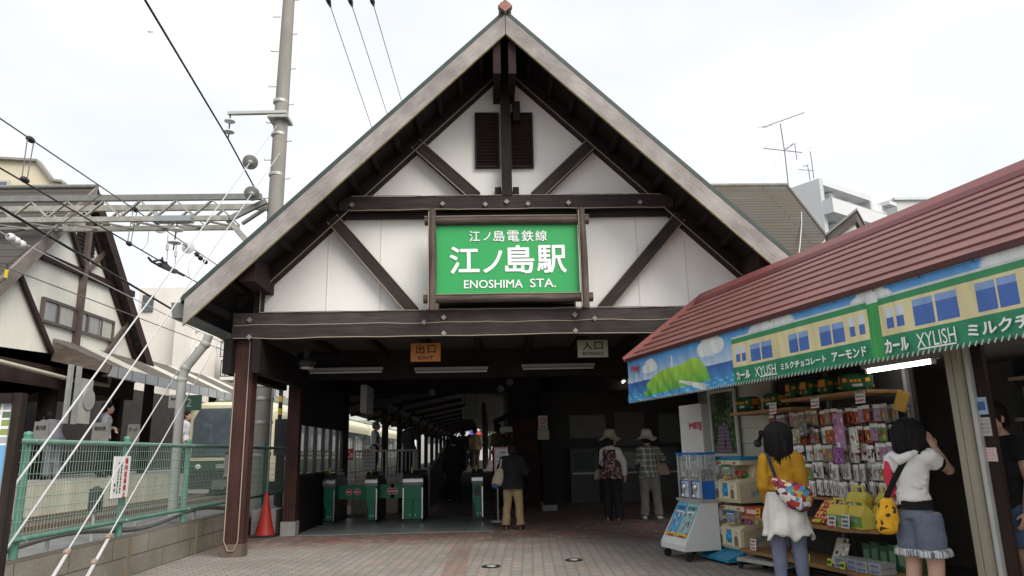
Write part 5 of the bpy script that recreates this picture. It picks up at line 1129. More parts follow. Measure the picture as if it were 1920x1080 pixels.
MB().box((4.43, .44, 0), (4.485, .56, 1.97)).box((4.495, .435, 0), (4.55, .56, 1.97)).box((4.485, .46, 0), (4.495, .55, 1.97)).build('door_post', POSTC, sh)
MB().box((4.56, .47, 0), (4.595, .56, 1.97)).build('door_track', GREYP, sh)
MB().box((4.60, .5, 0), (4.685, .53, 1.97)).build('brown_post', wood('shop_post_brown', '#3c2a23', '#261a16', (0, rad(90), 0)), sh)
MB().box((0.3, .30, 1.93), (SE, .34, 2.3)).build('header_beam', mat('header_grey', (.16, .155, .15), .5, .1), sh)
atS(sh)
# ---- awning banner
bn = proto('awning_banner', 'long printed shop banner with green hill, sea and cream train under the red eave', 'banner')
BH, BZ, BL = .535, 1.828, 7.2
def banner_print(U, V):
    v = V/BH; c = np.zeros((len(U), 3)); lc = lambda h: np.array(lin(h))
    t = np.clip((v-.30)/.7, 0, 1)[:, None]
    c[:] = lc('#d9e3e6')*(1-t)**1.2 + lc('#2e8fd2')*(1-(1-t)**1.2)                      # printed sky
    def cloud(x, y, r, sq=.5):
        d = np.full(len(U), 9.)
        for dx, dy, q in ((0, 0, 1), (-.8, -.15, .7), (.85, -.1, .75), (.35, .3, .7), (-.35, .25, .6)):
            d = np.minimum(d, np.hypot(U-x-dx*r, (V-y-dy*r)/sq/1.3)/(q*r))
        a = np.clip((1.12-d)*5, 0, 1)[:, None]; return a
    for x, y, r in ((.62, .40, .12), (2.02, .45, .17), (3.05, .47, .22), (4.28, .46, .14), (5.6, .5, .25)):
        a = cloud(x, y, r); c[:] = c*(1-a)+lc('#dde2df')*a
    sea = (v < .46) & (U < 2.5); tt = np.clip(v/.46, 0, 1)[:, None]
    c[sea] = (lc('#3f9fd0')*(1-tt)+lc('#2f58a4')*tt)[sea]
    rip = sea & (v < .2) & ((np.sin(U*41+V*90)+np.sin(U*17-V*140)) > 1.1); c[rip] = lc('#7cc0de')
    # hill island
    hx = [.42, .5, .62, .8, 1.05, 1.35, 1.6, 1.78, 1.92, 2.0]; hy = [.10, .24, .44, .55, .60, .60, .68, .66, .45, .14]
    top = np.interp(U, hx, hy, left=-1, right=-1); bot = .10+.10*np.clip((U-.42)/1.6, 0, 1)
    isl = (v < top) & (v > bot-.02); g = np.clip((v-bot)/.5, 0, 1)[:, None]
    c[isl] = (lc('#5fae3a')*(1-g)+lc('#a9cf3e')*g)[isl]
    lt = (np.abs(U-1.19) < .012+.02*np.clip(.75-v, 0, 1)) & (v > .6) & (v < .86); c[lt] = c[lt]*.3+.7*lc('#e6ebea')
    br = (U > 1.35) & (U < 1.9) & (np.abs(v-(.27-(U-1.35)*.42)) < .02+(U-1.35)*.11); c[br] = lc('#d8d8d2')
    # two train cars
    for a, b in ((2.43, 4.24), (4.36, 7.3)):
        car = (U > a) & (U < b)
        body = car & (v < .80); c[body] = lc('#dccf9c')
        st_ = car & (v < .83) & (v > .745); c[st_] = lc('#2a8a55')
        gs = car & (v < .315); c[gs] = lc('#138357')
        rf = car & (v >= .83) & (v < .87); c[rf] = lc('#c9cfc9')
        wins = [(a+.06, a+.125, .40, .68), (a+.15, a+.215, .40, .68)]
        if a < 3: wins += [(2.72, 3.06, .36, .66), (3.30, 3.56, .36, .66), (3.70, 3.98, .36, .66), (4.04, 4.10, .40, .68), (4.14, 4.20, .40, .68)]
        else: wins += [(4.66, 5.02, .36, .70), (5.16, 5.44, .36, .70), (5.62, 5.9, .36, .7), (6.2, 6.5, .36, .7), (6.7, 7.0, .36, .7)]
        for x0, x1, y0, y1 in wins:
            q = (U > x0) & (U < x1) & (v > y0) & (v < y1); c[q] = lc('#3c66b0')
            if x1-x0 > .1: 
                q2 = q & (v > y1-.09); c[q2] = lc('#7f9dcb'); q3 = q & (np.abs(U-(x0+x1)/2) < .008); c[q3] = lc('#dccf9c')
            else: q2 = q & (v > (y0+y1)/2); c[q2] = lc('#c9d2dd')
    gap = (U > 4.24) & (U < 4.36) & (v < .8); c[gap] = lc('#2fa24c'); c[gap & ((U*55 % 1) < .25)] = lc('#23813c')
    hem = v < .02; c[hem] = c[hem]*.75
    # fading, grime runs and creases of old cloth
    g = np.zeros(len(U)); r_ = np.random.RandomState(2)
    for k in range(14): f1, f2, p_ = r_.uniform(2, 60), r_.uniform(1, 14), r_.uniform(0, 6.28); g += np.sin(U*f1+V*f2+p_)/14**.5
    c *= (1-.07*np.clip(g, -1, 1.5))[:, None]; c = c*.93+.035
    run = np.zeros(len(U))
    for k in range(60): x_, w_, a_ = r_.uniform(0, BL), r_.uniform(.004, .02), r_.uniform(.03, .13); run += a_*np.exp(-((U-x_-.02*np.sin(V*9))/w_)**2)*np.clip(v*r_.uniform(.5, 1.6), 0, 1)
    c *= (1-np.clip(run, 0, .25))[:, None]
    return c
def bwave(X, Y):
    X = X+.05*np.sin(Y*7)
    f = np.clip(1-Y/BH, 0, 1); left = np.exp(-(X/2.2)**2)
    return (.012*np.sin(X*10+Y*9)+.008*np.sin(X*26+Y*22+1)+.005*np.sin(X*47-Y*12))*f*left*1.4 + (.004*np.sin(X*6)+.002*np.sin(X*19+Y*15))*f
bp_ = print_panel('printed_cloth', (0, -.015, BZ), X1, Z1, BL, BH, 1100, 90, banner_print, printed('banner_print', .45), bn, lambda X, Y: bwave(X, Y))
MB().tube([(.0, -.012, BZ+BH), (BL, -.012, BZ+BH)], .012, 6).build('top_rod', GREYP, bn)
ey_ = MB()
for x in np.arange(.15, BL, .42): ey_.lathe((x, -.03, BZ+BH-.02), [(.007, 0), (.007, .004)], 8, (0, -1, 0))
ey_.build('eyelet', IRON, bn)
lace = MB()
for x in np.arange(.02, BL, .045): lace.bar((x, -.028, BZ-.012), (x+.018, -.028, BZ+.018), .006, .006)
lace.build('lacing', mat('white_cord', (.6, .6, .58), .6, .05), bn)
def btext(txt, px0, px1, zc, h, name='lettering', m=TXW, bold=.03, shear=0, by=None):
    s0, s1 = AN(px0[0], px0[1], 0)[0], AN(px1[0], px1[1], 0)[0]
    L = MB(); letter(L, txt, ((s0+s1)/2, -.034, zc), X1, Z1, s1-s0, h, bold, 1, shear)
    # follow the cloth
    for p in L.v: p.y -= float(bwave(np.array(p.x), np.array(p.z-BZ)))
    return L.build(name, m, bn)
zc = BZ+.085
btext('カール', (1388, 710), (1413, 706), zc-.005, .085, bold=.05)
btext('XYLISH', (1421, 703), (1461, 692), zc, .085, bold=.0)
btext('ミルクチョコレート', (1471, 690), (1556, 680), zc, .06, bold=.045)
btext('アーモンド', (1567, 678), (1633, 665), zc, .075, bold=.045)
btext('カール', (1668, 655), (1713, 650), zc, .10, bold=.05)
btext('XYLISH', (1727, 645), (1800, 632), zc, .10, bold=.0)
L = MB(); letter(L, 'ミルクチョコレート アーモンド', (5.85, -.034, zc), X1, Z1, 1.55, .085, .045); L.build('lettering', TXW, bn)
MB().bar((2.87, -.034, BZ+.034), (3.12, -.034, BZ+.034), .004, .010).bar((4.68, -.034, BZ+.026), (4.98, -.034, BZ+.026), .004, .010).build('underline', TXW, bn)
L = MB(); letter(L, 'Meiji', (.275, -.040, 2.235), X1, Z1, .26, .105, .03, 1, .25)
for p in L.v: p.y -= float(bwave(np.array(p.x), np.array(p.z-BZ)))
L.build('logo', TXR, bn)
atS(bn)
# ---- strip lamps
for i, (a, b) in enumerate(((3.35, 4.02), (4.9, 6.1))):
    t = proto('shop_strip_lamp', ['lit strip lamp under the shop ceiling left of the cream door post', 'lit strip lamp under the shop ceiling right of the cream door post'][i], 'lamp')
    MB().tube([(a, .75, 1.865), (b, .75, 1.865)], .016, 8).build('tube', glow('shop_tube', (1, .97, .95), 4.5), t)
    MB().box((a-.04, .70, 1.885), (b+.04, .80, 1.978)).build('housing', mat('lamp_housing', (.5, .5, .47), .5, .05), t)
    for x in (a-.02, b+.02): MB().box((x-.012, .735, 1.845), (x+.012, .765, 1.886)).build('socket', WHITE, t)
    atS(t)
# ---- MEIJI cabinet and framed poster
t = proto('white_cabinet', 'white cabinet with red block lettering at the far end of the shop', 'cabinet')
MB().box((-.42, .92, 0), (.16, .935, 1.81)).build('front', WHITE, t); MB().box((-.42, .936, 0), (.16, 1.035, 1.8)).build('body', mat('cabinet_grey', (.6, .6, .58), .5, .05), t)
L = MB(); letter(L, 'MEIJ', (-.01, .916, 1.515), X1, Z1, .31, .115, .05); L.build('lettering', TXR, t); atS(t)
t = proto('framed_poster', 'tall framed poster of garden steps leaning beside the white cabinet', 'poster')
fw, fh = .6, .82; x0, z0 = .27, 1.13
def gardens(U, V):
    u, v = U/(fw-.07), V/(fh-.07); rs_ = np.random.RandomState(4); n = rs_.rand(len(U))
    c = np.array(lin('#3b5238'))*(.45+1.1*n[:, None])
    f = np.sin(u*23+3*np.sin(v*11))*np.sin(v*29+2*np.sin(u*17)); c[f > .45] = lin('#5f7a4c'); c[f < -.6] = lin('#1d2a1c')
    st = np.abs(u-.45) < .34-.33*v; st &= v < .46
    k = (v*16 % 1) < .3; c[st] = np.array(lin('#8d7382'))*(.85+.3*n[st][:, None]); c[st & k] = lin('#5f4a58')
    fg = (np.abs(u-.5) < .035) & (v > .22) & (v < .46); c[fg] = lin('#3d63a8'); hd = np.hypot(u-.5, (v-.48)*1.4) < .035; c[hd] = lin('#c9a58c')
    lg = (np.abs(u-.5) < .022) & (v > .08) & (v <= .22); c[lg] = lin('#22242c')
    dk = (v > .62) & (np.abs(u-.45) < .18+.1*np.sin(v*9)) & (n > .35); c[dk] = np.array(lin('#28331f'))
    return c
for lo, hi in (((x0, .97, z0), (x0+.035, 1.0, z0+fh)), ((x0+fw-.035, .97, z0), (x0+fw, 1.0, z0+fh)), ((x0+.035, .97, z0), (x0+fw-.035, 1.0, z0+.035)), ((x0+.035, .97, z0+fh-.035), (x0+fw-.035, 1.0, z0+fh))): MB().box(lo, hi).build('frame', mat('silver_frame', (.55, .55, .53), .4, .05), t)
print_panel('picture', (x0+.035, .985, z0+.035), X1, Z1, fw-.07, fh-.07, 70, 100, gardens, printed('poster_print', .3), t)
MB().box((x0+.03, .99, .0), (x0+.07, 1.03, z0)).box((x0+fw-.07, .99, .0), (x0+fw-.03, 1.03, z0)).build('stand', GREYP, t); atS(t)
# ---- glass capsule machine on its white cabinet
t = proto('glass_vending_machine', 'glass-topped toy vending machine on a flared white cabinet with casters', 'vending machine')
CABW = mat('cabinet_white', (.66, .66, .64), .4, .04, 3)
b0 = [(.46, .07, .11), (1.04, .07, .11), (1.04, .52, .11), (.46, .52, .11)]; b1 = [(.46, .07, .17), (1.04, .07, .17), (1.04, .52, .17), (.46, .52, .17)]; b2 = [(.50, .33, .63), (1.01, .33, .63), (1.01, .54, .63), (.50, .54, .63)]
MB().loft([b0, b1, b2], smooth=False).build('cabinet', CABW, t)
sl_ = unit(Vector((0, .26, .46))); 
pal = [np.array(lin(h)) for h in ('#2a7cc8', '#e8e8ea', '#8b6a50', '#3a3f46', '#d8b23c', '#c24038', '#7fb4d8')]
def ad_print(seed, bgc, W_, H_):
    def f(U, V):
        u, v = U/W_, V/H_; c = np.tile(np.array(lin(bgc)), (len(U), 1)); rs_ = np.random.RandomState(seed)
        for _ in range(26):
            x, y, r = rs_.rand(), .1+.6*rs_.rand(), .03+.05*rs_.rand(); k = ((u-x)/r)**2+((v-y)/r*1.3)**2 < 1; c[k] = pal[rs_.randint(1, 6)]*(.5+.6*rs_.rand())
        k = (v > .78) & (v < .9) & (np.abs(u-.5) < .4) & ((u*18 % 1) < .7); c[k] = pal[3]
        k = (v > .72) & (v < .75) & (np.abs(u-.5) < .35); c[k] = pal[1]; k = v < .1; c[k] = pal[4]; k = (v > .02) & (v < .06) & (np.abs(u-.5) < .3); c[k] = pal[5]
        e = (u < .03) | (u > .97) | (v < .02) | (v > .98); c[e] = np.array(lin('#3f6b4a'))
        return c
    return f
for x, sd_, bgc in ((.51, 3, '#5aa6d2'), (.765, 9, '#8fbcbf')):
    o = Vector((x, .07, .17))+sl_*.085; print_panel('display_card', o+Vector((0, -.004, .002)), X1, sl_, .235, .42, 44, 70, ad_print(sd_, bgc, .235, .42), printed('card_print', .35), t)
MB().box((.48, .30, .632), (1.03, .56, .66)).build('table_top', STEEL, t)
BLUE = mat('machine_blue', '#1f66b8', .35, .06, 4)
for x0 in (.50, .755):
    x1 = x0+.25
    MB().box((x0+.015, .36, .662), (x1-.015, .53, .86)).build('lower_box', BLUE, t)
    MB().box((x0+.05, .350, .67), (x0+.20, .359, .85)).build('front_plate', mat('plate_blue_white', (.5, .55, .6), .4, .1, 8), t)
    h = MB().lathe((x0+.12, .345, .79), [(.045, 0), (.045, .015), (.03, .03), (.001, .035)], 14, (0, -1, 0)); h.bar((x0+.12, .325, .80), (x0+.10, .335, .69), .03, .02, (0, 1, 0)); h.ball((x0+.10, .335, .69), .028, 8).build('crank', CHR, t)
    for px_, py_ in ((x0, .345), (x1, .345), (x0, .545), (x1, .545)): MB().box((px_-.008, py_-.008, .66), (px_+.008, py_+.008, 1.16)).build('corner_bar', mat('alu_bar', (.6, .6, .58), .35, .05, metal=.5), t)
    MB().box((x0+.01, .349, .862), (x1-.01, .352, 1.158)).box((x0+.01, .538, .862), (x1-.01, .541, 1.158)).box((x1-.003, .36, .862), (x1-.0, .53, 1.158)).build('glass_case', glass('case_glass', (.8, .85, .85), .12), t)
    print_panel('display_card', (x0+.03, .358, .90), X1, Z1, .15, .25, 20, 30, ad_print(int(x0*50), '#7d8a86', .15, .25), printed('card_print', .35), t)
    bl = MB(); rr = random.Random(int(x0*10))
    for k in range(60): bl.ball((x0+.03+rr.random()*.19, .39+rr.random()*.12, .885+rr.random()*.085), .022, 6)
    bl.build('capsules', mat('grey_capsules', (.16, .16, .155), .3, .4, 20), t)['kind'] = 'stuff'
MB().box((.485, .33, 1.16), (1.02, .555, 1.185)).build('lid', BLUE, t)
def caster(x, y): 
    MB().tube([(x-.022, y, .045), (x+.022, y, .045)], .042, 12).box((x-.03, y-.01, .05), (x+.03, y+.03, .112)).build('caster', BLACK, t)
for x, y in ((.5, .13), (1.0, .13), (.5, .47), (1.0, .47)): caster(x, y)
atS(t)
# ---- cream capsule machines, two columns
CRG = mat('machine_cream', '#cfc3a2', .4, .05, 4); CYA = mat('machine_cyan', '#2c7fa6', .4, .06, 4); CLR = glass('clear_plastic', (.8, .82, .82), .16, .05)
def capsule_machine(label, x0, last):
    global t
    t = proto('capsule_machine', label, 'vending machine', 'cream capsule machines')
    w_ = .30; x1 = x0+w_; rr = random.Random(int(x0*100))
    MB().prism([(x0+.01, .36, .06), (x0+.01, .59, .13), (x0+.01, .59, .03), (x0+.01, .36, .03)], (w_-.02, 0, 0)).build('foot_tray', CYA, t)
    MB().box((x0+.01, .60, .05), (x1-.01, 1.0, .139)).build('plinth', CRG, t)
    for z0 in (.14, .635):
        prof = [(.56, z0), (.535, z0+.04), (.535, z0+.21), (.60, z0+.25), (.76, z0+.27), (.80, z0+.40), (.60, z0+.405), (.60, z0+.455), (1.0, z0+.455), (1.0, z0)]
        MB().prism([(x0+.004, y, z) for y, z in prof], (w_-.008, 0, 0)).build('shell', CRG, t)
        if last: 
            # solid cheek with rounded opening on the open end
            MB().prism([(x1-.003, y, z) for y, z in ((1.0, z0), (1.0, z0+.455), (.62, z0+.455), (.62, z0+.41), (.86, z0+.40), (.90, z0+.36), (.88, z0+.29), (.80, z0+.24), (.56, z0+.20), (.56, z0))], (.012, 0, 0)).build('cheek', mat('machine_cream_side', '#bdb295', .4, .05, 4), t)
            L = MB(); letter(L, 'SUPER', (x1+.0105, .80, z0+.13), (0, .9, .42), (0, -.42, .9), .22, .05, .02, 1, .3); L.build('lettering', mat('cyan_letters', '#3b87a8', .5, 0), t)
        # clear drum with poster and capsules
        arc = [(.62-.085*math.sin(a), z0+.335-.085*math.cos(a)) for a in [rad(k) for k in range(0, 181, 15)]]
        MB().loft([[(x0+.012, y, z) for y, z in arc], [(x1-.012, y, z) for y, z in arc]], False, True, False).build('drum', CLR, t)
        print_panel('display_card', (x0+.02, .545, z0+.262), X1, Z1, .17, .155, 26, 20, ad_print(int(z0*37+x0*11), ['#b9507c', '#3f6a8f', '#8b8fc0', '#5f7f4a'][int(z0 > .5)*2+int(x0 > 1.1)], .17, .155), printed('card_print', .35), t)
        for q in range(9):
            c_ = [(.5, .06, .07), (.10, .3, .12), (.55, .5, .1), (.35, .08, .32), (.1, .25, .5)][rr.randrange(5)]
            MB().ball((x0+.05+rr.random()*.2, .62+rr.random()*.12, z0+.285+rr.random()*.04), .026, 8).build('capsule', mat('capsule_%d' % int(c_[0]*100), c_, .25, .1), t)
        MB().box((x0+.03, .528, z0+.07), (x0+.115, .536, z0+.21)).build('dial_plate', CYA, t)
        MB().lathe((x0+.072, .53, z0+.125), [(.036, 0), (.034, .012), (.02, .02), (.001, .022)], 14, (0, -1, 0)).bar((x0+.072, .505, z0+.155), (x0+.072, .505, z0+.095), .014, .02, (0, 1, 0)).build('dial', mat('dial_blue', '#2f9bd0', .35, .05), t)
        arch = [(x0+.165, .533, z0+.045), (x0+.235, .533, z0+.045)]+[(x0+.20+.035*math.cos(a), .533, z0+.11+.04*math.sin(a)) for a in [rad(k) for k in range(0, 181, 20)]]
        MB().prism(arch, (0, .006, 0)).build('chute', mat('chute_brown', (.16, .12, .09), .4, .15, 10), t)
        MB().box((x0+.165, .531, z0+.165), (x0+.235, .536, z0+.195)).build('price_label', mat('label_grey', (.3, .32, .33), .5, .1), t)
        L = MB(); letter(L, '200円', (x0+.2, .528, z0+.18), X1, Z1, .06, .02); L.build('lettering', TXW, t)
        L = MB(); letter(L, 'NEW', (x0+.2, .597, z0+.43), X1, Z1, .06, .02, .02); L.build('lettering', TXR, t)
    MB().loft([[(x0+.004, .60, 1.092), (x0+.004, .62, 1.13), (x0+.004, 1.0, 1.13), (x0+.004, 1.0, 1.092)], [(x1-.004, .60, 1.092), (x1-.004, .62, 1.13), (x1-.004, 1.0, 1.13), (x1-.004, 1.0, 1.092)]], smooth=False).build('top', CYA, t)
    MB().box((x0, 1.0, .03), (x1+.03*last, 1.03, 1.12)).build('back_panel', mat('machine_teal', '#1d4c60', .5, .05), t)
    for x, y in ((x0+.05, .42), (x1-.05, .42), (x0+.05, .9), (x1-.05, .9)): MB().tube([(x-.015, y, .026), (x+.015, y, .026)], .025, 10).build('caster', BLACK, t)
    atS(t)
capsule_machine('cream capsule machine column touching the glass-topped machine', .83, False)
capsule_machine('cream capsule machine column closest to the mustard-cardigan girl', 1.135, True)
# ---- shelving
SHW = wood('shelf_wood', '#b08a5c', '#8f6b42'); 
rk = proto('display_rack', 'shop display rack with wooden shelves and black wire grid full of souvenirs', 'shelf rack')
MB().box((1.32, .60, 1.585), (2.42, .96, 1.615)).build('shelf', SHW, rk)
MB().box((2.30, .58, 1.665), (3.48, .96, 1.695)).build('shelf', SHW, rk)
MB().prism([(1.58, .47, .495), (3.12, .47, .495), (3.36, .62, .495), (3.36, .96, .495), (1.58, .96, .495)], (0, 0, .032)).build('shelf', SHW, rk)
MB().prism([(1.52, .45, .155), (3.38, .45, .155), (3.58, .60, .155), (3.58, .96, .155), (1.52, .96, .155)], (0, 0, .032)).build('shelf', SHW, rk)
MB().box((2.0, .8, .72), (3.4, .95, .74)).build('shelf', SHW, rk)
gr = MB()
for x in np.arange(1.62, 3.56, .05): gr.box((x-.002, .962, .19), (x+.002, .966, 1.58))
for z in np.arange(.2, 1.58, .05): gr.box((1.62, .966, z-.002), (3.56, .970, z+.002))
gr.build('wire_grid', IRON, rk)
for x in (1.63, 2.5, 3.5): MB().box((x-.02, .972, 0), (x+.02, 1.01, 1.95)).build('upright', mat('slotted_steel', (.22, .22, .22), .5, .25, 30), rk)
MB().box((1.62, 1.02, .0), (3.54, 1.04, 1.95)).build('backing', mat('rack_backing', (.05, .048, .045), .8, .2), rk)
atS(rk)
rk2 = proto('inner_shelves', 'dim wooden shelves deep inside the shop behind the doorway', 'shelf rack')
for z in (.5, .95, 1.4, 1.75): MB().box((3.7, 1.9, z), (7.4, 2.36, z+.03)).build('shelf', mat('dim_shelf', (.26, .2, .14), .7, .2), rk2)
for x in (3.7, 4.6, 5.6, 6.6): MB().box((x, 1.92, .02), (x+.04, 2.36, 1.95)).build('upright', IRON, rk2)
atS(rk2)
rr = random.Random(12)
def goods_box(name, label, cat, s, n, z, sx, sy, sz, m, group=None, dr=0, lab=None):
    t = proto(name, label, cat, group); MB().box((-sx/2, -sy/2, .001), (sx/2, sy/2, sz)).build('carton', m, t)
    if lab: MB().box((-sx/2*.7, -sy/2-.002, sz*.25), (sx/2*.7, -sy/2, sz*.75)).build('label_panel', lab, t)
    return atS(t, s, n, z, dr)
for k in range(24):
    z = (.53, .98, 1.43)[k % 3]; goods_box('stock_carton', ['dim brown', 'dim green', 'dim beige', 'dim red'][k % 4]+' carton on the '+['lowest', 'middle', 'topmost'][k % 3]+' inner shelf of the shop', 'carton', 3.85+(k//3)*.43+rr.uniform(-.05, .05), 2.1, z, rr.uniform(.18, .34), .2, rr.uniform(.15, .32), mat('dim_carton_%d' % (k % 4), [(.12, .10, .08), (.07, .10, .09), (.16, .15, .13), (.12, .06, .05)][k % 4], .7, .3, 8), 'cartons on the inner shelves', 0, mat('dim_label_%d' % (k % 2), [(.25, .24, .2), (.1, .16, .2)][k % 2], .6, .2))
# hanging packets: one printed packet mesh per style, copied along each hook row
def packet(style, w_, h_, seed):
    r = np.random.RandomState(seed)
    def f(U, V):
        u, v = U/w_, V/h_; c = np.tile(np.array(lin(style[0])), (len(U), 1))
        k = v > .80; c[k] = lin(style[1])
        for _ in range(7):
            a, b = r.rand()*.7+.05, r.rand()*.55+.05; q = (u > a) & (u < a+.1+.2*r.rand()) & (v > b) & (v < b+.08+.22*r.rand()); c[q] = lin(style[2+r.randint(len(style)-2)])
        q = (np.abs(u-.5) < .12) & (v > .9) & (v < .95); c[q] = lin('#303030')
        return c
    o = print_panel('hanging_packet', (-w_/2, 0, -h_), X1, Z1, w_, h_, 8, 14, f, printed('packet_print', .3))
    o.modifiers.new('thickness', 'SOLIDIFY').thickness = .006
    return o
ST_ = [('#c9c6c0', '#e4e2dc', '#6d7fa0', '#a85a5a', '#7d9a6a', '#8a8a8a'), ('#a5543f', '#e6e2d8', '#d08a3c', '#7a2f28', '#e0c080'), ('#8a7f78', '#cfcac0', '#b5653c', '#6a8a4a', '#a03a5a', '#c9b040'),
       ('#a08a9c', '#dcd8d6', '#b06a8a', '#5a5a7a', '#c8a0b0'), ('#6a8a52', '#e0e0d4', '#c8c23a', '#b04040', '#3c6a3c'), ('#d2cfc9', '#efede8', '#2f2f38', '#55555f', '#9a3a3a')]
rows = [ # label, group, z of hook, s0, s1, pitch, w, h, styles
    ('small mixed charm packet on the topmost hook row under the plush shelf', 'packets on the topmost hook row', 1.575, 1.72, 3.35, .092, .085, .15, (1, 2, 3, 1, 2)),
    ('mixed red and purple packet on the second hook row', 'packets on the second hook row', 1.405, 1.74, 3.36, .096, .09, .155, (1, 2, 3, 4, 0, 1)),
    ('white carded packet on the middle hook row', 'packets on the middle hook row', 1.235, 1.72, 3.36, .084, .08, .155, (0, 5, 0, 2, 0, 5, 3)),
    ('wide white carded packet on the fourth hook row', 'packets on the fourth hook row', 1.065, 1.72, 3.40, .084, .082, .155, (0, 5, 0, 0, 4)),
    ('thin white packet in the tight lowest hook row', 'packets on the lowest hook row', .90, 1.74, 3.42, .05, .047, .15, (5, 0, 5, 5, 0))]
pk = {}
for lb, g, z, s0, s1, pit, w_, h_, sty in rows:
    x = s0; k = 0
    while x < s1:
        st_i = sty[(k*7+k//3) % len(sty)]; key = (st_i, w_, h_, k % 2)
        if key not in pk: o = packet(ST_[st_i], w_, h_, st_i*10+int(w_*1000)+k); pk[key] = o; c_ = o
        else: c_ = pk[key].copy(); C.objects.link(c_)
        lb2 = ['white carded', 'red and cream', 'brown mixed', 'mauve', 'green', 'pale black-printed'][st_i]+' packet hanging '+g.split(' ', 1)[1]+' of the wire grid'; tag(c_, lb2, 'packet', g); atS(c_, x+rr.uniform(-.006, .006), .875+rr.uniform(-.03, .02), z+rr.uniform(-.015, .012), rr.uniform(-.22, .22)); c_.rotation_euler[1] = rr.uniform(-.05, .05)
        c2_ = pk[list(pk)[rr.randrange(len(pk))]] if False else c_.copy(); C.objects.link(c2_); atS(c2_, x+pit*.5+rr.uniform(-.01, .01), .93, z+rr.uniform(-.02, .0), rr.uniform(-.15, .15)); c2_.rotation_euler[1] = rr.uniform(-.05, .05)
        x += pit*(1 if rr.random() > .09 else 1.5); k += 1
hk = proto('display_hooks', 'chrome hooks of the wire grid carrying the hanging packets', 'hooks')
q = MB()
for lb, g, z, s0, s1, pit, w_, h_, sty in rows:
    for x in np.arange(s0, s1, pit*2): q.tube([(x, .96, z+.004), (x, .83, z+.004), (x, .825, z+.014)], .003, 5)
q.build('hooks', CHR, hk)['kind'] = 'stuff'; atS(hk)
def small_print(name, label, cat, s, n, z, w_, h_, style, seed, tilt=0, dr=0, group=None):
    r = np.random.RandomState(seed)
    def f(U, V):
        u, v = U/w_, V/h_; c = np.tile(np.array(lin(style[0])), (len(U), 1))
        for _ in range(9):
            a, b = r.rand()*.8, r.rand()*.8; q_ = (u > a) & (u < a+.1+.2*r.rand()) & (v > b) & (v < b+.06+.15*r.rand()); c[q_] = lin(style[1+r.randint(len(style)-1)])
        return c
    o = print_panel(name, (-w_/2, 0, 0), X1, Z1, w_, h_, 14, 20, f, printed('packet_print', .3)); o.modifiers.new('thickness', 'SOLIDIFY').thickness = .008
    tag(o, label, cat, group); atS(o, s, n, z, dr); o.rotation_euler[0] = tilt; return o
small_print('souvenir_packet', 'large pink character-free stationery set hanging under the plush shelf', 'packet', 2.82, .80, 1.19, .13, .34, ('#b48aa6', '#d9b9c9', '#7a6aa8', '#c86a8a', '#e0e0d8'), 5)
small_print('souvenir_packet', 'white pen set with green and red strokes hanging mid rack', 'packet', 3.0, .80, 1.16, .1, .22, ('#d5d2cc', '#9fc23a', '#d03a4a', '#3a3a3a', '#eeeeea'), 6)
small_print('souvenir_packet', 'pair of bright purple pouches hanging in the middle of the rack', 'packet', 2.78, .79, 1.06, .13, .15, ('#8f5a92', '#a878a8', '#5f3a6a', '#c9b8c9'), 7)
for k, (s_, z_) in enumerate(((2.02, 1.43), (2.2, 1.38), (2.32, 1.45))): small_print('souvenir_packet', ['green guide booklet hanging above the mustard-cardigan girl', 'pale booklet hanging just right of the dark-haired girl', 'small grey picture pack under the middle price card'][k], 'packet', s_, .78, z_-.12, .11, .15, [('#5f6f4a', '#8a9a6a', '#3c4a2f', '#c9c9b0'), ('#a8a08a', '#d8d2c0', '#6a6a4a', '#8a5a3a'), ('#77756f', '#b0aea6', '#3f3f44', '#5a6a8a')][k], 20+k, -.1)
# plush trains on the top shelf
def plush(label, s, n, z, dr, front):
    t = proto('plush_train', label, 'plush toy', 'green plush trains on the top shelf')
    G_ = mat('plush_green', '#1c5230', .9, .2, 40, bump=.4); O_ = mat('plush_orange', '#c9802f', .9, .12, 30)
    L_, W_, H_ = .27, .17, .165
    def ring(x, k): 
        pts = []
        for j in range(16):
            a = 2*math.pi*j/16; ca, sa = math.cos(a), math.sin(a); pw = .55
            pts.append((x, W_/2*k*math.copysign(abs(ca)**pw, ca), H_/2+H_/2*k*math.copysign(abs(sa)**pw, sa)*(1.0 if sa < 0 else 1.05)))
        return pts
    MB().loft([ring(-L_/2, .75), ring(-L_/2+.02, .95), ring(-L_/4, 1), ring(L_/4, 1), ring(L_/2-.02, .95), ring(L_/2, .75)]).build('body', G_, t)
    for sy in (-1, 1):
        for k, (x, w_) in enumerate(((-.1, .035), (-.045, .025), (-.01, .025), (.025, .025), (.09, .035))): MB().box((x-w_/2, sy*(W_/2-.004)-.006, .085), (x+w_/2, sy*(W_/2-.004)+.006, .085+w_)).build('window', O_, t)
        MB().box((-.04, sy*(W_/2-.004)-.006, .045), (.045, sy*(W_/2-.004)+.006, .068)).build('name_patch', mat('patch_grey', (.4, .4, .38), .8, .1), t)
        for x in (-.08, .08): MB().lathe((x, sy*(W_/2-.008), .022), [(.02, 0), (.02, .012), (.001, .013)], 10, (0, sy, 0)).build('wheel', BLACK, t)
    for sx in (-1, 1):
        MB().box((sx*(L_/2-.002)-.006, -.05, .075), (sx*(L_/2-.002)+.006, .05, .14)).build('windscreen', O_, t)
        for yy in (-.045, .045): MB().lathe((sx*(L_/2-.002), yy, .045), [(.016, 0), (.016, .008), (.001, .01)], 8, (sx, 0, 0)).build('lamp', O_, t)
    return atS(t, s, n, z, dr)
plush('green plush train leftmost on the shelf, seen from its side', 1.52, .72, 1.616, .05, 0)
plush('green plush train second from left, seen from its side', 2.02, .72, 1.616, -.05, 0)
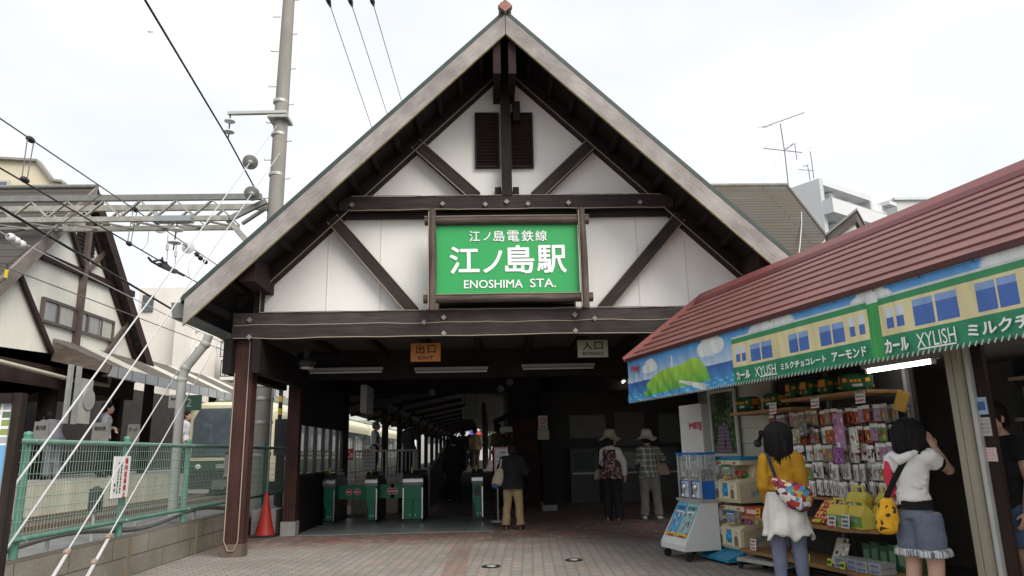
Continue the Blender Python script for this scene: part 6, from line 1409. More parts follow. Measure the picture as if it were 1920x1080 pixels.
plush('green plush train tilted toward the street above the middle price card', 2.42, .74, 1.696, 1.25, 1)
plush('green plush train facing the street between its tilted and large neighbours', 2.64, .74, 1.696, 1.45, 1)
plush('green plush train facing the street just left of the largest-looking one', 2.88, .76, 1.696, 1.5, 1)
plush('green plush train at the right end of the shelf by the lit lamp', 3.18, .74, 1.696, .95, 1)
def price_card(label, s, n, z, w_, h_, lines, tilt=-.1, dr=0, bgc='card_white', col_=(.72, .71, .68)):
    t = proto('price_card', label, 'price card', 'hand-written price cards')
    MB().box((-w_/2, 0, 0), (w_/2, .003, h_)).build('card', mat(bgc, col_, .6, .04), t)
    for k, (s_, f, m_) in enumerate(lines):
        L = MB(); letter(L, s_, (0, -.002, h_*(1-(k+.6)/(len(lines)+.2))), X1, Z1, w_*f, h_/(len(lines)+.8)*.8, .02); L.build('lettering', m_, t)
    atS(t, s, n, z, dr); t.rotation_euler[0] = tilt; return t
TG = mat('green_ink', (.12, .25, .1), .6, 0)
for i, (px, py) in enumerate(((1449, 776), (1528, 765), (1613, 756))):
    s_, n_, z_ = AN(px, py, .57); price_card(['price card for plush toys hanging from the left lower shelf', 'price card for plush toys hanging from the middle of the shelf', 'price card for plush toys hanging from the right of the shelf'][i], s_, .57, z_, .115, .115, (('えのでん', .8, TG), ('クッション', .85, TXT), ('1050円', .9, TXR)))
# mid shelf goods
ZM, ZB_ = .528, .188
t = goods_box('red_tray', 'red gift carton at the left end of the middle shelf', 'carton', 1.72, .6, ZM, .24, .2, .085, mat('carton_red', (.42, .05, .03), .5, .1), None, 0, mat('label_pale', (.55, .45, .4), .6, .05))
price_card('yellow price card propped against the red gift carton', 1.86, .48, ZM, .07, .085, (('¥', .5, TXT), ('630', .7, TXT)), -.15, 0, 'card_yellow', (.65, .42, .04))
for i, (s_, c1_, c2_) in enumerate(((2.72, (.45, .05, .03), ('#b23a22', '#d88a3c', '#e0b060', '#8a1f1a', '#d04a30')), (2.92, (.3, .25, .32), ('#6a5f7a', '#a89ab0', '#3f3a4a', '#c06a6a', '#d8d0d0')))):
    t = proto('sweets_box', ['flat red patterned sweets box tilted on the middle shelf', 'flat purple patterned sweets box tilted on the middle shelf'][i], 'box')
    MB().box((-.09, 0, 0), (.09, .045, .27)).build('carton', mat('sweets_%d' % i, c1_, .5, .1), t)
    def f(U, V, c2_=c2_, i=i):
        k = (np.floor(U/.045)+np.floor(V/.045)*3+i).astype(int) % len(c2_); c = np.array([lin(h) for h in c2_])[k]
        q_ = np.hypot((U % .045)-.022, (V % .045)-.022) < .012; c[q_] = np.array(lin('#e0c9a0')); return c
    print_panel('lid_print', (-.088, -.002, .002), X1, Z1, .176, .266, 24, 36, f, printed('packet_print', .3), t)
    MB().box((-.04, -.012, .0), (.04, -.004, .035)).build('price_tag', mat('tag_lime', (.45, .6, .05), .5, .05), t)
    atS(t, s_, .52, ZM+.01); t.rotation_euler[0] = -.75
YEL = mat('carton_yellow', '#d8c65c', .5, .07, 8); YG = mat('carton_green_panel', '#6d9a4a', .5, .15, 12)
def gift(label, s, n, z, dr=0, tilt=0):
    t = proto('gift_carton', label, 'carton', 'yellow handled gift cartons')
    MB().loft([[(-.085, -.055, .001), (.085, -.055, .001), (.085, .055, .001), (-.085, .055, .001)], [(-.085, -.055, .10), (.085, -.055, .10), (.085, .055, .10), (-.085, .055, .10)], [(-.075, -.012, .165), (.075, -.012, .165), (.075, .012, .165), (-.075, .012, .165)]], smooth=False).build('carton', YEL, t)
    h = MB()
    for lo, hi in (((-.05, -.006, .166), (-.035, .006, .20)), ((.035, -.006, .166), (.05, .006, .20)), ((-.05, -.006, .2), (.05, .006, .215))): h.box(lo, hi)
    h.build('handle', YEL, t); MB().box((-.076, -.058, .012), (.076, -.0555, .088)).build('picture', YG, t)
    MB().box((-.04, -.060, .045), (.04, -.0585, .07)).build('picture_band', mat('carton_grey_panel', '#8f9a94', .5, .2, 20), t)
    atS(t, s, n, z, dr); t.scale = (1.2, 1.15, 1.15); t.rotation_euler[0] = tilt; return t
for i, (s_, n_, z_, dr, lb) in enumerate(((3.0, .56, ZM, .1, 'front row, furthest left'), (3.19, .60, ZM, -.05, 'front row, second from left'), (3.31, .72, ZM, -.35, 'front row, at the shelf corner'), (3.02, .76, ZM+.10, .15, 'upper back row, left'), (3.25, .86, ZM+.10, -.1, 'upper back row, right'))):
    gift('yellow handled gift carton with green panel, '+lb, s_, n_, z_, dr)
goods_box('stock_carton', 'plain pale riser box behind the yellow gift cartons', 'carton', 3.1, .8, ZM, .46, .17, .098, mat('riser_pale', (.4, .38, .3), .6, .1), None)
price_card('white price card with blue figures before the yellow gift cartons', 3.12, .49, ZM, .1, .115, (('えのでん', .8, TG), ('もなか', .7, TXT), ('510円', .8, mat('blue_ink', (.05, .1, .45), .6, 0))), -.12)
price_card('white price card with red lines beside the purple sweets box', 2.97, .47, ZM-.02, .1, .115, (('江の島', .7, TXT), ('名物', .6, TXR), ('630円', .8, TXR)), -.12)
# bottom shelf goods
price_card('white price card with red heading at the left end of the bottom shelf', 1.72, .48, ZB_, .095, .11, (('お買得', .8, TXR), ('詰合せ', .8, TG), ('315円', .7, TXR)), -.12)
for i, (s_, n_, dr) in enumerate(((2.5, .7, .1), (2.62, .62, .2))):
    small_print('snack_pack', ['white chequered snack pack standing behind on the bottom shelf', 'white chequered snack pack leaning at the front of the bottom shelf'][i], 'snack pack', s_+.2, n_, ZB_, .14, .23-.03*i, ('#c9c4b4', '#3f4250', '#8a877c', '#e4e2da', '#55704a'), 40+i, -.5, dr)
for k in range(8):
    goods_box('biscuit_box', 'flat white biscuit box in the low stack at the right of the bottom shelf', 'box', 3.05+.13*(k % 4)-.05, .56+.02*(k % 2), ZB_+.045*(k//4), .12, .17, .043, mat('biscuit_white', '#b9b4a4', .5, .2, 18, c2='#8a8fa0'), 'stacked biscuit boxes', .1, mat('biscuit_blue', (.12, .16, .3), .5, .2))
for k in range(6): goods_box('green_carton', 'dark green patterned carton at the back of the bottom shelf', 'carton', 3.0+.1*k, .84, ZB_, .095, .12, .19+.02*(k % 2), mat('carton_dark_green', '#33583a', .5, .35, 20), 'dark green cartons at the back', 0, mat('label_green', '#6a8a6a', .5, .2, 20))
for i, (s_, n_) in enumerate(((2.86, .49), (3.06, .46), (2.55, .50))): price_card(['small lime price tag before the chequered snack packs', 'small lime price tag before the biscuit boxes', 'small lime price tag beside the yellow duster'][i], s_, n_, ZB_, .06, .06, (('105', .7, TXT),), -.15, 0, 'tag_lime', (.45, .6, .05))
o = MB(); rr2 = random.Random(3)
for k in range(16): o.ball((rr2.uniform(-.05, .05), rr2.uniform(-.03, .03), rr2.uniform(-.06, .05)), rr2.uniform(.018, .03), 7)
o = o.build('yellow_duster', mat('duster_yellow', '#c9a558', .9, .2, 30, bump=.3)); tag(o, 'fluffy yellow duster over the front edge of the bottom shelf', 'duster'); atS(o, 2.5, .445, ZB_+.05)
t = proto('folding_trolley', 'grey folding trolley lying under the bottom shelf beside the capsule machines', 'trolley'); MB().bar((1.6, .48, .10), (2.25, .62, .10), .3, .035).build('deck', STEEL, t)
for x, y in ((1.62, .38), (1.72, .6), (2.2, .5)): MB().tube([(x, y-.012, .035), (x, y+.012, .035)], .034, 12).box((x-.02, y-.02, .05), (x+.02, y+.02, .085)).build('wheel', BLACK, t)
atS(t)
o = proto('ceiling_camera', 'dark bracket arm clamped to the left edge of the rack', 'bracket'); MB().tube([(1.62, .95, 1.36), (1.6, .8, 1.38), (1.66, .72, 1.30)], .022, 8).ball((1.66, .7, 1.27), .045, 8).ball((1.6, .8, 1.38), .035, 8).build('arm', IRON, o); atS(o)
o = small_print('hanging_card', 'plain yellow card hanging in the doorway above the white-shirted girl', 'card', 3.62, .75, 1.5, .1, .17, ('#a8822a', '#b08a30'), 2, 0, .6)
o.rotation_euler[1] = .35
for i, (px0, py0, px1, py1, c_) in enumerate(((1829, 744, 1848, 778, '#9fb4c8'), (1836, 782, 1855, 818, '#b0aca6'), (1840, 839, 1867, 865, '#c9b9b4'))):
    s0, _, za = AN(px0, py1, .495); s1, _, zb = AN(px1, py0, .495)
    t = proto('posted_notice', ['blue picture notice stuck highest on the brown post', 'plain grey notice stuck in the middle of the brown post', 'white notice with red lines stuck lowest on the brown post'][i], 'notice')
    s1 = max(s1, s0+.08); MB().box((s0, .494, za), (s1, .4985, zb)).build('sheet', mat('posted_%d' % i, c_, .6, .05), t)
    if i == 0: MB().box((s0+.015, .491, za+.03), (s1-.015, .4935, zb-.03)).build('picture', mat('posted_blue', '#3f5f8f', .5, .3, 14), t)
    else:
        L = MB()
        for k in range(4): letter(L, ['ポイント', 'お得です', '当店では', 'どうぞ！'][k], ((s0+s1)/2, .492, zb-(zb-za)*(k+.7)/4.6), X1, Z1, (s1-s0)*.8, (zb-za)*.11); 
        L.build('lettering', TXR if i == 2 else TXT, t)
    atS(t)
# ================================================================== PEOPLE
def remesh(mb, vox, smooth=4):
    me = bpy.data.meshes.new('tmp'); me.from_pydata([tuple(v) for v in mb.v], [], mb.f); me.update()
    bm = bmesh.new(); bm.from_mesh(me); bmesh.ops.remove_doubles(bm, verts=bm.verts, dist=1e-5); bmesh.ops.recalc_face_normals(bm, faces=bm.faces); bm.to_mesh(me); bm.free()
    o = bpy.data.objects.new('tmp', me); C.objects.link(o)
    r = o.modifiers.new('r', 'REMESH'); r.mode = 'VOXEL'; r.voxel_size = vox
    if smooth: q = o.modifiers.new('s', 'SMOOTH'); q.iterations = smooth; q.factor = .5
    dg = bpy.context.evaluated_depsgraph_get(); out_ = bpy.data.meshes.new_from_object(o.evaluated_get(dg))
    bpy.data.objects.remove(o); bpy.data.meshes.remove(me)
    return out_
def meshobj(name, me, m, parent=None):
    me.materials.clear(); me.materials.append(m); me.polygons.foreach_set('use_smooth', [True]*len(me.polygons)); me.name = name
    o = bpy.data.objects.new(name, me); C.objects.link(o)
    if parent: o.parent = parent
    return o
V3 = Vector
def fold(me, amp, seed=0, fz=16):
    """drag folds and creases pushed along the normals of a garment (unit-height coordinates)"""
    n = len(me.vertices); co = np.zeros(n*3, np.float32); no = np.zeros(n*3, np.float32)
    me.vertices.foreach_get('co', co); me.vertices.foreach_get('normal', no); P = co.reshape(-1, 3).astype(float); Nn_ = no.reshape(-1, 3)
    x, y, z = P.T; a = np.arctan2(y, x); r = np.random.RandomState(seed); d = np.zeros(n)
    for k in range(5):
        f1, f2, p1_, p2_ = fz*r.uniform(2, 6), r.uniform(8, 45), r.uniform(0, 6.28), r.uniform(0, 6.28); sg_ = r.choice((-1, 1))
        w_ = np.sin(f1*z+sg_*f2*x+8*np.sin(z*9+p2_)*.3+p1_+f2*.6*y); m_ = .5+.5*np.sin(z*r.uniform(8, 22)+x*r.uniform(5, 25)+p2_)
        d += (np.abs(w_)**.7*np.sign(w_))*m_
    P = P+Nn_*(d*amp*.45)[:, None]; me.vertices.foreach_set('co', P.astype(np.float32).ravel()); me.update()
SKIN = mat('skin', (.50, .31, .22), .5, .06, 30)
HAIR = mat('black_hair', (.010, .008, .008), .62, .5, 6, stretch=(22, 22, 1.2), bump=.6, spec=.2)
def joints(**k):
    """unit-height figure facing +y, right hand at +x"""
    j = dict(pel=(0, 0, .53), waist=(0, .0, .625), chest=(0, .005, .735), sho=(0, -.005, .81), neck=(0, .0, .845), head=(0, .018, .925),
             shR=(.086, -.005, .797), elR=(.118, -.02, .63), wrR=(.125, .03, .485), hdR=(.02, .35, -1),
             shL=(-.086, -.005, .797), elL=(-.118, -.02, .63), wrL=(-.125, .03, .485), hdL=(-.02, .35, -1),
             hiR=(.05, 0, .50), knR=(.056, .012, .28), anR=(.062, -.012, .045), toR=(.075, .075, .02),
             hiL=(-.05, 0, .50), knL=(-.056, .012, .28), anL=(-.062, -.012, .045), toL=(-.075, .075, .02))
    j.update(k); return {a: V3(b) for a, b in j.items()}
def torso(mb, j, g=0.0, w=1.0, z0=None, top=True, flare=0, hem=None):
    P = [j['pel']+V3((0, 0, -.045)), j['pel'], j['waist'], j['chest'], j['sho'], j['sho'].lerp(j['neck'], .5)+V3((0, 0, .004)), j['neck']]
    RX = [.076*w+g+flare, .089*w+g+flare*.6, .074*w+g+flare*.2, .086*w+g, .082*w+g, .058*w+g*.8, .034+g*.5]; RY = [.06+g+flare, .068+g+flare*.6, .054+g+flare*.2, .064+g, .052+g, .042+g*.7, .033+g*.5]
    if hem is not None:
        P, RX, RY = P[2:], RX[2:], RY[2:]
        P = [V3((j['pel'].x, j['pel'].y, hem)), V3((j['pel'].x, j['pel'].y, hem+.02))]+P; RX = [.082*w+g+flare, .081*w+g+flare]+RX; RY = [.062+g+flare, .061+g+flare]+RY
    if not top: P, RX, RY = P[:-2], RX[:-2], RY[:-2]
    mb.tube(P, RX, 18, (1, 0, 0), RY)
def arm(mb, j, s, g=0.0, upto=1.0, r=(.031, .027, .023, .018)):
    a, b, c = j['sh'+s], j['el'+s], j['wr'+s]
    pts = [a+(V3((0, 0, .01))), a.lerp(b, .5), b, b.lerp(c, .5), c]; R = [r[0]+g, r[0]*.92+g, r[1]+g, r[2]+g, r[3]+g*.9]
    n = max(2, int(round(upto*4))+1)
    if upto < .5: pts = [pts[0], a.lerp(b, upto)]; R = [R[0], r[0]+g*1.1]
    else: pts, R = pts[:n], R[:n]
    mb.tube(pts, R, 12); mb.ball(a-V3((0, 0, .002)), r[0]*.94+g*.7, 10)
    if upto >= .5: mb.ball(b, r[1]+g, 10)
def leg(mb, j, s, g=0.0, upto=1.0, r=(.058, .040, .037, .024), cuff=None):
    a, b, c = j['hi'+s], j['kn'+s], j['an'+s]
    calf = b.lerp(c, .32)+V3((0, -.008, 0))
    pts = [a+V3((0, 0, .02)), a.lerp(b, .4), b, calf, c]; R = [r[0]+g, r[0]*.9+g, r[1]+g, r[2]+g, (cuff if cuff else r[3])+g]
    if upto < 1:
        k = upto*2
        if k <= 1: pts = [pts[0], a.lerp(b, k*.5), a.lerp(b, k)]; R = [R[0], R[0]*.97, (R[0]*(1-k)+R[2]*k) if not cuff else cuff]
        else: pts = [pts[0], pts[1], b, b.lerp(c, k-1)]; R = [R[0], R[1], R[2], cuff if cuff else R[3]]
    mb.tube(pts, R, 14)
def hand(mb, w, d, nrm, thumb, k=1.0, curl=.5):
    """w wrist, d towards the fingers, nrm palm side, thumb side"""
    d = unit(d); nrm = unit(V3(nrm)-d*V3(nrm).dot(d)); th = unit(d.cross(nrm)); 
    if th.dot(V3(thumb)) < 0: th = -th
    L = .052*k; mb.tube([w-d*.006, w+d*.018, w+d*L], [.015*k, .021*k, .023*k], 10, th, [.012*k, .0105*k, .009*k])
    for i, (o, l, b) in enumerate(((.0175, .044, .0), (.006, .050, .002), (-.006, .046, .001), (-.0175, .036, -.002))):
        p = w+d*(L-.004+b)+th*o*k; a1 = d*math.cos(curl*.5)+nrm*math.sin(curl*.5); a2 = d*math.cos(curl*1.3)+nrm*math.sin(curl*1.3); a3 = d*math.cos(curl*2)+nrm*math.sin(curl*2)
        fan = th*o*1.2
        q1 = p+(a1+fan)*l*.45*k; q2 = q1+(a2+fan)*l*.32*k; q3 = q2+a3*l*.23*k
        mb.tube([p-d*.006, q1, q2, q3], [.0056*k, .0053*k, .0049*k, .0036*k], 8)
    t0 = w+d*.014+th*.014*k; t1 = t0+(th*.75+d*.6+nrm*.2).normalized()*.024*k; t2 = t1+(th*.3+d*.9+nrm*.35).normalized()*.022*k
    mb.tube([t0, t1, t2], [.0085*k, .0068*k, .0045*k], 8)
def headmesh(mb, j, look):
    """head with brow, nose, lips, chin and ears; look = facing direction"""
    c = j['head']; f = unit(look); x = unit(f.cross(V3((0, 0, 1)))); z = x.cross(f)
    def P(a, b, e): return c+x*a+f*b+z*e
    prof = [(-.074, .018, .020, .030), (-.066, .030, .036, .026), (-.045, .043, .052, .012), (-.02, .050, .061, .004), (.005, .054, .067, 0), (.03, .054, .069, -.004), (.055, .045, .058, -.006), (.07, .028, .036, -.006), (.0765, .006, .008, -.006)]
    rings = [[P(rx*math.cos(t), off+ry*math.sin(t), e) for t in [2*math.pi*k/20 for k in range(20)]] for e, rx, ry, off in prof]
    mb.loft(rings)
    mb.tube([P(0, .058, .012), P(0, .071, -.012), P(0, .076, -.022), P(0, .064, -.03)], [.005, .008, .010, .005], 8)
    mb.tube([P(-.015, .056, -.044), P(0, .063, -.043), P(.015, .056, -.044)], [.003, .006, .003], 8)
    mb.tube([P(-.036, .048, .014), P(0, .064, .016), P(.036, .048, .014)], [.004, .005, .004], 8)
    mb.ball(P(0, .052, -.066), .012, 8)
    for s in (-1, 1): mb.tube([P(s*.054, -.004, -.024), P(s*.058, -.006, -.005), P(s*.056, -.006, .012)], [.005, .009, .006], 8)
    mb.tube([j['neck']-V3((0, 0, .03)), j['neck'], c+V3((0, 0, -.045))], [.038, .030, .030], 12)
    return P
def foot(mb, j, s, g=0.0):
    a, t = j['an'+s], j['to'+s]; h = t-a; h.z = 0; u = unit(h)
    heel = V3((a.x, a.y, .016))-u*.022
    mb.tube([V3((heel.x, heel.y, .018+g*.3)), V3((a.x, a.y, .024+g*.4)), V3((a.x, a.y, .022))+u*.045, V3((a.x, a.y, .016))+u*.085, V3((a.x, a.y, .013))+u*.108], [.016+g, .023+g, .025+g, .025+g, .012+g], 12, None, [.018+g*.3, .026+g*.4, .021+g*.4, .015+g*.3, .010+g*.3])
    mb.tube([a+V3((0, 0, .02)), V3((a.x, a.y, .02))], [.022, .022], 10)
def person(label, P, face, H, j, wear, vox=.012, look=None, group=None, lift=0):
    """one continuous body; hair and clothes are children. face = compass angle from +y towards +x"""
    j = {k: V3(v) for k, v in j.items()}; f0 = unit(look) if look else V3((0, 1, 0)); vx = vox/H
    b = MB(); torso(b, j, 0, wear.get('w', 1.0))
    for s in 'RL':
        arm(b, j, s); hand(b, j['wr'+s], j['hd'+s], V3((-1 if s == 'R' else 1, .3, 0)), V3((0, 1, .2)), 1.0, wear.get('curl', .5)); leg(b, j, s); foot(b, j, s)
    HP = headmesh(b, j, f0); body = remesh(b, vx if not wear.get('fine') else wear['fine']/H, 2)
    root = meshobj('person', body, wear.get('skin', SKIN))
    tag(root, label, 'person', group)
    def cl(name, mb, m, v=None, sm=5):
        me = remesh(mb, v or vx, sm)
        if name in ('top', 'trousers', 'shorts', 'leggings', 'smock'): fold(me, {'top': .0045, 'trousers': .0045, 'shorts': .004, 'leggings': .0016, 'smock': .004}[name], len(label)+len(name), 9 if name != 'leggings' else 22)
        return meshobj(name, me, m, root)
    # lower body
    if 'trousers' in wear:
        m, g, cuff = wear['trousers']; q = MB(); q.tube([j['pel']+V3((0, 0, -.05)), j['pel']+V3((0, 0, .0)), j['waist'].lerp(j['pel'], .25)], [.088+g, .096+g, .084+g], 18, (1, 0, 0), [.068+g, .072+g, .062+g])
        for s in 'RL': leg(q, j, s, g, 1.0, cuff=cuff)
        cl('trousers', q, m)
    if 'leggings' in wear:
        q = MB(); q.tube([j['pel']+V3((0, 0, -.05)), j['pel']], [.086, .094], 18, (1, 0, 0), [.066, .072])
        for s in 'RL': leg(q, j, s, .004, 1.0)
        cl('leggings', q, wear['leggings'])
    if 'shorts' in wear:
        m, upto, cuff, m2 = wear['shorts']; q = MB(); ww_ = wear.get('w', 1); q.tube([j['pel']+V3((0, 0, -.05)), j['pel']+V3((0, 0, .0)), j['waist'].lerp(j['pel'], .25)], [.094*ww_, .1*ww_, .09*ww_], 18, (1, 0, 0), [.074, .076, .066])
        for s in 'RL': leg(q, j, s, .013, upto, cuff=cuff)
        cl('shorts', q, m)
        q = MB()
        for s in 'RL':
            a, bk = j['hi'+s], j['kn'+s]; e = a.lerp(bk, upto*2); d = unit(bk-a); q.tube([e-d*.030, e+d*.008], [cuff+.022, cuff+.026], 16)
        if m2: cl('turn_ups', q, m2)
    if 'skirt' in wear:
        m, zt, zb, fl = wear['skirt']; n = 64; rings = []; rr_ = random.Random(5)
        ph = [rr_.uniform(0, 6.28) for _ in range(6)]
        for i in range(15):
            t = i/14; z = zt+(zb-zt)*t; R = []
            for k in range(n):
                a = 2*math.pi*k/n; wv = (math.sin(a*9+ph[0])*.5+math.sin(a*14+ph[1])*.3+math.sin(a*5+ph[2])*.5)*t**1.3
                bunch = .010*math.sin(t*9+a*3+ph[3])*t
                rx = .098+fl*t+.016*wv+bunch; ry = .076+fl*t*.9+.014*wv+bunch
                R.append(V3((rx*math.cos(a)+j['pel'].x, ry*math.sin(a)+j['pel'].y, z+(.016*math.sin(a*5+ph[4])+.010*math.sin(a*11+ph[5]))*t*t)))
            rings.append(R)
        o = MB().loft(rings, False, True).build('skirt', m, root); o.modifiers.new('thickness', 'SOLIDIFY').thickness = .004
    if 'shoes' in wear:
        for s in 'RL':
            q = MB(); foot(q, j, s, .005); cl('shoe', q, wear['shoes'], None, 3)
    # upper body
    if 'top' in wear:
        m, g, sl_, fl = wear['top'][:4]; q = MB(); torso(q, j, g, wear.get('w', 1.0), None, True, fl, wear.get('hem'))
        if len(wear['top']) > 4:   # longer hem
            q.tube([j['pel']+V3((0, 0, -wear['top'][4])), j['pel']], [.092+g+fl*1.2, .094+g+fl*.7], 18, (1, 0, 0), [.074+g+fl*1.2, .07+g+fl*.7])
        for s in 'RL': arm(q, j, s, g*.9+.003, sl_)
        if wear.get('folds', True):
            rr_ = random.Random(len(label)*7+ord(label[9]))
            for _ in range(9):
                z = rr_.uniform(.1, .9); a = rr_.choice((-1, 1)); c_ = j['pel'].lerp(j['chest'], z); q.tube([c_+V3((a*(.085+g), rr_.uniform(-.05, .0), 0)), c_+V3((a*.03, -(.058+g), rr_.uniform(-.03, .03)))], [.004, .007], 6)
        cl('top', q, m)
    if 'vest' in wear:
        m, g, hem = wear['vest']; q = MB(); torso(q, j, g, 1.0, None, False, .012); q.tube([j['pel']+V3((0, 0, -hem)), j['pel']], [.115+g, .1+g], 18, (1, 0, 0), [.09+g, .078+g]); cl('smock', q, m)
    if 'sleeve_band' in wear:
        q = MB()
        for s in 'RL':
            a, e = j['sh'+s], j['el'+s]; p = a.lerp(e, wear['sleeve_band'][1]); d = unit(e-a); q.tube([p-d*.01, p+d*.01], [.041, .041], 14)
        cl('sleeve_band', q, wear['sleeve_band'][0], None, 2)
    if 'hem_band' in wear:
        m, za, zb_ = wear['hem_band']; c_ = j['pel']; MB().tube([V3((c_.x, c_.y, za)), V3((c_.x, c_.y, zb_))], [.088, .086], 26, (1, 0, 0), [.076, .074]).build('hem_band', m, root)
    # hair and hats
    hs = wear.get('hair')
    c = j['head']; f = f0; x = unit(f.cross(V3((0, 0, 1)))); z = x.cross(f)
    def HQ(a, b_, e): return c+x*a+f*b_+z*e
    if hs:
        q = MB(); ln = hs[1]; hv = hs[2] if len(hs) > 2 else 1.0
        # cap set back from the face
        rings = []
        for e, rx, ry, off in ((-.05, .046, .040, -.032), (-.02, .059, .056, -.020), (.01, .063, .066, -.012), (.04, .062, .070, -.008), (.065, .048, .056, -.008), (.084, .022, .028, -.008)):
            rings.append([HQ(rx*hv*math.cos(t), off-.02*(hv-1)+ry*hv*math.sin(t), e*(1+.12*(hv-1))) for t in [2*math.pi*k/20 for k in range(20)]])
        q.loft(rings)
        if hs[0] == 'long':
            down = V3((0, 0, -1)); rr_ = random.Random(3)
            P0 = HQ(0, -.022, .0); q.tube([P0, HQ(0, -.032, -.05), HQ(0, -.036, -.05)+down*(ln*.45), HQ(0, -.036, -.05)+down*(ln*.85)], [.060*hv, .066*hv, .064*hv, .050*hv], 18, x, [.052*hv, .046*hv, .034*hv, .018])
            for k in range(22):
                a = -1+2*k/21; b0 = HQ(a*.058*hv, -.034-.012*(1-a*a), -.05)+down*ln*.55; e0 = b0+down*ln*rr_.uniform(.32, .62)+x*(a*.012+rr_.uniform(-.010, .010)); q.tube([b0, b0.lerp(e0, .6), e0], [.012, .009, .002], 6, x, [.010, .007, .002])
            for s in (-1, 1):
                q.tube([HQ(s*.052, .012, .03), HQ(s*.061, .016, -.02), HQ(s*.060, .008, -.05)+down*ln*.3, HQ(s*.052, .0, -.05)+down*ln*.75], [.014, .016, .015, .004], 8)
        q_ = remesh(q, min(vx, .007), 2); ho_ = meshobj('hair', q_, wear.get('hair_mat', HAIR), root)
        if hs[0] == 'long' and hv > 1:
            st2 = MB(); rr_ = random.Random(8)
            for k in range(330):
                a = rr_.uniform(-2.05, 2.05); sx_, cy_ = math.sin(a), -math.cos(a); up0 = rr_.uniform(.2, 1.0)
                pts = []; rr1 = rr_.uniform(.985, 1.05)
                for t_ in (0, .25, .5, .75, 1.0):
                    ph_ = (1-up0)*1.2+t_*(1.75-(1-up0)*1.2); rx_, ry_, rz_ = .0645*hv*rr1, .0715*hv*rr1, .087*(1+.1*(hv-1))
                    pts.append(HQ(sx_*rx_*math.sin(ph_), -.012-.02*(hv-1)+cy_*ry_*math.sin(ph_), rz_*math.cos(ph_)+.002))
                end = pts[-1]; fl_ = ln*rr_.uniform(.55, 1.25) if cy_ < .1 else ln*rr_.uniform(.2, .8); dn = V3((0, 0, -1))
                inn = V3((-sx_*.012, -cy_*.010, 0)); wob = x*rr_.uniform(-.008, .008)
                pts += [end+dn*(.05+fl_*.35)+inn*.3+wob*.4, end+dn*(.05+fl_*.7)+inn+wob, end+dn*(.05+fl_)+inn*1.6+wob*1.6]
                st2.tube(pts, [.0012, .0024, .0028, .003, .003, .0028, .0022, .0006], 4)
            st2.build('hair_strands', HAIR, root)['kind'] = 'stuff'
            root.children[-1].parent = root
    if 'hat' in wear:
        m, kind = wear['hat']; q = MB(); o = HQ(0, -.006, .030)
        ax = unit(z*1.0+f*.04); n = 40
        if kind == 'cap': q.ball(HQ(0, 0, .025), .072, 16, 1, 1.1, .85); q.box((0, 0, 0), (.001, .001, .001)) if False else None
        rr_ = random.Random(len(label)); wv = [rr_.uniform(0, 6.28) for _ in range(3)]
        if kind == 'brim':
            prof = [(.002, .090), (.040, .086), (.060, .066), (.066, .03), (.069, .010), (.095, -.014), (.125, -.032), (.128, -.036), (.122, -.036), (.092, -.02), (.064, .002)]
            rings = []
            for r_, h_ in prof:
                k_ = max(0, r_-.07)/.055
                rings.append([o+x*r_*math.cos(2*math.pi*k/n)+f*r_*1.06*math.sin(2*math.pi*k/n)+ax*(h_+k_*(.013*math.sin(3*2*math.pi*k/n+wv[0])+.009*math.sin(5*2*math.pi*k/n+wv[1]))) for k in range(n)])
            ho = q.loft(rings, True, True).build('hat', m, root)
            MB().loft([[o+x*r_*math.cos(2*math.pi*k/n)+f*r_*1.06*math.sin(2*math.pi*k/n)+ax*h_ for k in range(n)] for r_, h_ in ((.0715, .012), (.069, .032))], False, True).build('hat_band', wear.get('band', m), ho)
        else: q.build('hat', m, root)
    if wear.get('face'):
        for s in (-1, 1):
            MB().ball(HQ(s*.022, .0555, .004), .008, 8).build('eye', mat('eye_dark', (.02, .015, .012), .2, .1), root); MB().tube([HQ(s*.012, .062, .020), HQ(s*.024, .060, .023), HQ(s*.036, .052, .019)], [.0025, .003, .0015], 6).build('eyebrow', HAIR, root)
        MB().tube([HQ(-.014, .060, -.043), HQ(0, .0675, -.042), HQ(.014, .060, -.043)], [.001, .0035, .001], 6).build('lips', mat('lip_red', (.32, .10, .09), .5, .1), root)
    root.scale = (H, H, H); root.location = P; root.rotation_euler = (0, 0, -rad(face))
    def W(p): p = V3(p)*H; a = -rad(face); return V3(P)+V3((p.x*math.cos(a)-p.y*math.sin(a), p.x*math.sin(a)+p.y*math.cos(a), p.z))
    return root, W
def cloth(name, c, var=.14, scale=7, **k): return mat(name, c, .9, var, scale, spec=.15, bump=.25, **k)
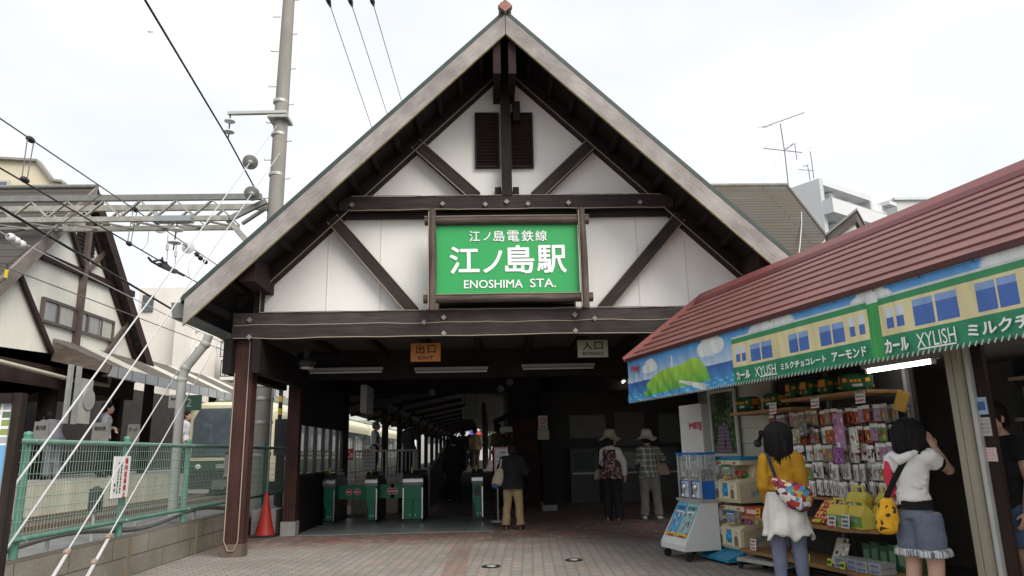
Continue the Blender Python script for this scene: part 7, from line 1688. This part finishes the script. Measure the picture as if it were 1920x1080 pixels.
def checks(name, c0, c1, c2, k):
    if name in MATS: return MATS[name]
    m, nt, b = newmat(name); L = nt.links.new; tc = N(nt, 'TexCoord'); sx = N(nt, 'SeparateXYZ'); L(tc.outputs['Object'], sx.inputs[0])
    def band(src):
        a = N(nt, 'Math', operation='MULTIPLY'); a.inputs[1].default_value = k; L(src, a.inputs[0]); s = N(nt, 'Math', operation='SINE'); L(a.outputs[0], s.inputs[0])
        g = N(nt, 'Math', operation='GREATER_THAN'); g.inputs[1].default_value = .55; L(s.outputs[0], g.inputs[0]); return g.outputs[0]
    add = N(nt, 'Math', operation='ADD'); ad2 = N(nt, 'Math', operation='ADD'); L(sx.outputs['X'], ad2.inputs[0]); L(sx.outputs['Y'], ad2.inputs[1])
    L(band(ad2.outputs[0]), add.inputs[0]); L(band(sx.outputs['Z']), add.inputs[1]); hf = N(nt, 'Math', operation='MULTIPLY'); hf.inputs[1].default_value = .5; L(add.outputs[0], hf.inputs[0])
    r = N(nt, 'ValToRGB'); r.color_ramp.interpolation = 'CONSTANT'; e = r.color_ramp.elements; e[0].position = 0; e[0].color = (*c0, 1); e[1].position = .4; e[1].color = (*c1, 1); e.new(.8).color = (*c2, 1)
    L(hf.outputs[0], r.inputs[0]); L(r.outputs[0], b.inputs['Base Color']); b.inputs['Roughness'].default_value = .9; MATS[name] = m; return m
def blots(name, cols, scale, rough=.85):
    """patches of several colours (flowered cloth)"""
    if name in MATS: return MATS[name]
    m, nt, b = newmat(name); L = nt.links.new; tc = N(nt, 'TexCoord'); v = N(nt, 'TexVoronoi'); v.inputs['Scale'].default_value = scale; L(tc.outputs['Object'], v.inputs['Vector'])
    sx = N(nt, 'SeparateColor'); L(v.outputs['Color'], sx.inputs[0]); r = N(nt, 'ValToRGB'); r.color_ramp.interpolation = 'CONSTANT'; e = r.color_ramp.elements
    e[0].position = 0; e[0].color = (*col(cols[0]), 1); e[1].position = 1/len(cols); e[1].color = (*col(cols[1]), 1)
    for k in range(2, len(cols)): e.new(k/len(cols)).color = (*col(cols[k]), 1)
    L(sx.outputs[0], r.inputs[0]); L(r.outputs[0], b.inputs['Base Color']); b.inputs['Roughness'].default_value = rough; MATS[name] = m; return m
def bag(name, label, pts, size, m, strap=None, sm=None, cat='bag', vox=.012, shape='sack'):
    """soft bag: pts = (top centre, bottom centre), size = (half width vector, half depth)"""
    t = thing(name, label, cat, pts[0]); top, bot = V3(pts[0]), V3(pts[1]); wv, dp = V3(size[0]), size[1]; q = MB()
    prof = {'sack': ((0, .45, .4), (.15, .7, .7), (.5, .98, 1), (.8, 1.0, 1.05), (.95, .75, .8), (1, .4, .4)), 'tote': ((0, .8, .3), (.2, .95, .6), (.6, 1.05, 1), (.92, 1.0, .9), (1, .8, .6)), 'crescent': ((0, .95, .4), (.25, 1.05, .9), (.6, .9, 1.1), (.85, .6, .9), (1, .3, .4))}[shape]
    n = 20; sd = unit(wv); d = unit(bot-top); o = d.cross(sd)
    rings = [[top.lerp(bot, a)+sd*wv.length*b*math.cos(2*math.pi*k/n)+o*dp*c*math.sin(2*math.pi*k/n) for k in range(n)] for a, b, c in prof]
    q.loft(rings)
    me = remesh(q, vox, 4)
    for v in me.vertices: v.co -= top
    meshobj('bag_body', me, m, t)
    if strap: MB().tube(strap[0], strap[1], 8, strap[2] if len(strap) > 2 else None, strap[3] if len(strap) > 3 else None).build('strap', sm or m, t)
    return t

# ---------------------------------------------------------------- the two girls at the shop
H1 = 1.425
j = joints(elR=(.108, -.018, .635), wrR=(.098, .075, .545), hdR=(-.3, .9, -.1), elL=(-.108, -.018, .635), wrL=(-.095, .075, .54), hdL=(.3, .9, -.1), head=(.006, .022, .918), pel=(0, 0, .545))
MUS = cloth('mustard_knit', '#ab7f26', .08, 60)
g1 = AZ(1490, 1124)
p1, W1 = person('girl in mustard cardigan, white skirt and grey leggings facing the shop rack', g1, 22, H1, j, dict(top=(MUS, .014, 1.0, .012), hem=.605, w=.9, skirt=(cloth('white_crepe', (.64, .62, .57), .07, 30), .602, .35, .036), leggings=cloth('grey_blue_leggings', '#6d7286', .07, 20), shoes=cloth('dark_shoes', (.05, .04, .04)), hair=('long', .125, 1.22), fine=.0065), .010, look=(.45, .88, -.25))
FLOW = blots('flower_cloth', ('#a8303a', '#cfcac4', '#4a8aa8', '#b03a38', '#3a3a40', '#b8a44a', '#cfcac4', '#7a2a34'), 30)
a = W1((.045, -.098, .665)); b = W1((.066, -.095, .495))
bag('shoulder_bag', 'flowered red and blue cross-body bag on the hip of the mustard-cardigan girl', (a, b), (W1((.108, .02, -.03))-W1((0, 0, 0)), .066), FLOW,
    ([W1((-.075, .03, .835)), W1((-.07, -.045, .825)), W1((-.058, -.082, .77)), W1((-.042, -.088, .71)), W1((-.03, -.095, .655))], .014, W1((1, 0, 0))-W1((0, 0, 0)), .004), cloth('navy_strap', (.03, .03, .06)), shape='crescent')
H2 = 1.41
j = joints(pel=(0, 0, .55), shR=(.088, .012, .80), elR=(.105, .165, .735), wrR=(.088, .095, .845), hdR=(-.25, -.25, 1), elL=(-.112, -.005, .645), wrL=(-.108, .03, .505), hdL=(.05, .35, -1), head=(.004, .038, .915), neck=(0, .012, .845), hiR=(.05, 0, .51), hiL=(-.05, 0, .51))
WTEE = cloth('white_tee', (.68, .66, .63), .04, 12)
g2 = AZ(1748, 1169)
p2, W2 = person('girl in white tee and denim shorts raising a hand at the shop doorway', g2, 62, H2, j, dict(top=(WTEE, .012, .45, .004), hem=.585, w=.84, hem_band=(cloth('black_trim', (.015, .015, .016)), .545, .590),
    shorts=(cloth('grey_denim', '#68707f', .12, 40), .40, .062, mat('striped_cuff', (.6, .6, .6), .9, .1, 7, stretch=(16, 16, .6), c2=(.12, .13, .15), lo=.42, hi=.55)), shoes=cloth('dark_shoes', (.05, .04, .04)), hair=('long', .10, 1.2), fine=.006, curl=.3), .010, look=(.10, .98, -.2))
PK = cloth('pink_hood', '#c83a50', .1, 12)
BLK_ = cloth('black_trim', (.015, .015, .016))
for s_ in 'RL':
    jj = j; a_, e_ = jj['sh'+s_], jj['el'+s_]; p_ = a_.lerp(e_, .46); d_ = unit(e_-a_)
    MB().tube([p_-d_*.010, p_+d_*.008], [.0445, .0445], 16).build('sleeve_band', BLK_, p2)
q = MB(); q.tube([(-.060, -.02, .83), (-.05, -.065, .815), (0, -.082, .79), (.05, -.065, .815), (.060, -.02, .83)], [.014, .021, .028, .021, .014], 12)
meshobj('hood', remesh(q, .008, 4), WTEE, p2)
q = MB(); q.tube([(-.092, -.035, .79), (-.098, -.045, .72), (-.092, -.04, .64), (-.088, -.035, .60)], [.012, .014, .014, .010], 10, (0, 1, 0), [.022, .028, .028, .022]); meshobj('pink_side_panel', remesh(q, .008, 4), PK, p2)
a, b = W2((-.085, -.105, .60)), W2((-.095, -.115, .42))
YT = blots('tiger_yellow', ('#d8a01c', '#d8a01c', '#d09818', '#3a2c14', '#dca824', '#d8a01c'), 40)
bag('shoulder_bag', 'yellow bag with black streaks hanging behind the white-shirted girl', (a, b), (W2((.045, .035, 0))-W2((0, 0, 0)), .065), YT,
    ([W2((.055, .02, .85)), W2((.045, -.045, .835)), W2((.01, -.078, .77)), W2((-.04, -.088, .69)), W2((-.085, -.105, .60))], .020, W2((.8, .6, 0))-W2((0, 0, 0)), .004), BLK_)
# ---------------------------------------------------------------- shop keeper at the right edge
s_, n_, _ = AN(1893, 900, .95); pw = S(s_, .95, .012)
j = joints(elR=(.16, .07, .68), wrR=(.03, .12, .80), hdR=(-.4, .4, .6), head=(0, .035, .925))
person('young man in black tee and denim shorts leaning on the brown shop post', pw, 272, 1.5, j, dict(top=(BLK_, .02, .45, .006, .03), shorts=(cloth('blue_denim', '#4a5f7a', .12, 40), .42, .066, None), shoes=cloth('dark_shoes', (.05, .04, .04)), hair=('short', 0), face=True, fine=.007), .012, look=(-.15, .95, -.2))
# ---------------------------------------------------------------- people at the gates and in the ticket hall
j = joints(head=(.0, .065, .905), neck=(0, .03, .84), sho=(0, .02, .81), chest=(0, .01, .735), elR=(.15, .04, .65), wrR=(.10, .15, .62), hdR=(-.2, 1, .1), elL=(-.15, .0, .65), wrL=(-.1, .11, .63), hdL=(.2, 1, 0), hiR=(.054, 0, .5), hiL=(-.054, 0, .5), knR=(.07, .01, .28), anR=(.088, -.012, .045), toR=(.11, .07, .02), knL=(-.07, .01, .28), anL=(-.088, -.012, .045), toL=(-.11, .07, .02))
f_ = AZ(963, 992)
p, Wd = person('woman in black jacket and beige trousers with back turned at the gates', f_, 12, 1.40, j, dict(top=(cloth('black_jacket', (.017, .016, .018), .2), .034, 1.0, .02, .07), trousers=(cloth('khaki_cloth', '#9a8766', .08, 14), .010, .042), shoes=cloth('brown_shoes', (.07, .03, .025)), hair=('short', 0)), .012)
bag('sling_bag', 'beige cloth shoulder bag with blue patch carried by the black-jacketed woman', (Wd((-.14, -.06, .70)), Wd((-.19, -.05, .48))), (Wd((.07, .0, 0))-Wd((0, 0, 0)), .06), cloth('beige_canvas', '#a39780', .1, 20),
    ([Wd((-.09, .02, .84)), Wd((-.12, -.07, .80)), Wd((-.14, -.06, .70))], .018, Wd((1, 0, 0))-Wd((0, 0, 0)), .005))
q = MB().ball(Wd((-.195, -.07, .50)), .07, 12, 1, .8, .7).build('blue_patch', cloth('blue_patch', '#3f5480', .15, 20)); pb = [o for o in C.objects if o.get('label', '').startswith('beige cloth shoulder')][0]
M_ = org(pb); 
for v in q.data.vertices: v.co -= M_
q.parent = pb
f_ = AZ(1151, 976)
j = joints(elR=(.15, .03, .645), wrR=(.14, .06, .50), elL=(-.13, .05, .65), wrL=(-.06, .14, .64), hdL=(.3, 1, 0), knR=(.055, .012, .28), anR=(.075, -.012, .045), head=(0, .018, .925))
p, Wf = person('woman in flowered smock, white sleeves and beige sun hat in the ticket hall', f_, 30, 1.56, j, dict(top=(cloth('white_sleeves', (.60, .57, .56), .06, 20), .012, .88, 0), vest=(blots('flowered_smock', ('#4a3236', '#8a6a66', '#3a262c', '#a88a80', '#5a3a3c'), 40), .018, .06), trousers=(cloth('black_trousers', (.02, .02, .023), .2), .012, .040), shoes=cloth('dark_shoes', (.05, .04, .04)), hair=('long', .05), hat=(cloth('beige_hat', '#a89c86', .06, 40), 'brim'), face=True), .012, look=(.85, .5, .0))
bag('shoulder_bag', 'pale shoulder bag at the left side of the flowered-smock woman', (Wf((-.14, -.03, .58)), Wf((-.16, -.03, .46))), (Wf((.02, .07, 0))-Wf((0, 0, 0)), .045), cloth('grey_bag', '#8a8378', .1, 20), ([Wf((.07, .0, .84)), Wf((.02, -.09, .78)), Wf((-.09, -.09, .66)), Wf((-.14, -.04, .58))], .008), BLK_, shape='tote')
f_ = AZ(1222, 974)
j = joints(elR=(.17, .08, .69), wrR=(.19, .16, .675), hdR=(.1, .9, .2), elL=(-.12, .06, .66), wrL=(-.05, .14, .68), hdL=(.3, 1, 0), hiR=(.056, 0, .5), knR=(.075, .012, .28), anR=(.09, -.012, .045), toR=(.12, .07, .02), knL=(-.062, .01, .28), anL=(-.075, -.012, .045))
p, Wp = person('woman in green checked shirt, grey trousers and white sun hat in the ticket hall', f_, 8, 1.55, j, dict(top=(checks('green_checks', (.12, .14, .10), (.28, .30, .25), (.50, .52, .46), 95), .022, .55, .008, .05), trousers=(cloth('grey_trousers', '#77716a', .08, 14), .014, .040), shoes=cloth('white_shoes', (.6, .6, .58)), hair=('short', 0), hat=(cloth('white_hat', '#bdb9b4', .05, 40), 'brim')), .012)
bag('shoulder_bag', 'taupe shoulder bag hanging at the right side of the checked-shirt woman', (Wp((.135, -.02, .64)), Wp((.165, -.02, .50))), (Wp((.085, .0, 0))-Wp((0, 0, 0)), .055), cloth('taupe_bag', '#8a7c6d', .1, 20), ([Wp((.08, .03, .83)), Wp((.09, -.06, .80)), Wp((.11, -.05, .72)), Wp((.12, -.03, .64))], .016, Wp((1, 0, 0))-Wp((0, 0, 0)), .005), None, shape='tote')
j = joints(pel=(0, -.03, .52), waist=(0, .03, .60), chest=(0, .11, .68), sho=(0, .17, .73), neck=(0, .20, .75), head=(0, .25, .80), shR=(.1, .16, .73), shL=(-.1, .16, .73), elR=(.13, .2, .57), wrR=(.1, .3, .52), hdR=(0, 1, -.2), elL=(-.13, .2, .57), wrL=(-.1, .3, .52), hdL=(0, 1, -.2), hiR=(.05, -.03, .5), hiL=(-.05, -.03, .5))
f_ = AZ(1078, 938); person('stooping man in pale grey clothes at the dark ticket counter', f_, -55, 1.6, j, dict(top=(cloth('pale_grey_shirt', (.30, .30, .29), .06), .022, .6, .01, .05), trousers=(cloth('pale_grey_cloth', (.30, .29, .28), .06), .02, .044), shoes=cloth('white_shoes', (.6, .6, .58)), hair=('short', 0), hair_mat=mat('grey_hair', (.12, .12, .12), .6, .3, 30)), .015)
st_j = joints()
def walker(label, px, py, Z, face, H, wear, jj=None, Y=None, vox=.016):
    P = AZ(px, py, Z) if Y is None else AY(px, py, Y); P.z = Z; return person(label, P, face, H, jj or joints(knR=(.055, .04, .285), anR=(.055, .03, .05), toR=(.06, .12, .02), knL=(-.052, -.01, .28), anL=(-.052, -.07, .06), toL=(-.055, .02, .02)), wear, vox)
BSH = cloth('blue_shirt', '#8fa3b8', .06, 14); DT = cloth('dark_trousers', (.02, .02, .024), .2); BJK = cloth('black_cloth', (.02, .019, .02), .2)
walker('grey-haired man in pale blue shirt standing behind the platform railing', 702, 880, .62, 78, 1.6, dict(top=(BSH, .018, .45, .004), trousers=(DT, .012, .038), shoes=DT, hair=('short', 0), hair_mat=mat('grey_hair', (.12, .12, .12), .6, .3, 30)), joints(elR=(.13, .0, .63), wrR=(.1, .1, .55)), Y=21.8)
walker('man in dark clothes standing with bent arm between gates and platform posts', 767, 885, .62, 15, 1.62, dict(top=(cloth('charcoal_shirt', (.045, .045, .05), .2), .02, .6, .006, .03), trousers=(DT, .016, .042), shoes=DT, hair=('short', 0)), joints(elR=(.16, .03, .66), wrR=(.09, .13, .72), hdR=(-.4, .6, .6), hiR=(.055, 0, .5), knR=(.08, .01, .28), anR=(.1, -.01, .045), toR=(.13, .07, .02), anL=(-.08, -.01, .045), knL=(-.07, .01, .28)), Y=21.5)
walker('dark-coated person walking up the corridor with a green bag', 851, 930, .1, 5, 1.55, dict(top=(BJK, .03, 1.0, .015, .1), trousers=(DT, .012, .04), shoes=DT, hair=('short', 0)), Y=17.4)
walker('black-clad woman with dark bob walking away in the corridor', 868, 877, .62, 0, 1.52, dict(top=(BJK, .024, 1.0, .012, .05), trousers=(DT, .012, .036), shoes=DT, hair=('long', .02)), Y=27)
walker('person in tan jacket and dark trousers walking away in the corridor', 891, 876, .62, -4, 1.58, dict(top=(cloth('tan_jacket', '#8f7a5c', .08), .03, 1.0, .012, .05), trousers=(cloth('brown_trousers', '#4f463f'), .016, .042), shoes=DT, hair=('short', 0)), Y=28)
walker('distant person in grey farther along the corridor', 880, 866, .62, 0, 1.55, dict(top=(cloth('dull_grey', (.12, .12, .11)), .024, 1.0, .012, .05), trousers=(DT, .012, .036), shoes=DT, hair=('short', 0)), Y=36, vox=.022)
walker('dark figure farthest up the corridor beside the posts', 846, 868, .62, 0, 1.5, dict(top=(BJK, .024, 1.0, .012, .05), trousers=(DT, .012, .036), shoes=DT, hair=('long', .03)), Y=30, vox=.022)
walker('person in striped shirt leaning at the staff booth', 934, 876, .45, 40, 1.58, dict(top=(checks('striped_knit', (.10, .09, .06), (.36, .33, .24), (.36, .33, .24), 1e-3), .026, .6, .01, .05), trousers=(DT, .016, .04), shoes=DT, hair=('short', 0)), joints(elR=(.15, .06, .66), wrR=(.1, .16, .66), elL=(-.15, .06, .66), wrL=(-.09, .16, .66)), Y=20.5)
walker('person in grey sun cap behind the pink-bordered notice', 951, 930, .0, 20, 1.42, dict(top=(BJK, .024, 1.0, .012, .05), trousers=(DT, .012, .036), shoes=DT, hair=('short', 0), hat=(cloth('grey_cap', (.20, .19, .17)), 'cap')), Y=16.2)
# ---------------------------------------------------------------- far platform, left
walker('stooping person in pale top behind the fence on the far platform', 92, 905, .9, -60, 1.5, dict(top=(cloth('pale_lilac', '#77757d', .06), .024, .6, .01, .05), trousers=(cloth('pale_lilac', '#77757d', .06), .014, .04), shoes=DT, hair=('short', 0)), joints(pel=(0, -.03, .52), waist=(0, .03, .60), chest=(0, .09, .69), sho=(0, .14, .75), neck=(0, .16, .77), head=(0, .20, .83), shR=(.1, .13, .75), shL=(-.1, .13, .75), elR=(.13, .16, .59), wrR=(.1, .26, .55), elL=(-.13, .16, .59), wrL=(-.1, .26, .55)), Y=15.0)  # clothes coloured darker to carry the canopy shade
walker('commuter in white shirt and dark trousers standing on the far platform', 186, 898, .9, 60, 1.6, dict(top=(cloth('shaded_white_shirt', (.34, .34, .36), .05), .02, .6, .006, .02), trousers=(DT, .012, .04), shoes=DT, hair=('short', 0)), joints(elL=(-.15, .04, .66), wrL=(-.08, .13, .66)), Y=16.2)  # white shirt, its colour lowered for the shade under the canopy
walker('person in white shirt half hidden by the drain pipe beside the train', 341, 870, .9, 80, 1.58, dict(top=(cloth('white_shirt', (.6, .6, .62), .05), .02, .6, .006, .02), trousers=(DT, .012, .04), shoes=DT, hair=('short', 0)), st_j, Y=19.2)
